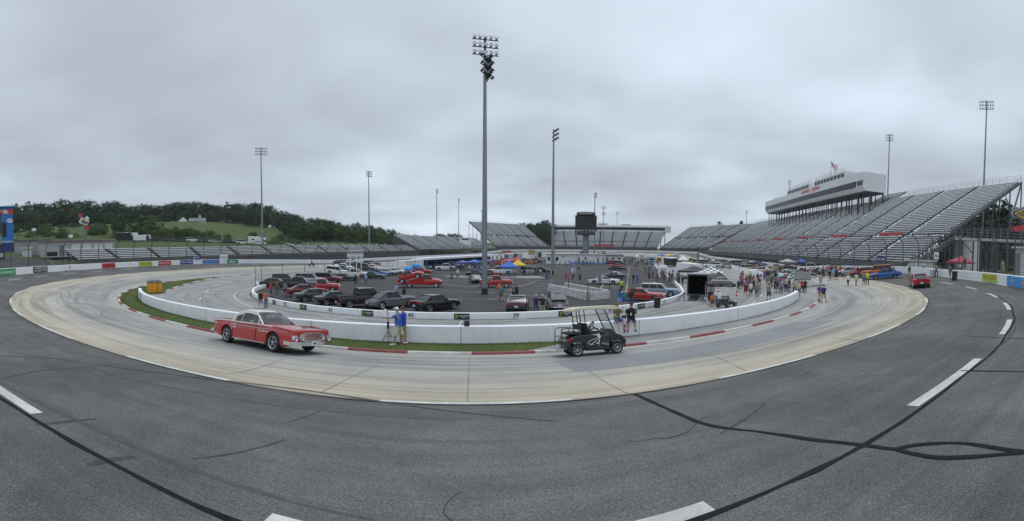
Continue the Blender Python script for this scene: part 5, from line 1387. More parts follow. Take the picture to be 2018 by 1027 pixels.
def car_parts(tn):
    if tn in CM: return CM[tn]
    S=TYPES[tn]; L,hw=S['L'],S['W']/2; P=[]
    body=body_mesh(S); gm,pm=cabin(S); P.append(('window_glass',gm,0)); P.append(('roof',pm,1))
    zf=S['top'][-1][1]; zr=S['top'][0][1]; zt=smooth_tab(L/2-.12,S['top']); 
    old=tn in('fifties','forties','wagon','oldpickup','beetle','classic','convertible','coupeute')
    # bumpers
    for nm,sx in (('front_bumper',1),('rear_bumper',-1)):
        b=MB(); x=sx*(L/2+.02); z=.44 if old else .45; n=8
        for k in range(n):
            y0,y1=-hw*.9+2*hw*.9*k/n,-hw*.9+2*hw*.9*(k+1)/n; f=lambda y:-sx*.16*(abs(y)/hw)**3
            b.bar((x+f(y0),y0,z),(x+f(y1),y1,z),.10 if old else .05,.13 if old else .17)
        P.append((nm,b.mesh(nm,M_CHR if old or 'pickup' in tn else M_BLACK,smooth=40),0))
    b=MB(); zg=(zf+.50)/2+.04; b.box((L/2-.005,0,zg),(.05,hw*1.15,max(.10,(zf-.5)*.55)))
    for k in range(7): b.box((L/2+.022,0,zg-.07+.14*k/6),(.012,hw*1.1,.008),1)
    P.append(('grille',b.mesh('grille',[M_BLACK,M_CHR]),0))
    for s in (1,-1):
        b=MB()
        if old: M=Matrix.Translation((L/2-.05,s*hw*.74,zg+.02))@Matrix.Rotation(R(90),4,'Y'); b.lathe([(.115,-.02),(.118,.055),(.10,.075),(.001,.085)],16,0,M)
        else: b.box((L/2-.035,s*hw*.74,zg+.04),(.12,hw*.30,.11),rz=-s*.25)
        P.append(('headlight',b.mesh('headlight',M_HEAD,smooth=40),0))
        b=MB(); zt_=(zr+.56)/2+.06
        if tn in('pickup','suv','van'): b.box((-L/2-.005,s*hw*.86,zr-.12),(.06,.14,.34))
        elif old: b.box((-L/2-.0,s*hw*.66,zt_),(.06,.26,.10))
        else: b.box((-L/2+.0,s*hw*.56,zr-.12),(.06,hw*.62,.12))
        P.append(('tail_light',b.mesh('tail_light',M_TAIL),0))
        if not old or tn in('classic',):
            b=MB(); b.box((S['cab'][3]-.35,s*(hw*.98+.05),S['belt']+.05),(.10,.17,.12)); P.append(('door_mirror',b.mesh('door_mirror',paint('black')),1))
        b=MB(); x=(S['cab'][1]+S['cab'][3])/2-.4; b.box((x,s*(hw+.008),S['belt']-.14),(.16,.03,.03)); P.append(('door_handle',b.mesh('door_handle',M_CHR),0))
        b=MB()
        for x in ((S['cab'][3]-.25),(S['cab'][1]+S['cab'][3])/2-.62): b.box((x,s*(hw*.997),(S['sill'] if 'sill' in S else .24)+.36),(.012,.012,.42))
        P.append(('door_gap',b.mesh('door_gap',M_UND),0))
        if old: 
            b=MB(); b.bar((-L/2*.75,s*(hw+.004),S['belt']-.20),(L/2*.8,s*(hw+.004),S['belt']-.22),.02,.028); P.append(('side_trim',b.mesh('side_trim',M_CHR),0))
    b=MB(); b.box((-L/2-.05,0,.60),(.02,.32,.16)); P.append(('number_plate',b.mesh('number_plate',M_PLATE),0))
    if tn in('forties','fifties','beetle'):
        r0,r1,f1,f0=S['cab']; bw=hw*S.get('bw',.86); rw=hw*S.get('rw',.7); zb=S['belt']; zr_=S['H']; b=MB(); N_=6
        sec=[(r0-.02,zb-.02,bw*.97),(r0+(r1-r0)*.55,zb+(zr_-zb)*.62,bw*.55+rw*.45*.98),(r1+.02,zr_-.03,rw)]
        for x,z,w_ in sec:
            for f in (-1,-.6,0,.6,1): b.v.append((x-.012,f*(w_+.012),z+.035-(0 if abs(f)<1 else .03)))
        for i in range(2):
            for k in range(4): q_=i*5+k; b.face((q_,q_+5,q_+6,q_+1))
        P.append(('rear_deck',b.mesh('rear_deck',paint('black'),smooth=40),1))
        x0,z0,_=sec[1]; x1,z1,_=sec[2]; b=MB(); w_=rw*.62; L0=lambda t:(x0+(x1-x0)*t-.03,z0+(z1-z0)*t+.055)
        (xa,za),(xb_,zb_)=L0(.1),L0(.72); b.quad((xa,w_,za),(xa,-w_,za),(xb_,-w_*.9,zb_),(xb_,w_*.9,zb_)); P.append(('rear_window',b.mesh('rear_window',M_GLS),0))
    if 'bed' in S:
        a,c,z=S['bed']; b=MB(); b.box(((a+c)/2,0,z+.03),(c-a,hw*1.5,.012),0);  # flat dark sheet on the bed top paints the shade of its hollow
        for s in (1,-1): b.box(((a+c)/2,s*hw*.80,z+.035),(c-a,.10,.05),1)
        b.box((a,0,z+.03),(.06,hw*1.6,.05),1)
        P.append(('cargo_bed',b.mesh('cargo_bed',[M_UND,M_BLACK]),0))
    CM[tn]=(body,P); return CM[tn]
def setm(o,m,i=0): o.material_slots[i].link='OBJECT'; o.material_slots[i].material=m
VIEW={}
def ground_rot(x,y,hd,wb=2.8,tw=1.6):
    f=Vector((math.cos(hd),math.sin(hd))); s=Vector((-f.y,f.x)); 
    zf=gz(x+f.x*wb/2,y+f.y*wb/2); zr=gz(x-f.x*wb/2,y-f.y*wb/2); zl=gz(x+s.x*tw/2,y+s.y*tw/2); z2=gz(x-s.x*tw/2,y-s.y*tw/2)
    X=Vector((f.x*wb,f.y*wb,zf-zr)).normalized(); Y=Vector((s.x*tw,s.y*tw,zl-z2)).normalized(); Z=X.cross(Y).normalized(); Y=Z.cross(X)
    return Matrix((X,Y,Z)).transposed().to_euler(), (zf+zr+zl+z2)/4
def heading(px,ang):     # ang: 0 faces image right, 90 away from the viewer, 180 left, 270 towards the viewer
    th=(px-X0)/F_; return R(ang)-th
def car(tn,px,py,ang,c,label,cat='car',group=None,roof=None,pos=None,small=False,sc=1,dz=0,name='parked_car',hdg=None,rim=None):
    body,P=car_parts(tn); S=TYPES[tn]
    p=pos if pos is not None else at(px,py); hd=hdg if hdg is not None else heading(px,ang)
    e,z=ground_rot(p.x,p.y,hd)
    o=empty(name,(p.x,p.y,z+dz),rot=e,label=label,cat=cat,group=group); o.scale=(sc,)*3
    bo=bpy.data.objects.new('body',body); col.objects.link(bo); bo.parent=o; setm(bo,paint(c))
    for nm,me,pt in P:
        if small and nm in('door_handle','door_gap','number_plate','side_trim','door_mirror'): continue
        q=bpy.data.objects.new(nm,me); col.objects.link(q); q.parent=o
        if pt: setm(q,paint(roof or c) if nm=='roof' else paint(c))
    tm,rm=wheel_mesh(S['wr'],.22 if not small else .22,S['rim'] if rim is None else rim)
    for x in S['ax']:
        for s in (1,-1):
            wq=bpy.data.objects.new('wheel',tm); col.objects.link(wq); wq.parent=o; wq.location=(x,s*(S['W']/2-.125),S['wr'])
            rq=bpy.data.objects.new('rim',rm); col.objects.link(rq); rq.parent=wq
    return o
LOT='cars parked nose out behind the numbered pit wall'
car('coupe',858,611,42,'black','glossy black modern muscle coupe with full-width red tail lights behind wall number 40',rim=0)
car('fifties',772,606,28,'primer','matte grey chopped 1950s coupe behind the pit wall next to the black coupe')
car('pickup',716,604,22,'black','black stepside pickup truck left of the matte grey coupe',cat='truck',rim=0)
car('classic',664,599,18,'black','shiny black classic coupe with chrome window trim left of the black pickup')
car('classic',622,592,14,'green','very dark green classic coupe with its far side to the lot')
car('coupe',604,583,12,'maroon','dark maroon modern coupe half hidden behind the green classic')
car('oldpickup',636,575,-12,'red','bright red 1950s pickup in front of the maroon coupe',cat='truck')
car('pickup',588,570,-8,'black','black four-wheel-drive pickup facing right at the left end of the lot',cat='truck')
car('sedan',543,566,-14,'black','black sedan at the very left corner of the infield lot')
car('suv',564,560,-12,'charcoal','charcoal suv behind the black sedan')
car('suv',612,561,-10,'silver','silver long suv with dark windows facing right',sc=1.08)
car('suv',647,557,-16,'maroon','old red suv with chrome grille beside the silver one')
car('suv',664,541,-10,'white','white long suv at the back of the left lot',sc=1.05)
car('classic',681,553,-18,'charcoal','charcoal muscle car facing right near the red suv')
car('pickup',699,547,-14,'white','white single-cab pickup behind the muscle cars',cat='truck')
car('classic',688,559,-14,'grey','grey low coupe in the second row') if False else None
car('suv',720,533,-8,'green','dark green suv behind the sign gantry')
car('classic',738,549,-28,'green','dark green muscle car with its black hood raised')
car('coupe',747,544,-30,'blue','bright blue muscle coupe angled to the right')
car('classic',764,542,-30,'silver','silver and black 1960s coupe with a long deck')
car('classic',782,540,-30,'white','white 1960s coupe at the right end of its angled row')
car('coupe',831,540,-14,'red','red modern coupe just behind the flatbed truck')
car('pickup',879,533,-5,'white','white crew-cab pickup by the blue pit garage',cat='truck')
car('suv',896,529,-20,'black','black suv behind the white crew-cab pickup')
mu=car('fastback',937,557,-82,'charcoal','dark blue-grey vintage fastback with white hood stripes facing the camera',sc=.97)
b=MB()
for s in (1,-1): b.box((1.75,s*.22,.985-.04),(1.25,.24,.10),rot=Matrix.Rotation(.085,3,'Y'))
b.build('racing_stripe',M_WHITEB,mu)
car('oldpickup',978,566,0,'red','red 1950s pickup with whitewall tyres partly behind the tallest light pole',cat='truck')
car('pickup',985,541,178,'white','white pickup facing left, right of the tallest light pole',cat='truck')
car('classic',968,545,-8,'maroon','dark red low sports car in front of the white pickup')
car('convertible',942,545,-5,'black','long black open convertible left of the tallest light pole')
car('van',1046,540,-4,'silver','silver minivan parked in front of the yellow canopy',cat='van')
car('sedan',1066,538,-10,'black','black sedan behind the silver minivan')
m5=car('fastback',1021,611,86,'charcoal','dark grey fastback seen from behind, by wall number 39')
f4=car('forties',1094,608,100,'primer','dark grey 1940s fastback coupe seen from behind with its hood raised')
b=MB(); b.hexa([(.9,-.5,1.08),(2.0,-.5,1.75),(2.0,.5,1.75),(.9,.5,1.08),(.9,-.5,1.11),(1.95,-.5,1.79),(1.95,.5,1.79),(.9,.5,1.11)]); h_=b.build('hood',paint('primer'),f4)
car('coupeute',1189,560,0,'white','white coupe utility facing right in the open lot')
car('classic',1208,549,172,'navy','dark blue classic coupe with white vinyl top behind the white coupe utility',roof='white')
for px,py,c,t,l in ((1217,533,'black','classic','black classic coupe, nearest of the short stack by the yellow line'),(1219,528,'red','classic','bright red classic coupe second in the stack by the yellow line'),(1221,524,'black','suv','black suv third in the stack by the yellow line'),(1208,520.5,'red','sedan','red sedan in the stack by the yellow line, farther left'),(1210,518,'white','suv','white suv at the back of the stack by the yellow line')):
    car(t,px,py,-3,c,l,small=True)
car('classic',1266,592,-10,'red','long red convertible-backed muscle car behind the black trash bin',sc=1.04)
car('wagon',1300,583,-8,'paleblue','pale blue 1950s station wagon with white roof behind the red muscle car',roof='white')
rc=car('coupe',1812,565,97,'red','red modern muscle coupe with black stripes driving away up the right side')
b=MB(); b.box((-2.2,0,1.02),(.6,1.1,.03)); b.box((-.4,0,1.445),(1.3,1.1,.03)); b.build('racing_stripe',M_BLACK,rc)
car('fastback',1744,549,186,'blue','bright blue modern fastback parked against the right wall')
car('suv',1728,545,184,'orange','orange-red boxy suv behind the bright blue fastback')
car('sedan',1703,545,178,'maroon','dark red sedan left of the orange suv')
car('fastback',1672,543,186,'silver','silver and black sports coupe near the right wall')
car('pickup',1597,535,-6,'white','white pickup before the low bleachers rows at right',cat='truck')
car('classic',1640,538,184,'red','red car with a long hood behind the standing crowd at right')
car('convertible',1606,545,5,'black','black open car behind the steel stair platform')
car('fifties',1548,549,184,'white','white rounded 1950s car behind the pit wall crowd')
car('fifties',1562,552,184,'teal','teal rounded 1950s car next to the white one')
car('classic',1525,546,180,'red','red classic behind the front pit wall')
car('fifties',1500,540,178,'cream','cream 1950s car behind the front pit wall')
car('wagon',1478,534,-4,'tan','tan station wagon behind the front pit wall')
car('wagon',1452,530,178,'silver','silver wagon behind the checkered canopy')
# far rows, generated
CN=dict(classic='classic coupe',sedan='sedan',suv='suv',pickup='pickup',coupe='muscle coupe',fifties='rounded old car',wagon='wagon',van='van',convertible='convertible',fastback='fastback')
used=set(); rn=random.Random(21)
def farcars(n,poly,zone,angs,types=('classic','sedan','suv','pickup','coupe','fifties','wagon','classic'),mind=4.6,row=None):
    done=[]; tries=0
    while len(done)<n and tries<900:
        tries+=1
        px=rn.uniform(poly[0],poly[1]); t=(px-poly[0])/(poly[1]-poly[0]); py=rn.uniform(poly[2]+(poly[4]-poly[2])*t,poly[3]+(poly[5]-poly[3])*t)
        p=at(px,py)
        if any((p-q).length<mind for q in done): continue
        ty=rn.choice(types); c=rn.choice(list(PC.keys())[:13]+['white','black','silver','red'])
        for _ in range(60):
            if (zone,ty,c) not in used: break
            ty=rn.choice(types); c=rn.choice(list(PC.keys()))
        used.add((zone,ty,c)); done.append(p)
        car(ty,px,py,rn.choice(angs)+rn.uniform(-4,4),c,f'{c} {CN[ty]} {zone}',small=True,group='cars '+zone,pos=p)
    return done
farcars(16,(1400,1560,519,528,522,533),'in the crowded rows below the main stand',(0,180,170,10))
farcars(14,(1330,1420,512,520,518,527),'in the distant rows right of the infield lane',(0,180,60))
farcars(10,(1570,1700,527,533,528,536),'parked along the wall before the main stand',(0,180))
farcars(14,(1085,1230,499,505,498,504),'behind the long white infield building',(0,180,90))
farcars(12,(980,1075,511,524,508,520),'among the tents left of the infield building',(0,20,180))
farcars(8,(660,735,529,538,524,532),'at the back of the left lot',(-15,-20),mind=4)
# cars and trailers on the bank at left
def bank(px,py): return at(px,py)
for t,px,d,c,an,l in (('suv',381,164,'white',0,'white suv parked on the bank near the fence gap'),('suv',404,163,'charcoal',0,'dark suv on the bank right of the white one'),('sedan',424,162,'silver',5,'silver sedan on the bank behind the dark suv'),('suv',453,162,'black',0,'black suv alone on the bank in mid field'),('suv',479,160,'white',0,'white suv just left of the white camper'),('van',575,160,'silver',0,'silver minivan alone on the bank right of the pole'),('pickup',303,172,'black',10,'black pickup beside the open white trailer'),('pickup',331,170,'charcoal',0,'dark flat-roofed utility cart on the bank')):
    p=dirat(px,d); car(t,px,0,an,c,l,pos=p,small=True,group='vehicles parked on the grassy bank')
def boxveh(name,label,cat,px,dist,ang,L,W,H,c,feats=(),z0=.5,wx=None,pos=None,wr=.38,dz=0,roofc=None,mats=None):
    p=pos if pos is not None else dirat(px,dist); hd=heading(px,ang); e,z=ground_rot(p.x,p.y,hd)
    o=empty(name,(p.x,p.y,z+dz),rot=e,label=label,cat=cat)
    b=MB(); b.box((0,0,z0+(H-z0)/2),(L,W,H-z0)); bo=b.build('box_body',c,o)
    md=bo.modifiers.new('bevel','BEVEL'); md.width=.08; md.segments=2
    b=MB(); b.box((0,0,H+.03),(L-.1,W-.1,.06)); b.box((L*.1,0,H+.1),(.7,.7,.14)); b.build('roof',roofc or M_WHITEB,o)
    b=MB(); b.box((0,0,z0+.03),(L+.03,W+.03,.10)); b.build('skirt_trim',M_DSTEEL,o)
    for nm,cx,cy,cz,sx,sy,sz,m in feats: b=MB(); b.box((cx,cy,cz),(sx,sy,sz)); b.build(nm,m,o)
    tm,rm=wheel_mesh(wr,.22,1)
    for x in (wx or (-L*.1,L*.06)):
        for s in (1,-1):
            w_=bpy.data.objects.new('wheel',tm); col.objects.link(w_); w_.parent=o; w_.location=(x,s*(W/2-.05),wr); r_=bpy.data.objects.new('rim',rm); col.objects.link(r_); r_.parent=w_
    return o
boxveh('camper','white motor camper with black swoosh and over-cab bunk on the bank','camper',503,160,0,5.2,2.3,3.0,M_WHITEB,[('cab',3.2,0,1.3,1.6,2.1,1.5,M_WHITEB),('cab_window',3.3,0,1.75,1.45,2.14,.55,M_GLS),('over_cab',3.,0,2.55,1.8,2.3,.9,M_WHITEB),('window',-.9,0,2.,.8,2.34,.5,M_GLS),('swoosh',.8,0,1.4,1.8,2.33,.25,M_BLACK)],wx=(-1.5,3.1))
boxveh('motorhome','black and white large motorhome behind the concession building','camper',247,176,-8,7,2.5,3.6,M_BLACK,[('cab',4.2,0,1.5,1.6,2.3,2.0,M_WHITEB),('over_cab',4.,0,3.0,2.2,2.5,1.1,M_WHITEB),('windscreen',4.6,0,2.0,.9,2.1,.7,M_GLS),('slide_out',-1,1.3,2.0,2.5,.3,1.2,M_DSTEEL),('window',-1.5,0,2.4,1.4,2.55,.5,M_GLS)],wx=(-2.2,4.))
boxveh('enclosed_trailer','white enclosed trailer with an open dark side door on the bank','trailer',282,172,0,6.2,2.3,2.6,M_WHITEB,[('side_door_shade',2.,0,1.5,1.2,2.35,1.8,M_DARKV)])  # dark slab paints the shaded doorway onto a closed box
boxveh('food_trailer','white trailer with stair landing next to the maroon-trimmed building','trailer',223,118,0,3,2,1.7,M_WBLD,[])
# race transporters, trailers on pit road and infield
p=at(1343,551)
boxveh('enclosed_trailer','long white enclosed trailer behind the black canopy','trailer',1345,0,108,9.5,2.5,3.1,M_WHITEB,[('rear_door',-4.77,0,1.7,.03,2.2,2.3,M_WBLD),('corner_trim',-4.75,1.24,1.8,.08,.08,2.6,M_DSTEEL),('corner_trim',-4.75,-1.24,1.8,.08,.08,2.6,M_DSTEEL),('lamp',-4.8,1.0,3.0,.04,.2,.08,M_TAIL),('lamp',-4.8,-1.0,3.0,.04,.2,.08,M_TAIL)],pos=Vector((p.x+3,p.y+2.5,p.z)))
p=at(1374,590); hd=heading(1374,80)
ot=empty('race_trailer',(p.x,p.y,p.z),rot=ground_rot(p.x,p.y,hd)[0],label='grey enclosed trailer with open black interior and ramp beside the black canopy',cat='trailer')
W2,H2,L2=1.25,2.45,6.
b=MB()
for s in (1,-1): b.box((L2/2,s*W2,.5+H2/2),(L2,.07,H2))
b.box((L2,0,.5+H2/2),(.07,2.5,H2)); b.box((L2/2,0,H2+.5),(L2+.05,2.6,.07)); b.box((L2/2,0,.5),(L2,2.5,.08)); b.build('box_body',mat('trailer_grey',(.30,.30,.29),.5,.2,var=.1),ot)
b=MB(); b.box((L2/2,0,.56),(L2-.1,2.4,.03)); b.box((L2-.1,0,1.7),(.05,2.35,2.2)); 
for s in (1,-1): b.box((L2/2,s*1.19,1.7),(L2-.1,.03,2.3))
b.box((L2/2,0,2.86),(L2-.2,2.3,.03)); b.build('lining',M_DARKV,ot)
b=MB(); b.hexa([(-2.,-.15,.02),(0,-.15,.46),(0,.75,.46),(-2.,.75,.02),(-2.,-.15,.08),(0,-.15,.52),(0,.75,.52),(-2.,.75,.08)]); b.build('ramp',M_BLACK,ot)
b=MB()
for y in (-1.2,.78): b.hexa([(-2.,y,.0),(0,y,.45),(0,y+.85,.45),(-2.,y+.85,.0),(-2.,y,.05),(0,y,.50),(0,y+.85,.50),(-2.,y+.85,.05)])
b.build('ramp_plate',M_STEEL,ot)
b=MB()
for s in (1,-1): b.box((.02,s*1.22,1.7),(.09,.13,2.5))
b.box((.02,0,2.93),(.09,2.5,.16)); b.build('door_frame',M_STEEL,ot)
tm,rm=wheel_mesh(.36,.22,1)
for x in (2.4,3.2):
    for s in (1,-1): w_=bpy.data.objects.new('wheel',tm); col.objects.link(w_); w_.parent=ot; w_.location=(x,s*1.36,.36)
p=at(1308,562)
boxveh('vending_cart','small white box cart with windows on the infield lane','cart',1308,0,95,2.2,1.9,2.3,M_WHITEB,[('window',-1.12,0,1.5,.03,1.3,.8,M_GBLD),('counter',-1.2,0,1.0,.3,1.6,.06,M_STEEL),('sticker',-1.13,.5,.8,.03,.5,.4,M_NAVY)],pos=at(1306,546),wr=.22,z0=.3)
boxveh('race_hauler','black open-sided hauler trailer left of the white trailer','trailer',1318,0,108,8,2.5,2.9,M_BLACK,[('rear_opening_shade',-4.02,0,1.6,.03,2.1,1.9,M_DARKV),('white_roof_edge',0,0,2.85,8.1,2.55,.12,M_WHITEB)],pos=at(1322,525))  # thin dark panel at the rear stands for the shade inside
boxveh('box_truck','pale blue box truck far down the infield lane','truck',1283,0,100,5,2.2,2.9,mat('pale_blue',(.25,.42,.5),.5),[('windscreen',-2.52,0,1.9,.03,1.8,.6,M_GLS),('grille',-2.52,0,1.0,.03,1.6,.4,M_DSTEEL),('cab_roof',-1.6,0,3.1,1.6,2.,.5,M_WHITEB)],pos=at(1282,521))
boxveh('generator_trailer','yellow boxy trailer right of the pale blue box truck','trailer',1298,0,100,4,2.2,2.4,M_YELB,[('vent',-2.02,0,1.4,.03,1.4,1.2,M_DSTEEL)],pos=at(1297,518))
for i,(px,py,c,l) in enumerate(((1262,514,M_WHITEB,'white hauler at the far end of the infield lane'),(1330,516,M_GBLD,'grey hauler right of the infield lane'),(1021,513,M_BLACK,'black hauler behind the yellow canopy'),(1060,508,M_BLACK,'tall black transporter left of the infield building'),(1003,517,M_NAVY,'dark blue hauler behind the blue canopy'))):
    boxveh('race_hauler',l,'trailer',px,0,75 if i%2 else 100,7.5,2.5,3.2,c,[('rear_door',-3.77,0,1.8,.03,2.1,2.3,M_GBLD)],pos=at(px,py))
# pit garage strip at left centre
g0,g1=at(745,541),at(988,517)
gs=empty('pit_garage',(0,0,0),label='long open pit garage with white fascia roof and blue columns along the back stretch',cat='garage')
d=(g1-g0); d.z=0; dn=d.normalized(); n=Vector((dn.y,-dn.x,0)); 
if n.dot(g0)>0: n=-n
Lg=d.length; bk=-n*5
b=MB()
def gsb(u0,u1,o0,o1,z0,z1): 
    a,c=g0+dn*u0,g0+dn*u1; P=[]
    for z in (z0,z1):
        for v,o_ in ((a,o0),(c,o0),(c,o1),(a,o1)): q=v+n*o_; P.append(Vector((q.x,q.y,gz(v.x,v.y)+z)))
    b.hexa(P)
u_=[Lg*k/18 for k in range(19)]
for a,c in zip(u_[5:],u_[6:]): gsb(a,c,.3,-5,2.6,3.15)
b.build('fascia_roof',M_WHITEB,gs)
b=MB()
for a in u_[5:]: gsb(a-.15,a+.15,0,-.3,0,2.6)
b.build('column',mat('column_blue',(.02,.06,.30),.5),gs)
b=MB()
for a,c in zip(u_[5:],u_[6:]): gsb(a,c,-4.6,-4.8,0,2.6)
b.build('back_wall',M_NAVY,gs)
b=MB()
for a,c in zip(u_[5:-1:2],u_[6::2]): gsb(a+.2,c-.2,-1.,-3.6,.2,.95)
b.build('work_bench',M_GBLD,gs)
b=MB()
gsb(u_[0],u_[3],0,-.3,0,1.5); b.build('low_wall',M_WHITEB,gs)
b=MB(); gsb(u_[3],u_[5]-.2,-1,-4.5,0,2.7); wt=b.build('white_container',M_WHITEB,gs)
M_TARP=mat('blue_tarp',(.03,.25,.62),.5,var=.2)
for i,(px,py,rr) in enumerate(((805,532,.9),(821,526,1.1))):
    q=at(px,py+10); b=MB(); b.ball((0,0,0),rr,12,0,(1.1,.8,.75)); o=b.build('equipment_cover',M_TARP,smooth=True,label='blue tarpaulin bundle, %s one beside the white container'%('lower left' if i==0 else 'upper right'),cat='tarpaulin'); o.location=(q.x,q.y,ztop(px,py,math.hypot(q.x,q.y)))
# ------------------------------------------------------------------ canopies
def canopy(px,py,w_,d_,ang,c,label,h=2.1,peak=1.1,val=.32,posts=True,pos=None,txt=None,weights=False,rowm=None):
    p=pos if pos is not None else at(px,py); e,z=ground_rot(p.x,p.y,heading(px,ang))
    o=empty('canopy_tent',(p.x,p.y,z),rot=(0,0,heading(px,ang)),label=label,cat='canopy')
    b=MB(); n=8; hx,hy=w_/2,d_/2
    def zz_(u,v): m=max(abs(u),abs(v)); return h+peak*(1-m)**1.25
    for i in range(n):
        for j in range(n):
            q=[((i+a)/n*2-1,(j+c_)/n*2-1) for a,c_ in ((0,0),(1,0),(1,1),(0,1))]
            b.quad(*[(u*hx,v*hy,zz_(u,v)) for u,v in q],mi=(0 if rowm is None else ((i+j)%2)))
    b.build('canopy_top',[c] if rowm is None else [c,rowm],o,smooth=(35 if rowm is None else False))
    for (a0,a1) in (((-hx,-hy),(hx,-hy)),((hx,-hy),(hx,hy)),((hx,hy),(-hx,hy)),((-hx,hy),(-hx,-hy))):
        b=MB(); b.quad((*a0,h),(*a1,h),(*a1,h-val),(*a0,h-val)); b.build('valance',c,o)
    if posts:
        for sx in (-1,1):
            for sy in (-1,1):
                b=MB(); b.box((sx*hx*.97,sy*hy*.97,h/2),(.05,.05,h)); b.build('leg',M_STEEL if not weights else M_WHITEB,o)
                if weights: b=MB(); b.lathe([(.15,0),(.16,.02),(.17,.36),(.15,.38)],14,0,Matrix.Translation((sx*hx*.97,sy*hy*.97,0))); b.build('weight_bucket',M_WHITEB,o)
    return o
M_CBLK=mat('canopy_black',(.018,.018,.024),.6,var=.2); M_CBLU=mat('canopy_blue',(.02,.13,.50),.6,var=.1); M_CYEL=mat('canopy_yellow',(.65,.45,.02),.6,var=.1); M_CRED=mat('canopy_red',(.45,.03,.04),.6,var=.1); M_CGRY=mat('canopy_grey',(.38,.36,.36),.6,var=.1); M_CWHT=mat('canopy_white',(.7,.7,.7),.6,var=.05); M_CMAR=mat('canopy_maroon',(.35,.03,.06),.6,var=.1)
c1=canopy(1419,596,3.0,3.0,8,M_CBLK,'black peaked canopy tent with white dealer lettering on pit road',weights=True,h=2.15,peak=1.2)
text('CITY',.36,M_WHITEB,c1,(-.1,-1.02,2.82),(1,0,0),(0,.78,.62),width=.8); text('CHEVROLET',.34,M_WHITEB,c1,(-.1,-1.32,2.52),(1,0,0),(0,.78,.62),width=2.1)
text('CHEVROLET',.15,M_YELB,c1,(-.6,-1.515,2.0),(1,0,0),(0,0,1),width=.6); text('CITY CHEVROLET',.13,M_WHITEB,c1,(.6,-1.515,2.0),(1,0,0),(0,0,1),width=1.)
p2=c1.location+Matrix.Rotation(heading(1419,8),3,'Z')@Vector((.25,3.25,0)); p2.z=gz(p2.x,p2.y)
c2=canopy(1430,585,3.0,3.0,8,M_CBLK,'second black canopy directly behind the dealer canopy',pos=p2,h=2.15,peak=1.2,weights=True)
canopy(1400,565,4.5,3.5,5,M_WHITEB,'black and white checkered canopy behind the black canopies',h=2.1,peak=1.0,rowm=M_BLKB,pos=at(1403,561))
canopy(1003,545,3.2,3.2,15,M_CBLU,'bright blue canopy tent with blue side walls, left of the yellow one',peak=1.3)
canopy(1021,540,3.2,3.2,10,M_CYEL,'yellow canopy tent in the infield paddock',peak=1.2)
canopy(1017,527,3.2,3.2,0,M_CRED,'bright red canopy tent behind the yellow canopy')
canopy(1552,531,4.6,3.,0,M_CGRY,'grey flat-peaked canopy among the cars below the main stand',peak=.7)
canopy(1578,530,3.2,3.,0,M_CBLU,'blue canopy right of the grey one below the main stand',peak=.6)
canopy(1894,526,4.6,3.2,-12,M_CMAR,'dark red canopy behind the right end wall',peak=1.1,pos=dirat(1893,80))
canopy(1346,524,3.6,3.4,0,M_CWHT,'white peaked canopy behind the long white trailer',peak=1.4)
canopy(1258,514,3.2,3.2,0,M_CWHT,'small white peaked tent at the far end of the lane',peak=1.3)
canopy(1304,511,4.5,3.2,0,M_CBLU,'far blue canopy right of the yellow generator trailer')
canopy(1318,512,4,3.2,0,M_CYEL,'far yellow canopy beyond the haulers')
canopy(1365,543,6.,3.,4,M_CBLK,'black awning stretched between trailer and checkered canopy',peak=.9,pos=at(1368,556))
for i,(px,py,c,l) in enumerate(((935,531,M_CBLU,'dark blue awning before the pit garage left of the tall pole'),(960,529,M_NAVY,'navy awning right of the tall pole in the paddock'),(912,533,M_NAVY,'navy awning at the open end of the pit garage'),(1000,528,M_CRED,'maroon awning between the red and blue canopies'))): canopy(px,py,4,3,5,c,l,peak=.6)
# tall feather banner, flags
p=at(1373,545); o=empty('feather_banner',p,rz=-(1373-X0)/F_,label='tall narrow black feather banner beside the checkered canopy',cat='banner'); h=ztop(1373,486,math.hypot(p.x,p.y))-p.z
b=MB(); b.tube([(0,0,0),(0,0,h)],.03,6); b.build('pole',M_STEEL,o); b=MB(); b.hexa([(.03,-.01,1.6),(.45,-.01,1.7),(.45,.01,1.7),(.03,.01,1.6),(.03,-.01,h),(.38,-.01,h-.2),(.38,.01,h-.2),(.03,.01,h)]); fb=b.build('cloth',M_CBLK,o)
text('CHEVROLET',.3,M_WHITEB,fb,(.22,-.02,(h+1.7)/2),(0,0,1),(-1,0,0),width=3)
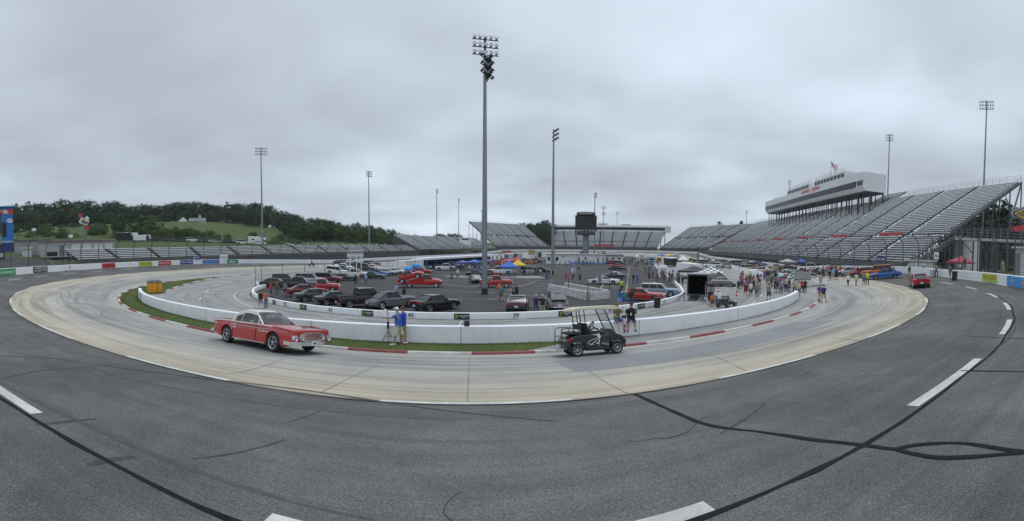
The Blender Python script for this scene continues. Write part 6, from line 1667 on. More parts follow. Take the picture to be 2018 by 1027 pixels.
# bright blue board on the right catch fence and small banners
def fence_board(px,py0,py1,w_,m,txt,label,dist=None,tm=None):
    s,q=ring_phi(px,RO-.1); x,y=xy(s,q); dd=math.hypot(x,y); z0,z1=ztop(px,py1,dd),ztop(px,py0,dd); rt=Vector(AX).to_3d() if s>0 else Vector((y,-x,0)).normalized()
    rt=Vector((math.cos((px-X0)/F_),-math.sin((px-X0)/F_),0)); c=Vector((x,y,(z0+z1)/2)); W=w_/F_*dd
    b=MB(); f=Vector((rt.y,-rt.x,0)); f=-f if f.dot(c)>0 else f
    b.hexa([c-rt*W/2-Vector((0,0,(z1-z0)/2)),c+rt*W/2-Vector((0,0,(z1-z0)/2)),c+rt*W/2-Vector((0,0,(z1-z0)/2))-f*.05,c-rt*W/2-Vector((0,0,(z1-z0)/2))-f*.05]+[v+Vector((0,0,z1-z0)) for v in (c-rt*W/2-Vector((0,0,(z1-z0)/2)),c+rt*W/2-Vector((0,0,(z1-z0)/2)),c+rt*W/2-Vector((0,0,(z1-z0)/2))-f*.05,c-rt*W/2-Vector((0,0,(z1-z0)/2))-f*.05)])
    o=b.build('fence_banner',m,label=label,cat='banner'); fix_normals(o)
    if txt: text(txt,(z1-z0)*.6,tm or M_WHITEB,o,c+f*.03,rt,(0,0,1),width=W*.8)
fence_board(1736,506,516,18,M_NAVY,'B3B','navy rectangular board on the right catch fence above the blue car')
fence_board(1845,497,511,9,M_WHITEB,'Pinnacle','white hanging banner on the fence near the end of the main stand',tm=M_NAVY)
fence_board(387,504,512,14,M_NAVY,'BDB','navy board on the left catch fence by a stair')
fence_board(441,502,512,16,M_WHITEB,'Pinnacle','white board with blue script on the left catch fence',tm=M_NAVY)
fence_board(493,504,508,10,M_BLKB,'STP','small dark board on the left catch fence',tm=M_REDB)
fence_board(998,494,497,20,M_REDB,'','red banner at the start of the far turn')
fence_board(1190,482,485,40,M_REDB,'','long red lettered banner on the central far stand')
# ================================================================== people
SKN=dict(light=mat('skin_light',(.50,.29,.21),.55,var=.06),tan=mat('skin_tan',(.36,.20,.13),.55,var=.06),dark=mat('skin_dark',(.13,.07,.045),.55,var=.06))
CC=dict(black=(.018,.018,.02),white=(.68,.68,.68),grey=(.20,.205,.21),navy=(.02,.03,.09),blue=(.03,.12,.42),royal=(.02,.05,.42),red=(.45,.03,.035),maroon=(.17,.02,.035),green=(.05,.14,.07),olive=(.12,.12,.05),khaki=(.36,.29,.18),tan=(.42,.33,.22),denim=(.06,.10,.19),orange=(.62,.14,.02),yellow=(.65,.60,.05),pink=(.60,.18,.25),purple=(.16,.06,.25),cream=(.55,.50,.38),brown=(.12,.07,.04),teal=(.03,.22,.25),lime=(.48,.75,.06),rust=(.40,.13,.07),lightblue=(.25,.42,.62),blond=(.45,.33,.15),mint=(.42,.60,.42))
def cl(c): return mat('cloth_'+c,CC[c],.85,var=.18,vs=7)
def bake_skin(V,Ed,Rr,root,sub=1,name='body'):
    me=bpy.data.meshes.new('t'); me.from_pydata([tuple(v) for v in V],Ed,[]); o=bpy.data.objects.new('t',me); col.objects.link(o)
    m=o.modifiers.new('skin','SKIN'); m.use_smooth_shade=True
    if not me.skin_vertices: me.attributes  # layer is made by the modifier
    sv=me.skin_vertices[0].data
    for i,r in enumerate(Rr): sv[i].radius=(r[0],r[1]) if hasattr(r,'__len__') else (r,r); sv[i].use_root=(i==root)
    s=o.modifiers.new('sub','SUBSURF'); s.levels=sub
    dg=bpy.context.evaluated_depsgraph_get(); dg.update(); out=bpy.data.meshes.new_from_object(o.evaluated_get(dg)); bpy.data.objects.remove(o); bpy.data.meshes.remove(me)
    out.name=name; out.polygons.foreach_set('use_smooth',[True]*len(out.polygons)); return out
POSES=dict(
 stand=dict(legs=((.05,.05,.07),(-.05,.08,.07)),arms=((.05,.14,.15),(.0,.14,.2))),
 walk=dict(legs=((.42,.15,.03),(-.38,.35,.03)),arms=((-.45,.12,.25),(.40,.12,.5))),
 walkb=dict(legs=((-.30,.45,.03),(.35,.08,.03)),arms=((.35,.12,.35),(-.35,.12,.2))),
 hips=dict(legs=((.05,.03,.13),(.0,.03,.12)),arms=((-.15,.55,1.5),(-.15,.55,1.5))),
 phone=dict(legs=((.06,.05,.08),(-.04,.05,.09)),arms=((.45,.12,1.75),(.1,.12,.4)),head=.35),
 folded=dict(legs=((.04,.04,.09),(-.06,.1,.08)),arms=((.45,.10,1.5),(.45,.10,1.45))),
 reach=dict(legs=((.30,.12,.05),(-.32,.18,.05)),arms=((1.15,.10,.35),(.0,.10,.15)),head=.25,lean=.10),
 lean=dict(legs=((.12,.10,.06),(-.06,.05,.05)),arms=((.2,.12,.2),(.1,.15,.15)),head=.4,lean=.12),
 sit=dict(legs=((1.42,1.35,.10),(1.30,1.15,.12)),arms=((.55,.12,.75),(.45,.15,.9)),sit=1,lean=.05,head=.1),
 sitphone=dict(legs=((1.25,1.0,.16),(1.2,.95,.14)),arms=((.65,.15,1.5),(.15,.25,.15)),sit=1,head=.55,lean=.22),
 sitraise=dict(legs=((1.42,1.25,.08),(1.25,1.0,.10)),arms=((.8,.12,2.1),(.5,.12,.9)),sit=1,head=0,lean=.0),
)
PMESH={}
def person_mesh(pose,legwear,hair,bulk=1.,detail=False):
    key=(pose,legwear,hair,bulk,detail)
    if key in PMESH: return PMESH[key]
    P=POSES[pose]; lean=P.get('lean',0); V=[];E=[];Rr=[]
    def add(p,r,par=None):
        V.append(Vector(p)); Rr.append(r); 
        if par is not None: E.append((par,len(V)-1))
        return len(V)-1
    hz=.94 if not P.get('sit') else .12
    def tr(x,y,z): # upper body with lean about the pelvis
        dz=z-.94; return Vector((x+math.sin(lean)*dz,y,hz+math.cos(lean)*dz))
    pel=add(tr(0,0,.96),(.15*bulk,.12*bulk)); sp=add(tr(-.01,0,1.12),(.14*bulk,.11*bulk),pel); ch=add(tr(.0,0,1.32),(.16*bulk,.12*bulk),sp); nb=add(tr(-.01,0,1.47),(.07,.065),ch)
    hd=P.get('head',0); n0=V[nb]; nk=add(n0+Vector((.01,0,.07)),.052,nb); hc=n0+Vector((.03+.08*hd,0,.155)); h1=add(hc,(.078,.088),nk); h2=add(hc+Vector((.02*hd,0,.085)),(.075,.085),h1)
    J={'hands':[], 'feet':[]}
    LG=[];AR=[]
    for s,(f,k,o) in zip((1,-1),P['legs']):
        h=add(tr(0,s*.095*bulk,.90) if not P.get('sit') else Vector((0.02,s*.10,.10)),.085*bulk**.5,pel)
        d1=Vector((math.sin(f),s*math.sin(o),-math.cos(f))).normalized(); kn=add(V[h]+d1*.42,.056,h)
        d2=Vector((math.sin(f-k),s*math.sin(o*.4),-math.cos(f-k))).normalized(); cf=add(V[kn]+d2*.14,.056,kn); an=add(V[kn]+d2*.40,.036,cf)
        ft=Vector((1,s*.25,0)).normalized(); fwd=ft if abs(f-k)<.6 else (ft*.8+Vector((0,0,-.5))).normalized()
        LG.append((V[h].copy(),V[kn].copy(),V[an].copy(),fwd)); heel=V[an]; tb=add(V[an]+fwd*.10+Vector((0,0,-.045)),.03,an)
    for s,(f,o,b_) in zip((1,-1),P['arms']):
        sh=add(tr(0,s*.185*bulk**.6,1.40),.058,ch)
        d1=Vector((math.sin(f)*math.cos(lean),s*math.sin(o),-math.cos(f))).normalized(); el=add(V[sh]+d1*.28,.040,sh)
        a2=f+b_; inn=-.35*min(1,b_) if pose in('folded','hips','phone','sitphone') else -.05*b_
        d2=Vector((math.sin(a2),s*(math.sin(o)+inn) if pose!='hips' else -s*.75,-math.cos(a2))).normalized(); wr=add(V[el]+d2*.24,.028,el); pm=add(V[wr]+d2*.05,(.038,.018) if detail else .03,wr)
        AR.append((V[sh].copy(),V[el].copy(),V[wr].copy(),d2))
    body=bake_skin(V,E,Rr,0,2 if detail else 1)
    # extra body details joined to the same mesh: nose, ears, fingers
    b=MB(); H=hc
    b.ball(H+Vector((.085,0,.02)),.018,6,0,(1,.7,1.2))
    for s in (1,-1): b.ball(H+Vector((.0,s*.083,.02)),.022,6,0,(.7,.4,1.2)); b.ball(H+Vector((.077,s*.03,.045)),.010,5,1)
    b.ball(H+Vector((.078,0,-.025)),.018,6,2,(.4,1.3,.35))
    for i,(sh,el,wr,d) in enumerate(AR):
        s=1 if i==0 else -1; side=d.cross(Vector((1,0,0))); side=side.normalized() if side.length>.2 else Vector((0,1,0)); pl=wr+d*.075
        nrm=d.cross(side).normalized()
        for k in range(4):
            o_=pl+side*(.012*(k-1.5)*1.25); ln=(.062,.072,.068,.052)[k]
            b.tube([o_-d*.02,o_+d*ln*.5,o_+d*ln*.9+nrm*.018,o_+d*ln*1.05+nrm*.038],[.0095,.009,.008,.006],5 if detail else 4)
        o_=wr+d*.045+side*.03*(-s if pose!='phone' else s); b.tube([o_,o_+side*(-s*.018)+d*.03,o_+side*(-s*.02)+d*.055+nrm*.012],[.011,.0095,.007],5 if detail else 4)
    dm=b.mesh('t',[SKN['light'],M_BLACK,mat('lip',(.35,.13,.11),.5,var=0)],smooth=True)
    body.materials.clear(); 
    for m in (SKN['light'],M_BLACK,MATS['lip']): body.materials.append(m)
    bm=bmesh.new(); bm.from_mesh(body); bm.from_mesh(dm); bm.to_mesh(body); bm.free()
    # shirt
    def loft(b,rings,n=14,mi=0):
        base=len(b.v)
        for c,rx,ry,up in rings:
            for k in range(n): a=2*PI*k/n; b.v.append((c.x+rx*math.cos(a)+up.x*0,c.y+ry*math.sin(a),c.z-math.sin(lean)*rx*math.cos(a)*.8))
        for i in range(len(rings)-1):
            for k in range(n): a=base+i*n+k; c_=base+i*n+(k+1)%n; b.face((a,c_,c_+n,a+n),mi)
        b.face([base+(len(rings)-1)*n+k for k in range(n)],mi)
    t=MB(); u=Vector((0,0,1)); B=bulk
    z0=.86 if not P.get('sit') else .92
    loft(t,[(tr(0,0,z0),.135*B,.185*B,u),(tr(.01*B,0,1.0),.145*B,.185*B,u),(tr(.02*(B-1)*4,0,1.12),.14*B,.178*B,u),(tr(0,0,1.28),.135*B**.7,.195*B**.7,u),(tr(-.005,0,1.39),.11,.20,u),(tr(-.01,0,1.45),.085,.14,u),(tr(-.01,0,1.485),.066,.075,u)])
    for sh,el,wr,d in AR:
        q=sh.lerp(el,.72); t.tube([sh+Vector((0,0,.01)),sh.lerp(el,.3),q],[.074,.072,.070],10)
    shirt=t.mesh('shirt',cl('white'),smooth=50)
    t=MB()
    loft(t,[(tr(0,0,.80 if not P.get('sit') else .90),.12*B,.15*B,u),(tr(0,0,.90),.13*B,.175*B,u),(tr(0,0,.985),.132*B,.17*B,u)])
    for h,k,a,f in LG:
        if legwear=='shorts': q=h.lerp(k,1.0); t.tube([h+Vector((0,0,.06)) if not P.get('sit') else h,h.lerp(k,.5),q+(a-k)*.06],[.098*B**.5,.092,.088],10)
        else: t.tube([h+Vector((0,0,.06)) if not P.get('sit') else h,h.lerp(k,.5),k,k.lerp(a,.5),a+(a-k)*.02],[.098*B**.5,.088,.070,.066,.062],10)
    legs=t.mesh(legwear,cl('khaki'),smooth=50)
    sho=[]
    for h,k,a,f in LG:
        t=MB(); c=a+Vector((0,0,-.035)); t.tube([c-f*.055,c+f*.02,c+f*.11-Vector((0,0,.012)),c+f*.19-Vector((0,0,.02))],[.040,.048,.042,.026],8)
        sho.append(('shoe',t.mesh('shoe',cl('black'),smooth=60)))
    t=MB()
    if hair=='cap':
        t.ball(H+Vector((-.005,0,.062)),.102,12,0,(1.0,.92,.80)); t.hexa([(H.x+.06,-.065,H.z+.075),(H.x+.17,-.05,H.z+.055),(H.x+.17,.05,H.z+.055),(H.x+.06,.065,H.z+.075),(H.x+.06,-.065,H.z+.09),(H.x+.17,-.05,H.z+.068),(H.x+.17,.05,H.z+.068),(H.x+.06,.065,H.z+.09)])
        hn='cap'
    elif hair=='long':
        t.ball(H+Vector((-.018,0,.05)),.103,12,0,(1,.97,.95)); t.tube([H+Vector((-.06,0,.06)),H+Vector((-.085,0,-.06)),H+Vector((-.09,0,-.20))],[.08,.085,.04],9); hn='hair'
    else: t.ball(H+Vector((-.018,0,.055)),.099,12,0,(1,.94,.90)); hn='hair'
    hm=t.mesh(hn,cl('brown'),smooth=60)
    PMESH[key]=(body,[('shirt',shirt),(legwear,legs)]+sho+[(hn,hm)],V,AR,LG,H); return PMESH[key]
def person(px,py,ang,pose,shirt,legc,legwear='shorts',hair='short',hc='brown',skin='light',label=None,group=None,sc=1.,bulk=1.,detail=False,pos=None,z=None,shoes='black',hdg=None):
    M=person_mesh(pose,legwear,hair,bulk,detail); p=pos if pos is not None else at(px,py)
    o=bpy.data.objects.new('person',M[0]); col.objects.link(o); o.location=(p.x,p.y,p.z if z is None else z); o.rotation_euler=(0,0,heading(px,ang) if hdg is None else hdg); o.scale=(sc,sc,sc)
    tag(o,label,'person',group); setm(o,SKN[skin],0)
    for nm,me in M[1]:
        c=bpy.data.objects.new(nm,me); col.objects.link(c); c.parent=o
        setm(c,cl({'shirt':shirt,legwear:legc,'shoe':shoes,'cap':hc,'hair':hc}[nm]))
    return o
# ---- the people one can tell apart in the foreground
p_=at(788,678.5)
person(786,681,120,'reach','blue','cream','shorts','cap','white','tan','person in bright blue shirt, cream shorts and white cap reaching to a lamp',bulk=1.12,detail=True,sc=1.04,shoes='white',hdg=heading(786,168))
person(791,677,150,'stand','royal','khaki','shorts','short','brown','tan','person in royal blue shirt close behind the white-capped one',bulk=1.12,detail=True,sc=1.03,pos=at(794,677))
# light on tripod
p=at(765,675); o=empty('studio_light',p,rz=-(765-X0)/F_,label='round silver studio lamp on a thin black tripod on the grass',cat='lamp')
b=MB(); b.tube([(0,0,.25),(0,0,1.5)],.018,8); b.build('stand_pole',M_BLACK,o)
for k in range(3): a=2*PI*k/3+.5; b=MB(); b.bar((0,0,.55),(.36*math.cos(a),.36*math.sin(a),.02),.02); b.bar((0,0,.3),(.22*math.cos(a),.22*math.sin(a),.25),.014); b.build('leg',M_BLACK,o)
b=MB(); b.lathe([(.05,-.1),(.09,-.02),(.13,.1)],16,0,Matrix.Translation((-.08,-.05,1.52))@Matrix.Rotation(R(70),4,'X')@Matrix.Rotation(R(-40),4,'Y')); b.build('reflector',M_CHR,o,smooth=40)
b=MB(); b.box((0,0,.85),(.11,.1,.34)); b.build('battery_pack',M_BLACK,o)
WT=.84
def onwall(px,off=.12):
    s,q=ring_phi(px,44.75,False); x,y=xy(s,q); return Vector((x,y,gz(x,y)))
w1=onwall(1217); person(1217,0,300,'sitraise','olive','denim','shorts','cap','olive','light','person in olive tank top, denim shorts and cap sitting on the wall',pos=w1,z=w1.z+WT+.0,detail=True,sc=.98,shoes='pink')
w2=onwall(1245); person(1245,0,275,'sitphone','black','navy','shorts','short','black','tan','person in black with a badge looking at a phone, sitting on the wall',pos=w2,z=w2.z+WT-.03,detail=True,sc=1.04,bulk=1.15,shoes='black')
n_=(Vector((0,0,0))-w2); n_.z=0; n_.normalize(); r_=Vector((-n_.y,n_.x,0))
b=MB(); q=w2+n_*.25-r_*.0+Vector((0,0,WT+.32)); b.box(q,(.07,.012,.14)); o=b.build('name_badge',M_WHITEB,label='white badge hanging on the black shirt of the wall sitter',cat='badge')
b=MB(); q=w2+n_*.36-r_*.42+Vector((0,0,.42)); b.box(q,(.26,.14,.42),rz=math.atan2(r_.y,r_.x)); b.bar(q+Vector((0,0,.2))-r_*.06,q+Vector((0,0,.5)),.02); b.bar(q+Vector((0,0,.2))+r_*.06,q+Vector((0,0,.5)),.02); b.build('shoulder_bag',M_BLACK,label='black bag with handles hanging against the wall beside the black-shirted sitter',cat='bag')
b=MB(); q=w1*.5+w2*.5+n_*.12+Vector((0,0,WT+.2)); b.box(q,(.2,.16,.13)); b.tube([q+n_*.05,q+n_*.2],.05,10); b.build('camera_case',M_BLACK,label='black camera with lens between the two people on the wall',cat='camera')
person(514,607,95,'walk','black','grey','shorts','short','black','light','person in black shirt and grey shorts walking on pit road behind the red convertible',detail=True,bulk=1.1,shoes='white')
person(524,608,95,'walkb','rust','denim','trousers','short','brown','light','person in a rust orange top and jeans walking beside the black-shirted person',detail=True)
person(534,585,320,'hips','red','denim','shorts','cap','red','tan','person in a red shirt and cap leaning at the corner of the pit wall')
person(546,580,90,'stand','olive','denim','trousers','cap','red','light','person in an olive shirt and jeans inside the pit wall corner')
person(562,583.5,90,'stand','grey','black','shorts','short','black','light','person in a grey shirt and black shorts with arms bent beside the black truck')
person(781,588,270,'phone','lightblue','denim','trousers','cap','red','light','person in a light blue shirt and red cap behind the matte grey coupe')
person(796,590,300,'folded','black','black','trousers','cap','black','tan','person all in black with folded arms behind the matte grey coupe')
person(701,560,90,'stand','black','black','trousers','short','black','tan','person in dark clothes on the left of the small group before the white pickup')
person(711,558,90,'walk','maroon','grey','shorts','short','brown','light','person in maroon in the middle of the small group before the white pickup')
person(721,560,90,'stand','lightblue','denim','trousers','cap','white','light','person in light blue at the right of the small group before the white pickup')
person(890,551,120,'stand','grey','black','trousers','short','brown','light','person in a grey shirt standing near the striped fastback')
person(902,548,100,'hips','white','navy','trousers','cap','white','light','person in a white shirt and navy trousers left of the striped fastback')
person(916,533,90,'walk','cream','grey','shorts','cap','tan','light','person in cream walking before the pit garage awning')
person(988,594,95,'walk','teal','olive','shorts','cap','blue','light','person in a teal shirt and olive shorts carrying a white bag past the light pole',detail=True)
person(984,590,95,'walkb','orange','denim','shorts','long','blond','light','person in an orange top partly hidden behind the teal-shirted walker')
person(1012,590,265,'walk','grey','black','shorts','long','brown','light','person in a patterned grey top walking toward the dark fastback, left of a pair')
person(1018,591,265,'phone','black','black','shorts','short','brown','light','person in black at the right of the pair above the dark fastback')
person(1056,620,275,'stand','navy','denim','trousers','cap','cream','light','person in a dark jacket, jeans and cream cap between the two grey cars, left one',detail=True,bulk=1.1)
person(1069,621,275,'stand','black','khaki','trousers','cap','cream','light','person in a black jacket and khaki trousers beside the 1940s fastback',detail=True,bulk=1.1)
person(1077,553,90,'walk','purple','navy','trousers','short','grey','light','person in purple walking near the second light pole')
person(1082,560,90,'walk','grey','lightblue','trousers','short','grey','light','person in grey with pale trousers near the second light pole')
person(1115,556,280,'walk','red','red','shorts','long','black','tan','person all in red walking alone in the middle of the lot')
person(1129,558,270,'walk','black','black','shorts','short','black','light','person in black with a lanyard in the middle of the lot')
person(1143,558,270,'walkb','navy','black','shorts','short','brown','light','person in navy and black shorts right of the one in red')
person(1131,570,90,'stand','grey','grey','shorts','short','grey','light','person in pale grey behind the pen fence')
person(1128,543,90,'walk','white','white','shorts','cap','white','light','person in white walking toward the infield building')
person(1133,541,90,'walk','lightblue','lightblue','shorts','short','brown','light','person in light blue walking toward the infield building')
person(1131,531,90,'stand','lightblue','tan','shorts','short','grey','light','person in pale blue farther up the lot toward the building')
person(1140,539,90,'walkb','black','tan','shorts','short','brown','light','person in a black and white shirt right of the light blue walkers')
person(1225,575,250,'stand','lime','black','trousers','cap','black','dark','person in a bright lime safety vest by the yellow line')
person(1221,604,100,'folded','blue','lightblue','shorts','long','black','light','person in a blue top and light shorts left of the red muscle car',detail=True)
person(1229,604,100,'stand','teal','blue','shorts','short','blond','light','person in a teal and white shirt next to the red muscle car',detail=True)
person(1244,603,280,'stand','black','denim','trousers','short','black','dark','person in a black hooded top standing before the red muscle car',detail=True,bulk=1.05)
person(1182,562,90,'stand','grey','denim','trousers','short','brown','light','person leaning at the white coupe utility')
person(1248,559,270,'walk','black','denim','trousers','cap','black','light','person in black with a bag walking along the yellow line')
person(1256,559,270,'walkb','blue','denim','trousers','short','blond','light','person in blue jeans and blue top right of the one carrying a bag')
person(1254,532,90,'walk','black','tan','shorts','short','brown','light','person in a black shirt near the stack of cars by the yellow line')
person(1279,554,90,'stand','maroon','black','shorts','long','black','light','person in dark maroon standing alone on the infield lane')
person(1289,577,90,'stand','yellow','tan','trousers','short','black','tan','person in yellow beside the pale blue wagon')
person(1295,553,180,'folded','black','black','trousers','short','black','tan','person in black behind the white vending cart, left one')
person(1300,557,180,'walk','white','grey','shorts','cap','white','light','person in white near the white vending cart')
person(1320,562,90,'stand','green','olive','shorts','short','brown','light','person in dark green near the trailers')
person(1327,562,90,'walk','grey','tan','shorts','short','brown','light','person in grey walking by the long white trailer')
person(1403,606,90,'stand','orange','black','shorts','short','black','light','person with an orange backpack under the black dealer canopy',detail=True,sc=.82)
person(1418,606,100,'lean','white','denim','shorts','cap','white','light','person in a white tee and denim shorts working under the black dealer canopy',detail=True,bulk=1.15)
person(1399,602,90,'stand','black','black','shorts','short','black','tan','person in black at the left leg of the dealer canopy')
person(1455,576,90,'walk','navy','olive','shorts','cap','white','light','person in navy by the rear corner of the second canopy')
R_=[(1463,566,'orange','olive','cap','stand','in an orange shirt at the left end of the pit road crowd'),(1469,583,'maroon','maroon','short','walk','in maroon walking by the second canopy'),(1476,566,'black','grey','short','stand','in black before the front pit wall'),
(1479,584,'white','navy','short','stand','in a white polo and navy trousers facing the canopy'),(1491,585,'grey','denim','short','walk','in a grey tee and denim shorts walking up pit road'),(1496,580,'tan','tan','short','walkb','in tan right behind the grey tee'),
(1512,566,'grey','khaki','cap','stand','in grey and khaki by the white pit wall'),(1515,592,'charcoal','black','short','stand','x'),(1520,566,'green','olive','short','stand','in green right of the wall gap'),
(1528,577,'black','black','long','stand','in black with long hair near the stairs'),(1532,578,'navy','grey','short','phone','in navy looking down near the stairs'),(1539,580,'grey','black','short','walk','in a striped grey shirt at the foot of the stairs'),
(1549,574,'cream','navy','cap','stand','in cream beside the steel stairs'),(1566,582,'tan','navy','short','hips','in a tan jacket at the end of the thick wall'),(1574,584,'cream','denim','cap','lean','in cream and jeans with back to the camera at the wall end'),
(1580,577,'red','black','short','stand','in a red shirt right of the wall end'),(1586,577,'black','black','short','stand','in black next to the red shirt'),(1615,596,'purple','khaki','long','walk','in purple with a pack at the end of the kerb, left one'),
(1623,597,'navy','khaki','short','walkb','in a navy tee and khaki shorts at the end of the kerb, right one'),(1617,563,'tan','tan','short','stand','in tan beside the platform ramp'),(1622,548,'navy','denim','short','stand','in navy in the row before the parked cars'),
(1628,548,'teal','tan','short','walk','in teal in the row before the parked cars'),(1635,553,'black','denim','short','stand','in black and jeans in the row before the parked cars'),(1641,551,'lightblue','tan','short','stand','in light blue in the row before the parked cars'),
(1648,552,'black','black','cap','folded','in black with folded arms before the parked cars'),(1671,564.5,'white','black','short','walk','in a white tee carrying a dark bag across the concrete'),(1687,563.5,'mint','khaki','cap','walkb','in a mint shirt and khaki shorts crossing the concrete'),
(1702,562,'grey','denim','short','stand','in a dark vest and jeans at the edge of the asphalt'),(1709,562,'yellow','black','short','folded','in yellow and black at the edge of the asphalt'),(1753,549,'black','khaki','short','walk','in black and khaki in front of the bright blue fastback'),
(1760,548,'grey','denim','short','stand','in grey behind the bright blue fastback'),(1792,545,'black','grey','short','phone','in a black shirt and grey shorts before the white wall'),(1845,546,'grey','navy','short','folded','in a grey checked shirt against the right wall'),
(1872,550,'green','grey','long','walk','in dark green walking by the black bin at right'),(1690,545,'navy','black','cap','stand','in a navy cap behind the mint shirt'),(1683,545,'pink','navy','short','stand','in pink before the dark red car'),(1632,541,'pink','grey','cap','stand','in a bright pink top in the back row'),(1638,541,'maroon','navy','short','stand','in maroon in the back row')]
for px,py,sh,lg,hr,ps,l in R_:
    if sh=='charcoal': sh='grey'; l='in charcoal with a cap watching the stage stairs'; hr='cap'
    hc=rn.choice(('brown','black','blond','grey')) if hr!='cap' else rn.choice(('white','black','navy','red'))
    person(px,py,rn.choice((60,90,120,250,280)),ps,sh,lg,'trousers' if lg in('denim','navy','black') and rn.random()<.6 else 'shorts',hr,hc,rn.choice(('light','light','tan')),'person '+l,sc=rn.uniform(.95,1.05),bulk=rn.choice((1.,1.1)))
p=at(1978-0,540); 
person(1901,540,250,'stand','black','black','trousers','short','black','light','person in black standing on the right wall by the dark red canopy',pos=dirat(1901,67),z=dirat(1901,67).z+1.1)
person(1974,545,250,'stand','khaki','khaki','trousers','cap','olive','light','person in olive and khaki behind the right barrier',pos=dirat(1976,62),z=dirat(1976,62).z+.9)
person(1890,540,250,'sit','white','grey','shorts','short','brown','light','person in white sitting on the right wall left of the one in black',pos=dirat(1891,66),z=dirat(1891,66).z+1.1)
person(1820,538,250,'sit','white','black','shorts','cap','white','light','person in white sitting on the wall beyond the red striped coupe',pos=dirat(1821,75),z=dirat(1821,75).z+1.0)
# ---- generated crowd
used2=set()
def crowd(n,poly,zone,mind=.7):
    done=[];tries=0
    while len(done)<n and tries<2000:
        tries+=1
        px=rn.uniform(poly[0],poly[1]); t=(px-poly[0])/(poly[1]-poly[0]); py=rn.uniform(poly[2]+(poly[4]-poly[2])*t,poly[3]+(poly[5]-poly[3])*t); p=at(px,py)
        if any((p-q).length<mind for q in done): continue
        for _ in range(80):
            sh=rn.choice(('black','white','grey','navy','blue','red','maroon','green','khaki','black','grey','navy','white','teal','purple','lightblue','brown')); lg=rn.choice(('denim','khaki','black','grey','navy','olive')); hr=rn.choice(('short','cap','long','short'))
            lw='trousers' if rn.random()<.4 else 'shorts'
            if (zone,sh,lg,lw,hr) not in used2: break
        used2.add((zone,sh,lg,lw,hr)); done.append(p)
        hw={'short':'short-haired','cap':'capped','long':'long-haired'}[hr]
        person(px,py,rn.uniform(0,360),rn.choice(('stand','walk','walkb','stand','phone','folded','hips')),sh,lg,lw,hr,rn.choice(('brown','black','grey','blond')) if hr!='cap' else rn.choice(('white','black','red')),rn.choice(('light','light','tan','dark')),f'{hw} person in {sh} top and {lg} {lw} {zone}',group='spectators '+zone,pos=p,sc=rn.uniform(.92,1.06))
crowd(48,(1222,1300,514,521,514,526),'in the crowd down the infield lane')
crowd(16,(1298,1345,538,560,545,566),'among trailers right of the lane')
crowd(14,(1082,1200,520,527,519,524),'by the infield building')
crowd(26,(925,1010,526,540,522,534),'under the paddock awnings')
crowd(14,(885,935,530,536,528,536),'by the pit garage')
crowd(22,(1458,1500,553,575,556,585),'on pit road beside the canopies')
crowd(26,(1505,1560,545,560,552,580),'before the steel stairs')
crowd(18,(1585,1665,540,548,540,549),'near the parked cars at right')
crowd(16,(1425,1500,522,532,524,540),'behind the front pit wall')
crowd(8,(1270,1300,528,545,530,552),'on the infield lane near the vending cart')
crowd(7,(1000,1075,541,547,541,547),'near the silver minivan')
# ================================================================== hero vehicles
# red convertible with white top
fw=at(542,696.5); rw=at(449,674)
hd=R(-25)
S=dict(L=5.13,W=1.92,H=1.40,wr=.345,ax=(-1.42,1.53),belt=.95,sill=.25,arch=1.13,top=((-2.56,.74),(-2.52,.90),(-2.2,.94),(-1.3,.95),(-.4,.93),(.7,.945),(1.6,.94),(2.35,.885),(2.53,.85),(2.56,.76)),endr=.1,shoulder=.975,tophw=.90,crown=.02,plan=((-1,.93),(-.93,.97),(-.7,1.),(.6,1.),(.9,.98),(1,.95)))
sn=Vector((-math.sin(hd),math.cos(hd),0)); mid=(fw+rw)/2+sn*.93-Vector((math.cos(hd),math.sin(hd),0))*.055
e_,z_=ground_rot(mid.x,mid.y,hd)
print('DART wb',(fw-rw).length,'hd',math.degrees(hd),'dist',mid.length)
dart=empty('convertible_car',(mid.x,mid.y,z_+.01),rot=e_,label='red 1960s convertible with white soft top and chrome grille driving on the concrete lane',cat='car'); dart.scale=(1.13,)*3
bm_=body_mesh(S); bo=bpy.data.objects.new('body',bm_); col.objects.link(bo); bo.parent=dart; M_DRED=mat('paint_bright_red',(.40,.010,.009),.2,0,.6,var=.04,coat=.9); setm(bo,M_DRED)
hw=.96
M_SOFT=mat('white_vinyl',(.60,.58,.53),.7,var=.07,vs=2); M_CLR=mat('window_tint',(.05,.065,.065),.04,0,1.,var=0,alpha=.62)
g=MB()   # glass: windscreen and sides
bw,rw_=.80,.60; zb=.93; zr=1.36
A0,A1=(.78,zb),(.14,zr-.05)
g.quad((A0[0],bw,zb),(A0[0]+.12,.35,zb),(A1[0]+.06,.3,zr-.03),(A1[0],rw_,zr-.06)); g.quad((A0[0]+.12,.35,zb),(A0[0]+.12,-.35,zb),(A1[0]+.06,-.3,zr-.03),(A1[0]+.06,.3,zr-.03)); g.quad((A0[0]+.12,-.35,zb),(A0[0],-bw,zb),(A1[0],-rw_,zr-.06),(A1[0]+.06,-.3,zr-.03))
g.build('windscreen',M_CLR,dart)
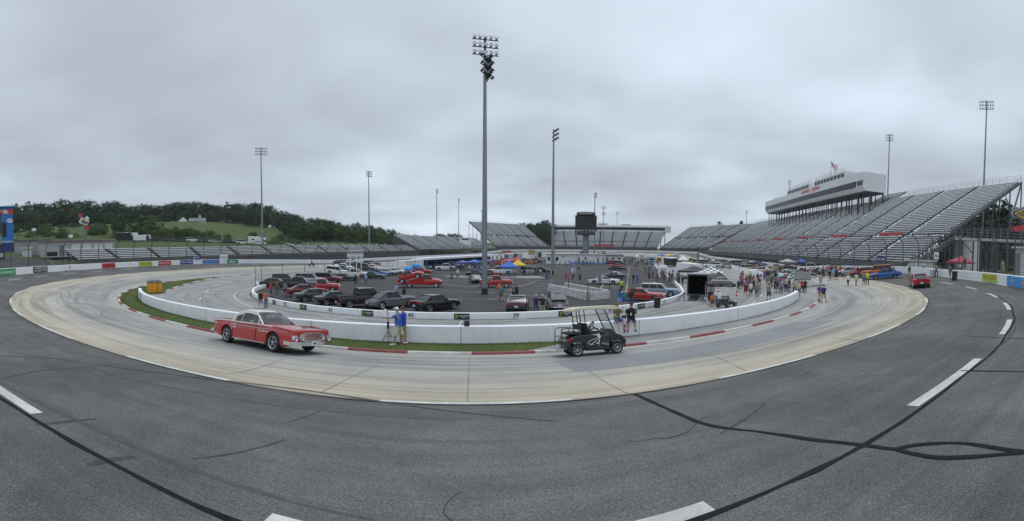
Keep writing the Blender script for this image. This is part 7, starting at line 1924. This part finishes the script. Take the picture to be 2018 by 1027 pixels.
for s in (1,-1):
    g=MB(); g.poly([(A0[0]-.04,s*bw,zb),(A1[0]-.04,s*(rw_+.03),zr-.13),(-.62,s*(rw_+.05),zr-.13),(-1.0,s*(bw-.05),1.12),(-1.04,s*bw,zb)]); g.build('side_window',M_CLR,dart)
    b=MB(); b.bar((A0[0],s*(bw+.01),zb),(A1[0],s*(rw_+.015),zr-.05),.06,.05); b.bar((A0[0]-.28,s*(bw+.012),zb),(A0[0]-.36,s*(rw_+.045),zr-.16),.025,.025); b.bar((-.62,s*(bw+.0),zb),(-.60,s*(rw_+.03),zr-.07),.03,.03); b.bar((A0[0],s*(bw+.01),zb+.0),(-1.25,s*(bw+.01),zb),.035,.03); b.build('window_frame',M_CHR,dart)
b=MB(); b.bar((A1[0]+.02,rw_,zr-.045),(A1[0]+.07,.3,zr-.02),.05); b.bar((A1[0]+.07,.3,zr-.02),(A1[0]+.07,-.3,zr-.02),.05); b.bar((A1[0]+.07,-.3,zr-.02),(A1[0]+.02,-rw_,zr-.045),.05); b.build('header_trim',M_CHR,dart)
t=MB(); prof=[(.12,1.345),(-.1,1.385),(-.45,1.40),(-.75,1.385),(-.92,1.34),(-1.12,1.21),(-1.30,1.04),(-1.40,.94)]; n=len(prof)
for x,z in prof:
    k=0 if x>-.7 else min(1,(-.7-x)/.6); wr_=rw_+.02+(bw-.02-rw_)*k
    for f in (-1,-.92,-.6,0,.6,.92,1): t.v.append((x,f*wr_,z-(.15 if abs(f)==1 else .035 if abs(f)>.9 else 0)+.02))
for i in range(n-1):
    for k in range(6): a=i*7+k; t.face((a,a+7,a+8,a+1))
for s in (0,6):
    i0=3; pts_=[t.v[j*7+s] for j in range(i0,n)]; yy=pts_[-1][1]
    t.poly(pts_+[(-1.03,math.copysign(bw-.01,yy),.94),(-.99,math.copysign(bw-.05,yy),1.13),(-.62,math.copysign(rw_+.05,yy),zr-.12)])
t.build('soft_top',M_SOFT,dart,smooth=40)
b=MB(); b.quad((-1.08,.42,1.275),(-1.08,-.42,1.275),(-1.28,-.46,1.09),(-1.28,.46,1.09)); b.build('rear_window',M_CLR,dart)
# oval grille and lamps
b=MB(); gx=2.565
ov=lambda sx,sz,k,n=28:(sx*math.copysign(abs(math.cos(2*PI*k/n))**.7,math.cos(2*PI*k/n)),sz*math.copysign(abs(math.sin(2*PI*k/n))**.8,math.sin(2*PI*k/n)))
gz_=.62
b.poly([(gx-.01,ov(.60,.125,k)[0],gz_+ov(.60,.125,k)[1]) for k in range(28)]); gr=b.build('grille',M_UND,dart)
b=MB()
for k in range(28): 
    a,c=ov(.61,.135,k),ov(.61,.135,k+1); b.bar((gx+.02,a[0],gz_+a[1]),(gx+.02,c[0],gz_+c[1]),.03,.05)
b.build('grille_surround',M_CHR,gr)
b=MB()
for k in range(17): y=-.40+.05*k; b.bar((gx+.01,y,gz_-.10),(gx+.01,y+.02,gz_+.10),.012)
for z in (-.06,0,.06): b.bar((gx+.012,-.44,gz_+z),(gx+.012,.44,gz_+z),.010)
b.build('grille_bars',M_CHR,gr)
for y,r_,zq,xo in ((.50,.068,gz_,.03),(-.50,.068,gz_,.03),(.81,.082,gz_-.03,.02),(-.81,.082,gz_-.03,.02)):
    M=Matrix.Translation((gx+xo-.03,y,zq))@Matrix.Rotation(R(90),4,'Y')
    b=MB(); b.lathe([(r_*1.0,-.08),(r_*1.25,.03),(r_*1.18,.05),(r_*.98,.03)],20,0,M); h_=b.build('headlight',M_CHR,dart,smooth=40)
    b=MB(); b.lathe([(r_*1.0,.02),(r_*.7,.045),(.001,.055)],20,0,M); b.build('lens',mat('clear_lamp',(.36,.38,.40),.1,.2,var=0),h_,smooth=True)
b=MB()
for k in range(10):
    f=lambda y:2.66-.16*(abs(y)/.95)**3; y0,y1=-.94+.188*k,-.94+.188*(k+1); b.bar((f(y0),y0,.40),(f(y1),y1,.40),.07,.14)
for s in (1,-1): b.bar((2.50,s*.94,.40),(2.2,s*.98,.42),.05,.13)
b.build('front_bumper',M_CHR,dart,smooth=30)
b=MB(); b.box((2.71,0,.41),(.015,.32,.16)); npl=b.build('number_plate',M_PLATE,dart); b=MB(); b.poly([(2.72,-.1,.45),(2.72,.1,.45),(2.72,0,.36)]); b.build('plate_emblem',M_DSTEEL,npl)
b=MB()
for s in (1,-1): b.bar((-2.62,s*.9,.42),(-2.3,s*.98,.44),.05,.12)
b.bar((-2.64,.92,.42),(-2.64,-.92,.42),.07,.13); b.build('rear_bumper',M_CHR,dart)
for s in (1,-1):
    b=MB(); M=Matrix.Translation((-2.57,s*.66,.66))@Matrix.Rotation(R(90),4,'Y'); b.lathe([(.11,-.06),(.09,.03),(.001,.03)],14,0,M); b.build('tail_light',M_TAIL,dart)
    b=MB(); 
    pts_=[(-2.30,.955,.885),(-1.3,.963,.93),(-.4,.965,.912),(.7,.965,.925),(1.5,.94,.905)]
    for a,c in zip(pts_,pts_[1:]): b.bar((a[0],s*a[1],a[2]),(c[0],s*c[1],c[2]),.012,.035)
    b.build('white_stripe',M_WHITEB,dart)
    b=MB(); pts_=[(-.55,.975,.80),(.6,.975,.79),(1.5,.96,.80),(2.3,.925,.77)]
    for a,c in zip(pts_,pts_[1:]): b.bar((a[0],s*a[1],a[2]),(c[0],s*c[1],c[2]),.014,.022)
    b.bar((-1.0,s*.935,.285),(1.05,s*.935,.285),.02,.05)
    b.build('side_trim',M_CHR,dart)
    b=MB()
    for x in (-.98,.55): b.box((x,s*.968,.62),(.010,.012,.54))
    b.build('door_gap',M_UND,dart)
    b=MB(); b.box((-.75,s*.985,.80),(.14,.03,.03)); b.build('door_handle',M_CHR,dart)
    b=MB(); b.box((.35,s*1.0,1.0),(.05,.12,.09)); b.bar((.38,s*.95,.95),(.36,s*1.0,1.0),.02); b.build('door_mirror',M_CHR,dart)
    text('Dart' if 0 else 'Three Eighteen'[:0] or 'CHASE HALLER',.065,M_WHITEB,dart,(1.05,s*.977,.73),(-s*-1,0,0) if s<0 else (-1,0,0),(0,0,1)) if False else None
text('FOR SALE',.10,M_WHITEB,dart,(-.86,-.975,.82-.02),(1,0,0),(0,0,1)); text('540.389',.10,M_WHITEB,dart,(-.86,-.975,.69),(1,0,0),(0,0,1))
text('Three Eighty Three',.075,M_WHITEB,dart,(1.02,-.972,.70),(1,0,0),(0,0,1))
text('440',.12,M_WHITEB,dart,(-2.22,-.945,.75),(1,0,0),(0,0,1))
b=MB()
for x,zt_ in ((.15,1.12),(-.75,1.10)): b.box((x-.1,0,1.0),(.14,1.35,.26))
b.box((.62,0,.955),(.3,1.4,.06)); b.build('seats',mat('red_vinyl',(.25,.03,.03),.5),dart)
b=MB(); M=Matrix.Translation((.42,.38,1.03))@Matrix.Rotation(R(60),4,'Y')
for k in range(16):
    a,c=2*PI*k/16,2*PI*(k+1)/16; b.bar(M@Vector((.18*math.cos(a),.18*math.sin(a),0)),M@Vector((.18*math.cos(c),.18*math.sin(c),0)),.02)
b.bar((.42,.38,1.03),(.6,.38,.95),.03); b.build('steering_wheel',M_BLACK,dart)
mw=dart.matrix_world
bpy.context.view_layer.update(); mw=dart.matrix_world.copy()
for y,l,sh in ((.38,'driver in a dark shirt seen through the windscreen of the red convertible','navy'),(-.38,'passenger in a light shirt seen through the windscreen of the red convertible','white')):
    q=mw@Vector((.12,y,.48)); person(0,0,0,'sit',sh,'khaki','shorts','cap' if y>0 else 'short','black' if y>0 else 'grey','light',l,pos=q,z=q.z,hdg=hd,sc=.86)
def add_wheels(root,xs,ys,r,wd,style,zc=None):
    tm,rm=wheel_mesh(r,wd,style)
    for x in xs:
        for s in (1,-1):
            w_=bpy.data.objects.new('wheel',tm); col.objects.link(w_); w_.parent=root; w_.location=(x,s*ys,zc or r); r_=bpy.data.objects.new('rim',rm); col.objects.link(r_); r_.parent=w_
add_wheels(dart,(-1.42,1.53),.83,.345,.24,0)
# golf cart
fw=at(1216,697); rw=at(1137,703.5); hd=math.atan2(fw.y-rw.y,fw.x-rw.x)
sn=Vector((-math.sin(hd),math.cos(hd),0)); mid=(fw+rw)/2+sn*.5; e_,z_=ground_rot(mid.x,mid.y,hd,1.6,1.0)
print('CART wb',(fw-rw).length,'dist',mid.length)
gc=empty('golf_cart',(mid.x,mid.y,z_+.01),rot=e_,label='black golf cart with cream roof and rear seat parked by the kerb',cat='golf cart'); kk=(fw-rw).length/1.66; gc.scale=(kk*.99,1,1)
M_GC=mat('cart_black',(.016,.017,.02),.28,0,.5,var=.05,coat=.4); 
def prof(root,name,pts_,y0,y1,m,bev=.03):
    b=MB(); b.prism(pts_,(1,0,0),(0,0,1),(0,y0,0),(0,y1-y0,0)); o=b.build(name,m,root); fix_normals(o)
    if bev: md=o.modifiers.new('bevel','BEVEL'); md.width=bev; md.segments=3; md.limit_method='ANGLE'
    for p in o.data.polygons: p.use_smooth=True
    o.data.set_sharp_from_angle(angle=R(40)); return o
ra=[(-.83+.30*math.cos(a),.25+.30*math.sin(a)) for a in [R(200-20*k) for k in range(0,11)]]
rear=[(-1.28,.42),(-1.30,.62),(-1.05,.78),(-.75,.84),(-.30,.84),(.0,.80),(.06,.62),(.06,.30),(-.42,.28)]+[(-.83+.36*math.cos(R(a)),.24+.34*math.sin(R(a))) for a in (10,40,70,100,130,160)]+[(-1.2,.34)]
prof(gc,'rear_body',rear,-.58,.58,M_GC,.05)
fa=[(.83+.33*math.cos(R(a)),.24+.34*math.sin(R(a))) for a in (165,135,105,75,45,20)]
front=[(.56,.30)]+fa+[(1.20,.34),(1.26,.50),(1.16,.66),(1.0,.76),(.74,.86),(.64,1.02),(.54,1.02),(.56,.70),(.56,.40)]
prof(gc,'front_cowl',front,-.55,.55,M_GC,.05)
prof(gc,'floor',[(-.45,.20),(.62,.20),(.62,.30),(.0,.32),(-.45,.32)],-.58,.58,M_BLACK,.02)
for s in (1,-1):
    b=MB(); pts_=[(-.34,.86),(-.26,1.02),(-.12,1.09),(.02,1.06),(.14,.92),(.17,.78)]
    for a,c in zip(pts_,pts_[1:]): b.bar((a[0],s*.52,a[1]),(c[0],s*.52,c[1]),.045,.05)
    b.build('arm_rest',M_BLACK,gc)
    b=MB(); pts_=[(1.02+.28*math.cos(R(a))-.14,.26+.40*math.sin(R(a))) for a in (-0,30,60,90,120)]
    for a,c in zip(pts_,pts_[1:]): b.bar((a[0],s*.57,a[1]),(c[0],s*.57,c[1]),.05,.10,up=(0,1,0))
    b.build('front_fender',M_BLACK,gc)
def seat(nm,x0,x1,z,th,y=.5,back=None):
    o=prof(gc,nm,[(x0,z),(x1,z),(x1,z+th),(x0,z+th)],-y,y,M_SEAT,.04)
    if back: 
        for s in (1,-1): prof(gc,'seat_back',[(back[0],back[1]),(back[0]+.10,back[1]),(back[0]-.02,back[2]),(back[0]-.12,back[2])],s*.27-.23,s*.27+.23,M_SEAT,.045)
seat('front_seat',-.36,.12,.84,.11,.5,(-.36,.92,1.30))
seat('rear_seat',-1.18,-.62,.86,.10,.5)
for s in (1,-1): prof(gc,'rear_backrest',[(-.66,1.04),(-.56,1.04),(-.60,1.26),(-.70,1.26)],s*.27-.23,s*.27+.23,M_SEAT,.04)
rf=prof(gc,'roof',[(-1.06,1.78),(-1.0,1.90),(-.6,1.96),(.7,1.98),(.88,1.93),(.94,1.84),(.86,1.80),(.0,1.84),(-.7,1.82)],-.60,.60,mat('cart_roof_cream',(.66,.60,.43),.5,var=.05),.03)
for s in (1,-1):
    b=MB(); b.tube([(-.62,s*.50,.80),(-.64,s*.50,1.3),(-.70,s*.50,1.86)],.022,6); b.tube([(-.40,s*.50,.84),(-.46,s*.50,1.4),(-.50,s*.50,1.86)],.02,6); b.build('rear_strut',M_BLACK,gc)
    b=MB(); b.tube([(.80,s*.52,.80),(.56,s*.52,1.35),(.34,s*.52,1.88)],.026,6); b.build('front_strut',M_BLACK,gc)
    b=MB(); b.tube([(-.72,s*.46,1.12),(-1.30,s*.46,1.12),(-1.42,s*.46,1.06),(-1.44,s*.46,.35)],.018,6); b.tube([(-1.1,s*.46,1.10),(-1.16,s*.46,.98),(-1.16,s*.46,.35)],.016,6); b.bar((-1.44,s*.46,.78),(-1.1,s*.46,.78),.03); b.build('grab_rail',M_BLACK,gc)
b=MB(); b.box((-1.42,0,.33),(.42,.96,.03)); b.build('foot_plate',mat('tread_plate',(.30,.31,.32),.4,.6,var=.2,vs=20),gc)
b=MB(); b.quad((.79,.5,.84),(.79,-.5,.84),(.575,-.5,1.34),(.575,.5,1.34)); b.quad((.56,.5,1.36),(.56,-.5,1.36),(.36,-.5,1.85),(.36,.5,1.85)); b.build('windshield',mat('clear_screen',(.18,.22,.20),.05,0,.8,var=0,alpha=.32),gc)
b=MB(); 
for z,x in ((1.35,.57),(1.84,.365),(.85,.785)): b.bar((x,.5,z),(x,-.5,z),.03)
b.build('windshield_frame',M_BLACK,gc)
b=MB(); b.tube([(.62,.28,.72),(.02+.08,.28,1.16)],.025,6); M=Matrix.Translation((.07,.28,1.19))@Matrix.Rotation(R(-52),4,'Y')
for k in range(16):
    a,c=2*PI*k/16,2*PI*(k+1)/16; b.bar(M@Vector((.17*math.cos(a),.17*math.sin(a),0)),M@Vector((.17*math.cos(c),.17*math.sin(c),0)),.028)
b.bar(M@Vector((-.17,0,0)),M@Vector((.17,0,0)),.025); b.build('steering_wheel',M_BLACK,gc)
for s in (1,-1):
    b=MB(); b.prism([(-1.27,.62),(-1.02,.66),(-.98,.74),(-1.2,.72)],(1,0,0),(0,0,1),(0,s*.59,0),(0,s*.012,0)); b.build('tail_light',M_TAIL,gc)
    b=MB(); b.box((1.22,s*.36,.56),(.06,.22,.10)); b.build('headlight',M_HEAD,gc)
b=MB()
for k in range(26):
    a,c=2*PI*k/26,2*PI*(k+1)/26
    if k in (19,20): continue
    f=lambda t:(-.14+.24*math.cos(t),-.592,.55+.10*math.sin(t)+.04*math.cos(t)); b.bar(f(a),f(c),.016)
b.bar((-.26,-.592,.46),(-.02,-.592,.60),.018); b.build('logo_swoosh',M_WHITEB,gc)
text('Club',.11,M_WHITEB,gc,(.02,-.592,.50),(1,0,0),(0,0,1)) if False else None
b=MB(); b.box((-.0,-.592,.47),(.14,.006,.018)); b.build('logo_line',M_WHITEB,gc)
add_wheels(gc,(-.83,.83),.50,.255,.20,1)
# flatbed truck with a small red coupe on its tilted deck
p=at(826,566); hd=heading(826,-7); e_,z_=ground_rot(p.x,p.y,hd)
ft=empty('flatbed_truck',(p.x,p.y,z_),rot=e_,label='red vintage flatbed truck with tilted deck facing right in the middle of the lot',cat='truck')
S=dict(L=2.9,W=1.95,H=1.95,wr=.40,ax=(.55,),belt=1.28,sill=.38,arch=1.15,top=((-1.45,1.26),(-.2,1.28),(.1,1.28),(1.0,1.18),(1.45,.88)),endr=.3,tophw=.60,shoulder=.84,crown=.10,cab=(-1.38,-1.25,-.35,.0),bw=.84,rw=.70,bulge=1.02)
bmh=body_mesh(S); bo=bpy.data.objects.new('cab_body',bmh); col.objects.link(bo); bo.parent=ft; bo.location=(2.1,0,0); setm(bo,paint('red'))
gm,pm=cabin(S); 
for nm,me,pt in (('window_glass',gm,0),('cab_roof',pm,1)):
    q=bpy.data.objects.new(nm,me); col.objects.link(q); q.parent=ft; q.location=(2.1,0,0); 
    if pt: setm(q,paint('red'))
b=MB(); b.prism([(-3.5,.30),(-3.4,.26),(-2.0,.55),(.75,.55),(.75,1.62),(.6,1.66)],(1,0,0),(0,0,1),(0,-.98,0),(0,.10,0)); b.prism([(-3.5,.30),(-3.4,.26),(-2.0,.55),(.75,.55),(.75,1.62),(.6,1.66)],(1,0,0),(0,0,1),(0,.88,0),(0,.10,0)); b.build('bed_side',paint('red'),ft)
b=MB(); b.prism([(-3.5,.30),(-3.5,.24),(.75,1.56),(.75,1.62)],(1,0,0),(0,0,1),(0,-1.02,0),(0,2.04,0)); b.build('tilt_deck',paint('red'),ft)
b=MB(); b.box((-.4,0,.45),(4.6,1.0,.14)); b.build('chassis',M_UND,ft)
for s in (1,-1):
    b=MB(); M=Matrix.Translation((3.38,s*.72,.92))@Matrix.Rotation(R(90),4,'Y'); b.lathe([(.12,0),(.13,.08),(.001,.1)],14,0,M); b.build('headlight',M_HEAD,ft)
    b=MB(); b.bar((-1.6,s*1.0,.46),(1.0,s*1.0,.46),.04,.06); b.build('running_board',M_CHR,ft)
b=MB(); b.box((3.56,0,.85),(.06,1.0,.42)); 
for k in range(6): b.box((3.6,0,.68+.07*k),(.03,1.05,.02),1)
b.build('grille',[M_UND,M_CHR],ft)
b=MB(); b.bar((3.68,-.95,.5),(3.68,.95,.5),.08,.14); b.build('front_bumper',M_CHR,ft)
add_wheels(ft,(-1.35,2.65),.86,.40,.24,2)
sl_=math.atan2(1.32,4.25)
bt=car('beetle',826,566,-7,'red','small rounded red vintage coupe carried on the tilted flatbed deck',pos=p)
bpy.context.view_layer.update(); mw=ft.matrix_world.copy()
bt.rotation_euler=(mw.to_3x3()@Matrix.Rotation(-sl_,3,'Y')).to_euler(); q=mw@Vector((-1.25,0,.30+(2.25)*math.tan(sl_)-.0)); bt.location=q
# quad bike with rider far left
p=at(614,525); o=empty('quad_bike',p,rz=heading(614,-5),label='small quad bike on the far track by the back wall',cat='quad bike')
b=MB(); b.box((0,0,.62),(1.3,.5,.22)); b.box((.45,0,.78),(.35,.4,.16)); b.bar((.35,-.35,1.0),(.35,.35,1.0),.05); b.bar((.4,0,.7),(.35,0,1.0),.05); b.build('body',M_BLACK,o)
b=MB(); b.box((-.7,0,1.25),(.5,.6,.9)); b.build('white_box',M_WHITEB,o)
add_wheels(o,(-.55,.55),.42,.28,.2,1)
person(614,0,-5,'sit','navy','black','trousers','short','black','light','rider in navy on the quad bike by the back wall',pos=p,z=p.z+.72)
# ------------------------------------------------------------------ small things
def bin_(px,py,label,h=1.0,pos=None,dz=0):
    p=pos or at(px,py); o=empty('trash_bin',(p.x,p.y,p.z+dz),label=label,cat='bin')
    b=MB(); b.box((0,0,h*.46),(.46,.46,h*.92),taper=1.22); bo=b.build('bin_body',M_BLACK,o); md=bo.modifiers.new('bevel','BEVEL'); md.width=.04; md.segments=2
    b=MB(); b.box((0,0,h*.95),(.64,.62,.06)); b.box((-.0,-.3,h*.92),(.5,.06,.05)); b.build('lid',M_BLACK,o)
    b=MB(); 
    for s in (1,-1): b.tube([(s*.18,.26,.1),(s*.24,.26,.1)],.1,10)
    b.build('wheel',M_TYRE,o)
bin_(1295,607,'black plastic trash bin against the low pit wall near number 37',1.05,pos=at(1295,606.5))
bin_(1881,553,'black trash bin at the end of the right wall',1.2)
p=onwall(920)
b=MB(); b.box((p.x,p.y,p.z+WT+.13),(.26,.2,.24)); b.tube([Vector((p.x,p.y,p.z+WT+.13)),Vector((p.x-.0,p.y-.25,p.z+WT+.13))],.09,12); o=b.build('spotlight',M_BLACK,label='small black lamp sitting on top of the thick white wall',cat='lamp')
# stage with stairs at the right end of pit road
p=at(1580,566); hd=heading(1580,5); o=empty('stage_platform',p,rz=hd,label='steel stage platform with stairs on the left and a long ramp on the right',cat='stage')
b=MB(); b.box((0,0,1.15),(2.4,2.2,.14)); b.build('deck',M_STEEL,o)
b=MB(); b.box((0,-1.1,1.75),(2.3,.05,1.0)); b.build('front_panel',mat('panel_grey',(.30,.30,.30),.6),o)
b=MB()
for x in (-1.1,0,1.1):
    for y in (-1,1): b.bar((x,y,0),(x,y,2.3),.06)
b.bar((-1.1,-1,.1),(1.1,-1,1.05),.04); b.bar((1.1,-1,.1),(-1.1,-1,1.05),.04); b.build('leg',M_ALU,o)
b=MB()
for k in range(6): b.box((-1.3-.27*k,0,1.0-.19*k),(.28,1.2,.05))
for s in (-.6,.6): b.bar((-1.2,s,1.05),(-2.75,s,-.0),.05,.14); b.bar((-1.2,s,2.15),(-2.8,s,1.0),.045); b.bar((-1.2,s,1.65),(-2.8,s,.5),.04); b.bar((-2.8,s,0),(-2.8,s,1.0),.05); b.bar((-2.,s,.5),(-2.,s,1.6),.045)
b.build('stair',M_ALU,o)
b=MB()
b.hexa([(1.2,-.6,1.12),(4.6,-.6,.05),(4.6,.6,.05),(1.2,.6,1.12),(1.2,-.6,1.2),(4.6,-.6,.1),(4.6,.6,.1),(1.2,.6,1.2)])
for s in (-.6,.6):
    b.bar((1.2,s,2.15),(4.6,s,1.05),.045); b.bar((1.2,s,1.65),(4.6,s,.6),.04)
    for x in (1.2,2.3,3.4,4.6): z=1.15-(x-1.2)*.32; b.bar((x,s,z),(x,s,z+1.0),.045)
b.build('ramp',M_ALU,o)
# things under the dealer canopy, cones, pipes
for px,py,l in ((1351,543,'orange cone right of the white trailer'),(1416,575,'orange cone in the mouth of the black trailer'),(1451,583,'orange cone beside the second canopy')):
    p=at(px,py); o=empty('traffic_cone',p,label=l,cat='cone'); b=MB(); b.box((0,0,.02),(.36,.36,.04)); b.build('base',M_BLACK,o); b=MB(); b.lathe([(.15,.04),(.03,.68),(.0,.7)],14); b.build('cone',mat('cone_orange',(.62,.10,.01),.5,var=.05),o,smooth=40); b=MB(); b.lathe([(.112,.25),(.082,.40)],14); b.build('collar',M_WHITEB,o)
p=at(1432,606); o=empty('race_buggy',p,rz=heading(1432,60),label='black open-wheeled midget racer under the dealer canopy',cat='race car')
b=MB(); b.box((0,0,.42),(1.9,.55,.3),taper=.8); b.box((-.4,0,.7),(.7,.5,.35),taper=.8); b.build('body',M_BLACK,o)
b=MB()
for s in (1,-1): b.tube([(-.8,s*.25,.5),(-.6,s*.25,1.15),(-.1,s*.25,1.15),(.15,s*.25,.6)],.025,6)
b.build('roll_cage',M_DSTEEL,o); add_wheels(o,(-.75,.75),.52,.28,.22,1)
p=at(1423,598); b=MB(); b.box((0,0,.72),(1.5,.6,.05)); 
for x in (-.65,.65):
    for y in (-.25,.25): b.bar((x,y,0),(x,y,.7),.04)
o=b.build('folding_table',M_BLACK,label='black folding table at the back of the dealer canopy',cat='table'); o.location=p; o.rotation_euler=(0,0,heading(1423,5))
# yellow bollards at the second light pole
for px,py in ((1086,541.5),(1094,541)):
    p=at(px,py+.5); b=MB(); b.lathe([(.09,0),(.09,1.0),(.06,1.08),(.001,1.1)],12); o=b.build('bollard',M_YEL,smooth=40,label='yellow bollard %s of the second light pole'%('left' if px<1090 else 'right'),cat='bollard',group='bollards at the light pole'); o.location=p
for px,py,l in ((1350,593,'two thin black posts on the low wall beside the trailer, left one'),(1352.5,592,'two thin black posts on the low wall beside the trailer, right one')):
    p=at(px-3,py); b=MB(); b.lathe([(.04,0),(.04,1.0),(.05,1.02),(.001,1.04)],8); o=b.build('post',M_BLACK,label=l.replace('two thin black posts','thin black post'),cat='post'); o.location=p
p=at(1046,541); b=MB(); b.tube([(0,0,0),(0,0,4.4)],.07,8); b.box((0,0,4.9),(1.3,.1,1.0)); o=b.build('lot_sign',mat('sign_ochre',(.35,.27,.08),.6),label='post with an ochre rectangular sign in front of the silver minivan',cat='sign'); o.location=at(1047,542); o.rotation_euler=(0,0,-(1047-X0)/F_)
# stacked tyres / crates by right wall, tyre stack, coolers
p=at(1837,546); o=empty('crate_stack',p,label='stack of grey plastic crates against the right wall',cat='crates')
b=MB()
for k in range(5):
    b.box((0,0,.1+.2*k),(.6,.5,.17)); 
b.build('crate',M_GBLD,o)
# ------------------------------------------------------------------ separate pieces of framework into parts of their own
def split_part(o,newname,maxn=96):
    me=o.data; n=len(me.vertices); par=list(range(n))
    def find(i):
        while par[i]!=i: par[i]=par[par[i]]; i=par[i]
        return i
    for e in me.edges:
        a,c=find(e.vertices[0]),find(e.vertices[1])
        if a!=c: par[a]=c
    groups={}
    for p in me.polygons: groups.setdefault(find(p.vertices[0]),[]).append(p.index)
    if len(groups)<2: return
    G_=sorted(groups.values(),key=lambda g:min((me.polygons[g[0]].center-Vector((0,0,CZ))).length for _ in (0,)))
    def mk(polys,nm,kind=None):
        b=MB(); mp={}
        for pi in polys:
            f=[]
            for vi in me.polygons[pi].vertices:
                if vi not in mp: mp[vi]=b.vert(me.vertices[vi].co)
                f.append(mp[vi])
            b.face(f)
        q=b.build(nm,me.materials[0],o.parent)
        if kind: q['kind']=kind
    for g in G_[:maxn]: mk(g,newname)
    rest=[i for g in G_[maxn:] for i in g]
    if rest: mk(rest,newname,'stuff')
    bpy.data.objects.remove(o)
for o in list(bpy.data.objects):
    b_=o.name.split('.')[0]
    if b_ in('steel_frame','support_posts','scaffold','upper_storey','roof_unit'):
        split_part(o,{'steel_frame':'frame_bar','support_posts':'support_post','scaffold':'scaffold_pole','upper_storey':'upper_storey','roof_unit':'roof_unit'}[b_])
# ------------------------------------------------------------------ air
hb_=MB(); hb_.box((20,150,33),(3000,3000,70)); hz=hb_.build('haze',[],kind='stuff',label='thin damp haze over the speedway')
hm=bpy.data.materials.new('haze_air'); hm.use_nodes=True; t=hm.node_tree; t.nodes.clear(); o_=t.nodes.new('ShaderNodeOutputMaterial'); v_=t.nodes.new('ShaderNodeVolumePrincipled')
v_.inputs['Color'].default_value=(.86,.90,.95,1); v_.inputs['Density'].default_value=.00012; v_.inputs['Anisotropy'].default_value=.2; t.links.new(v_.outputs[0],o_.inputs['Volume']); hz.data.materials.append(hm)
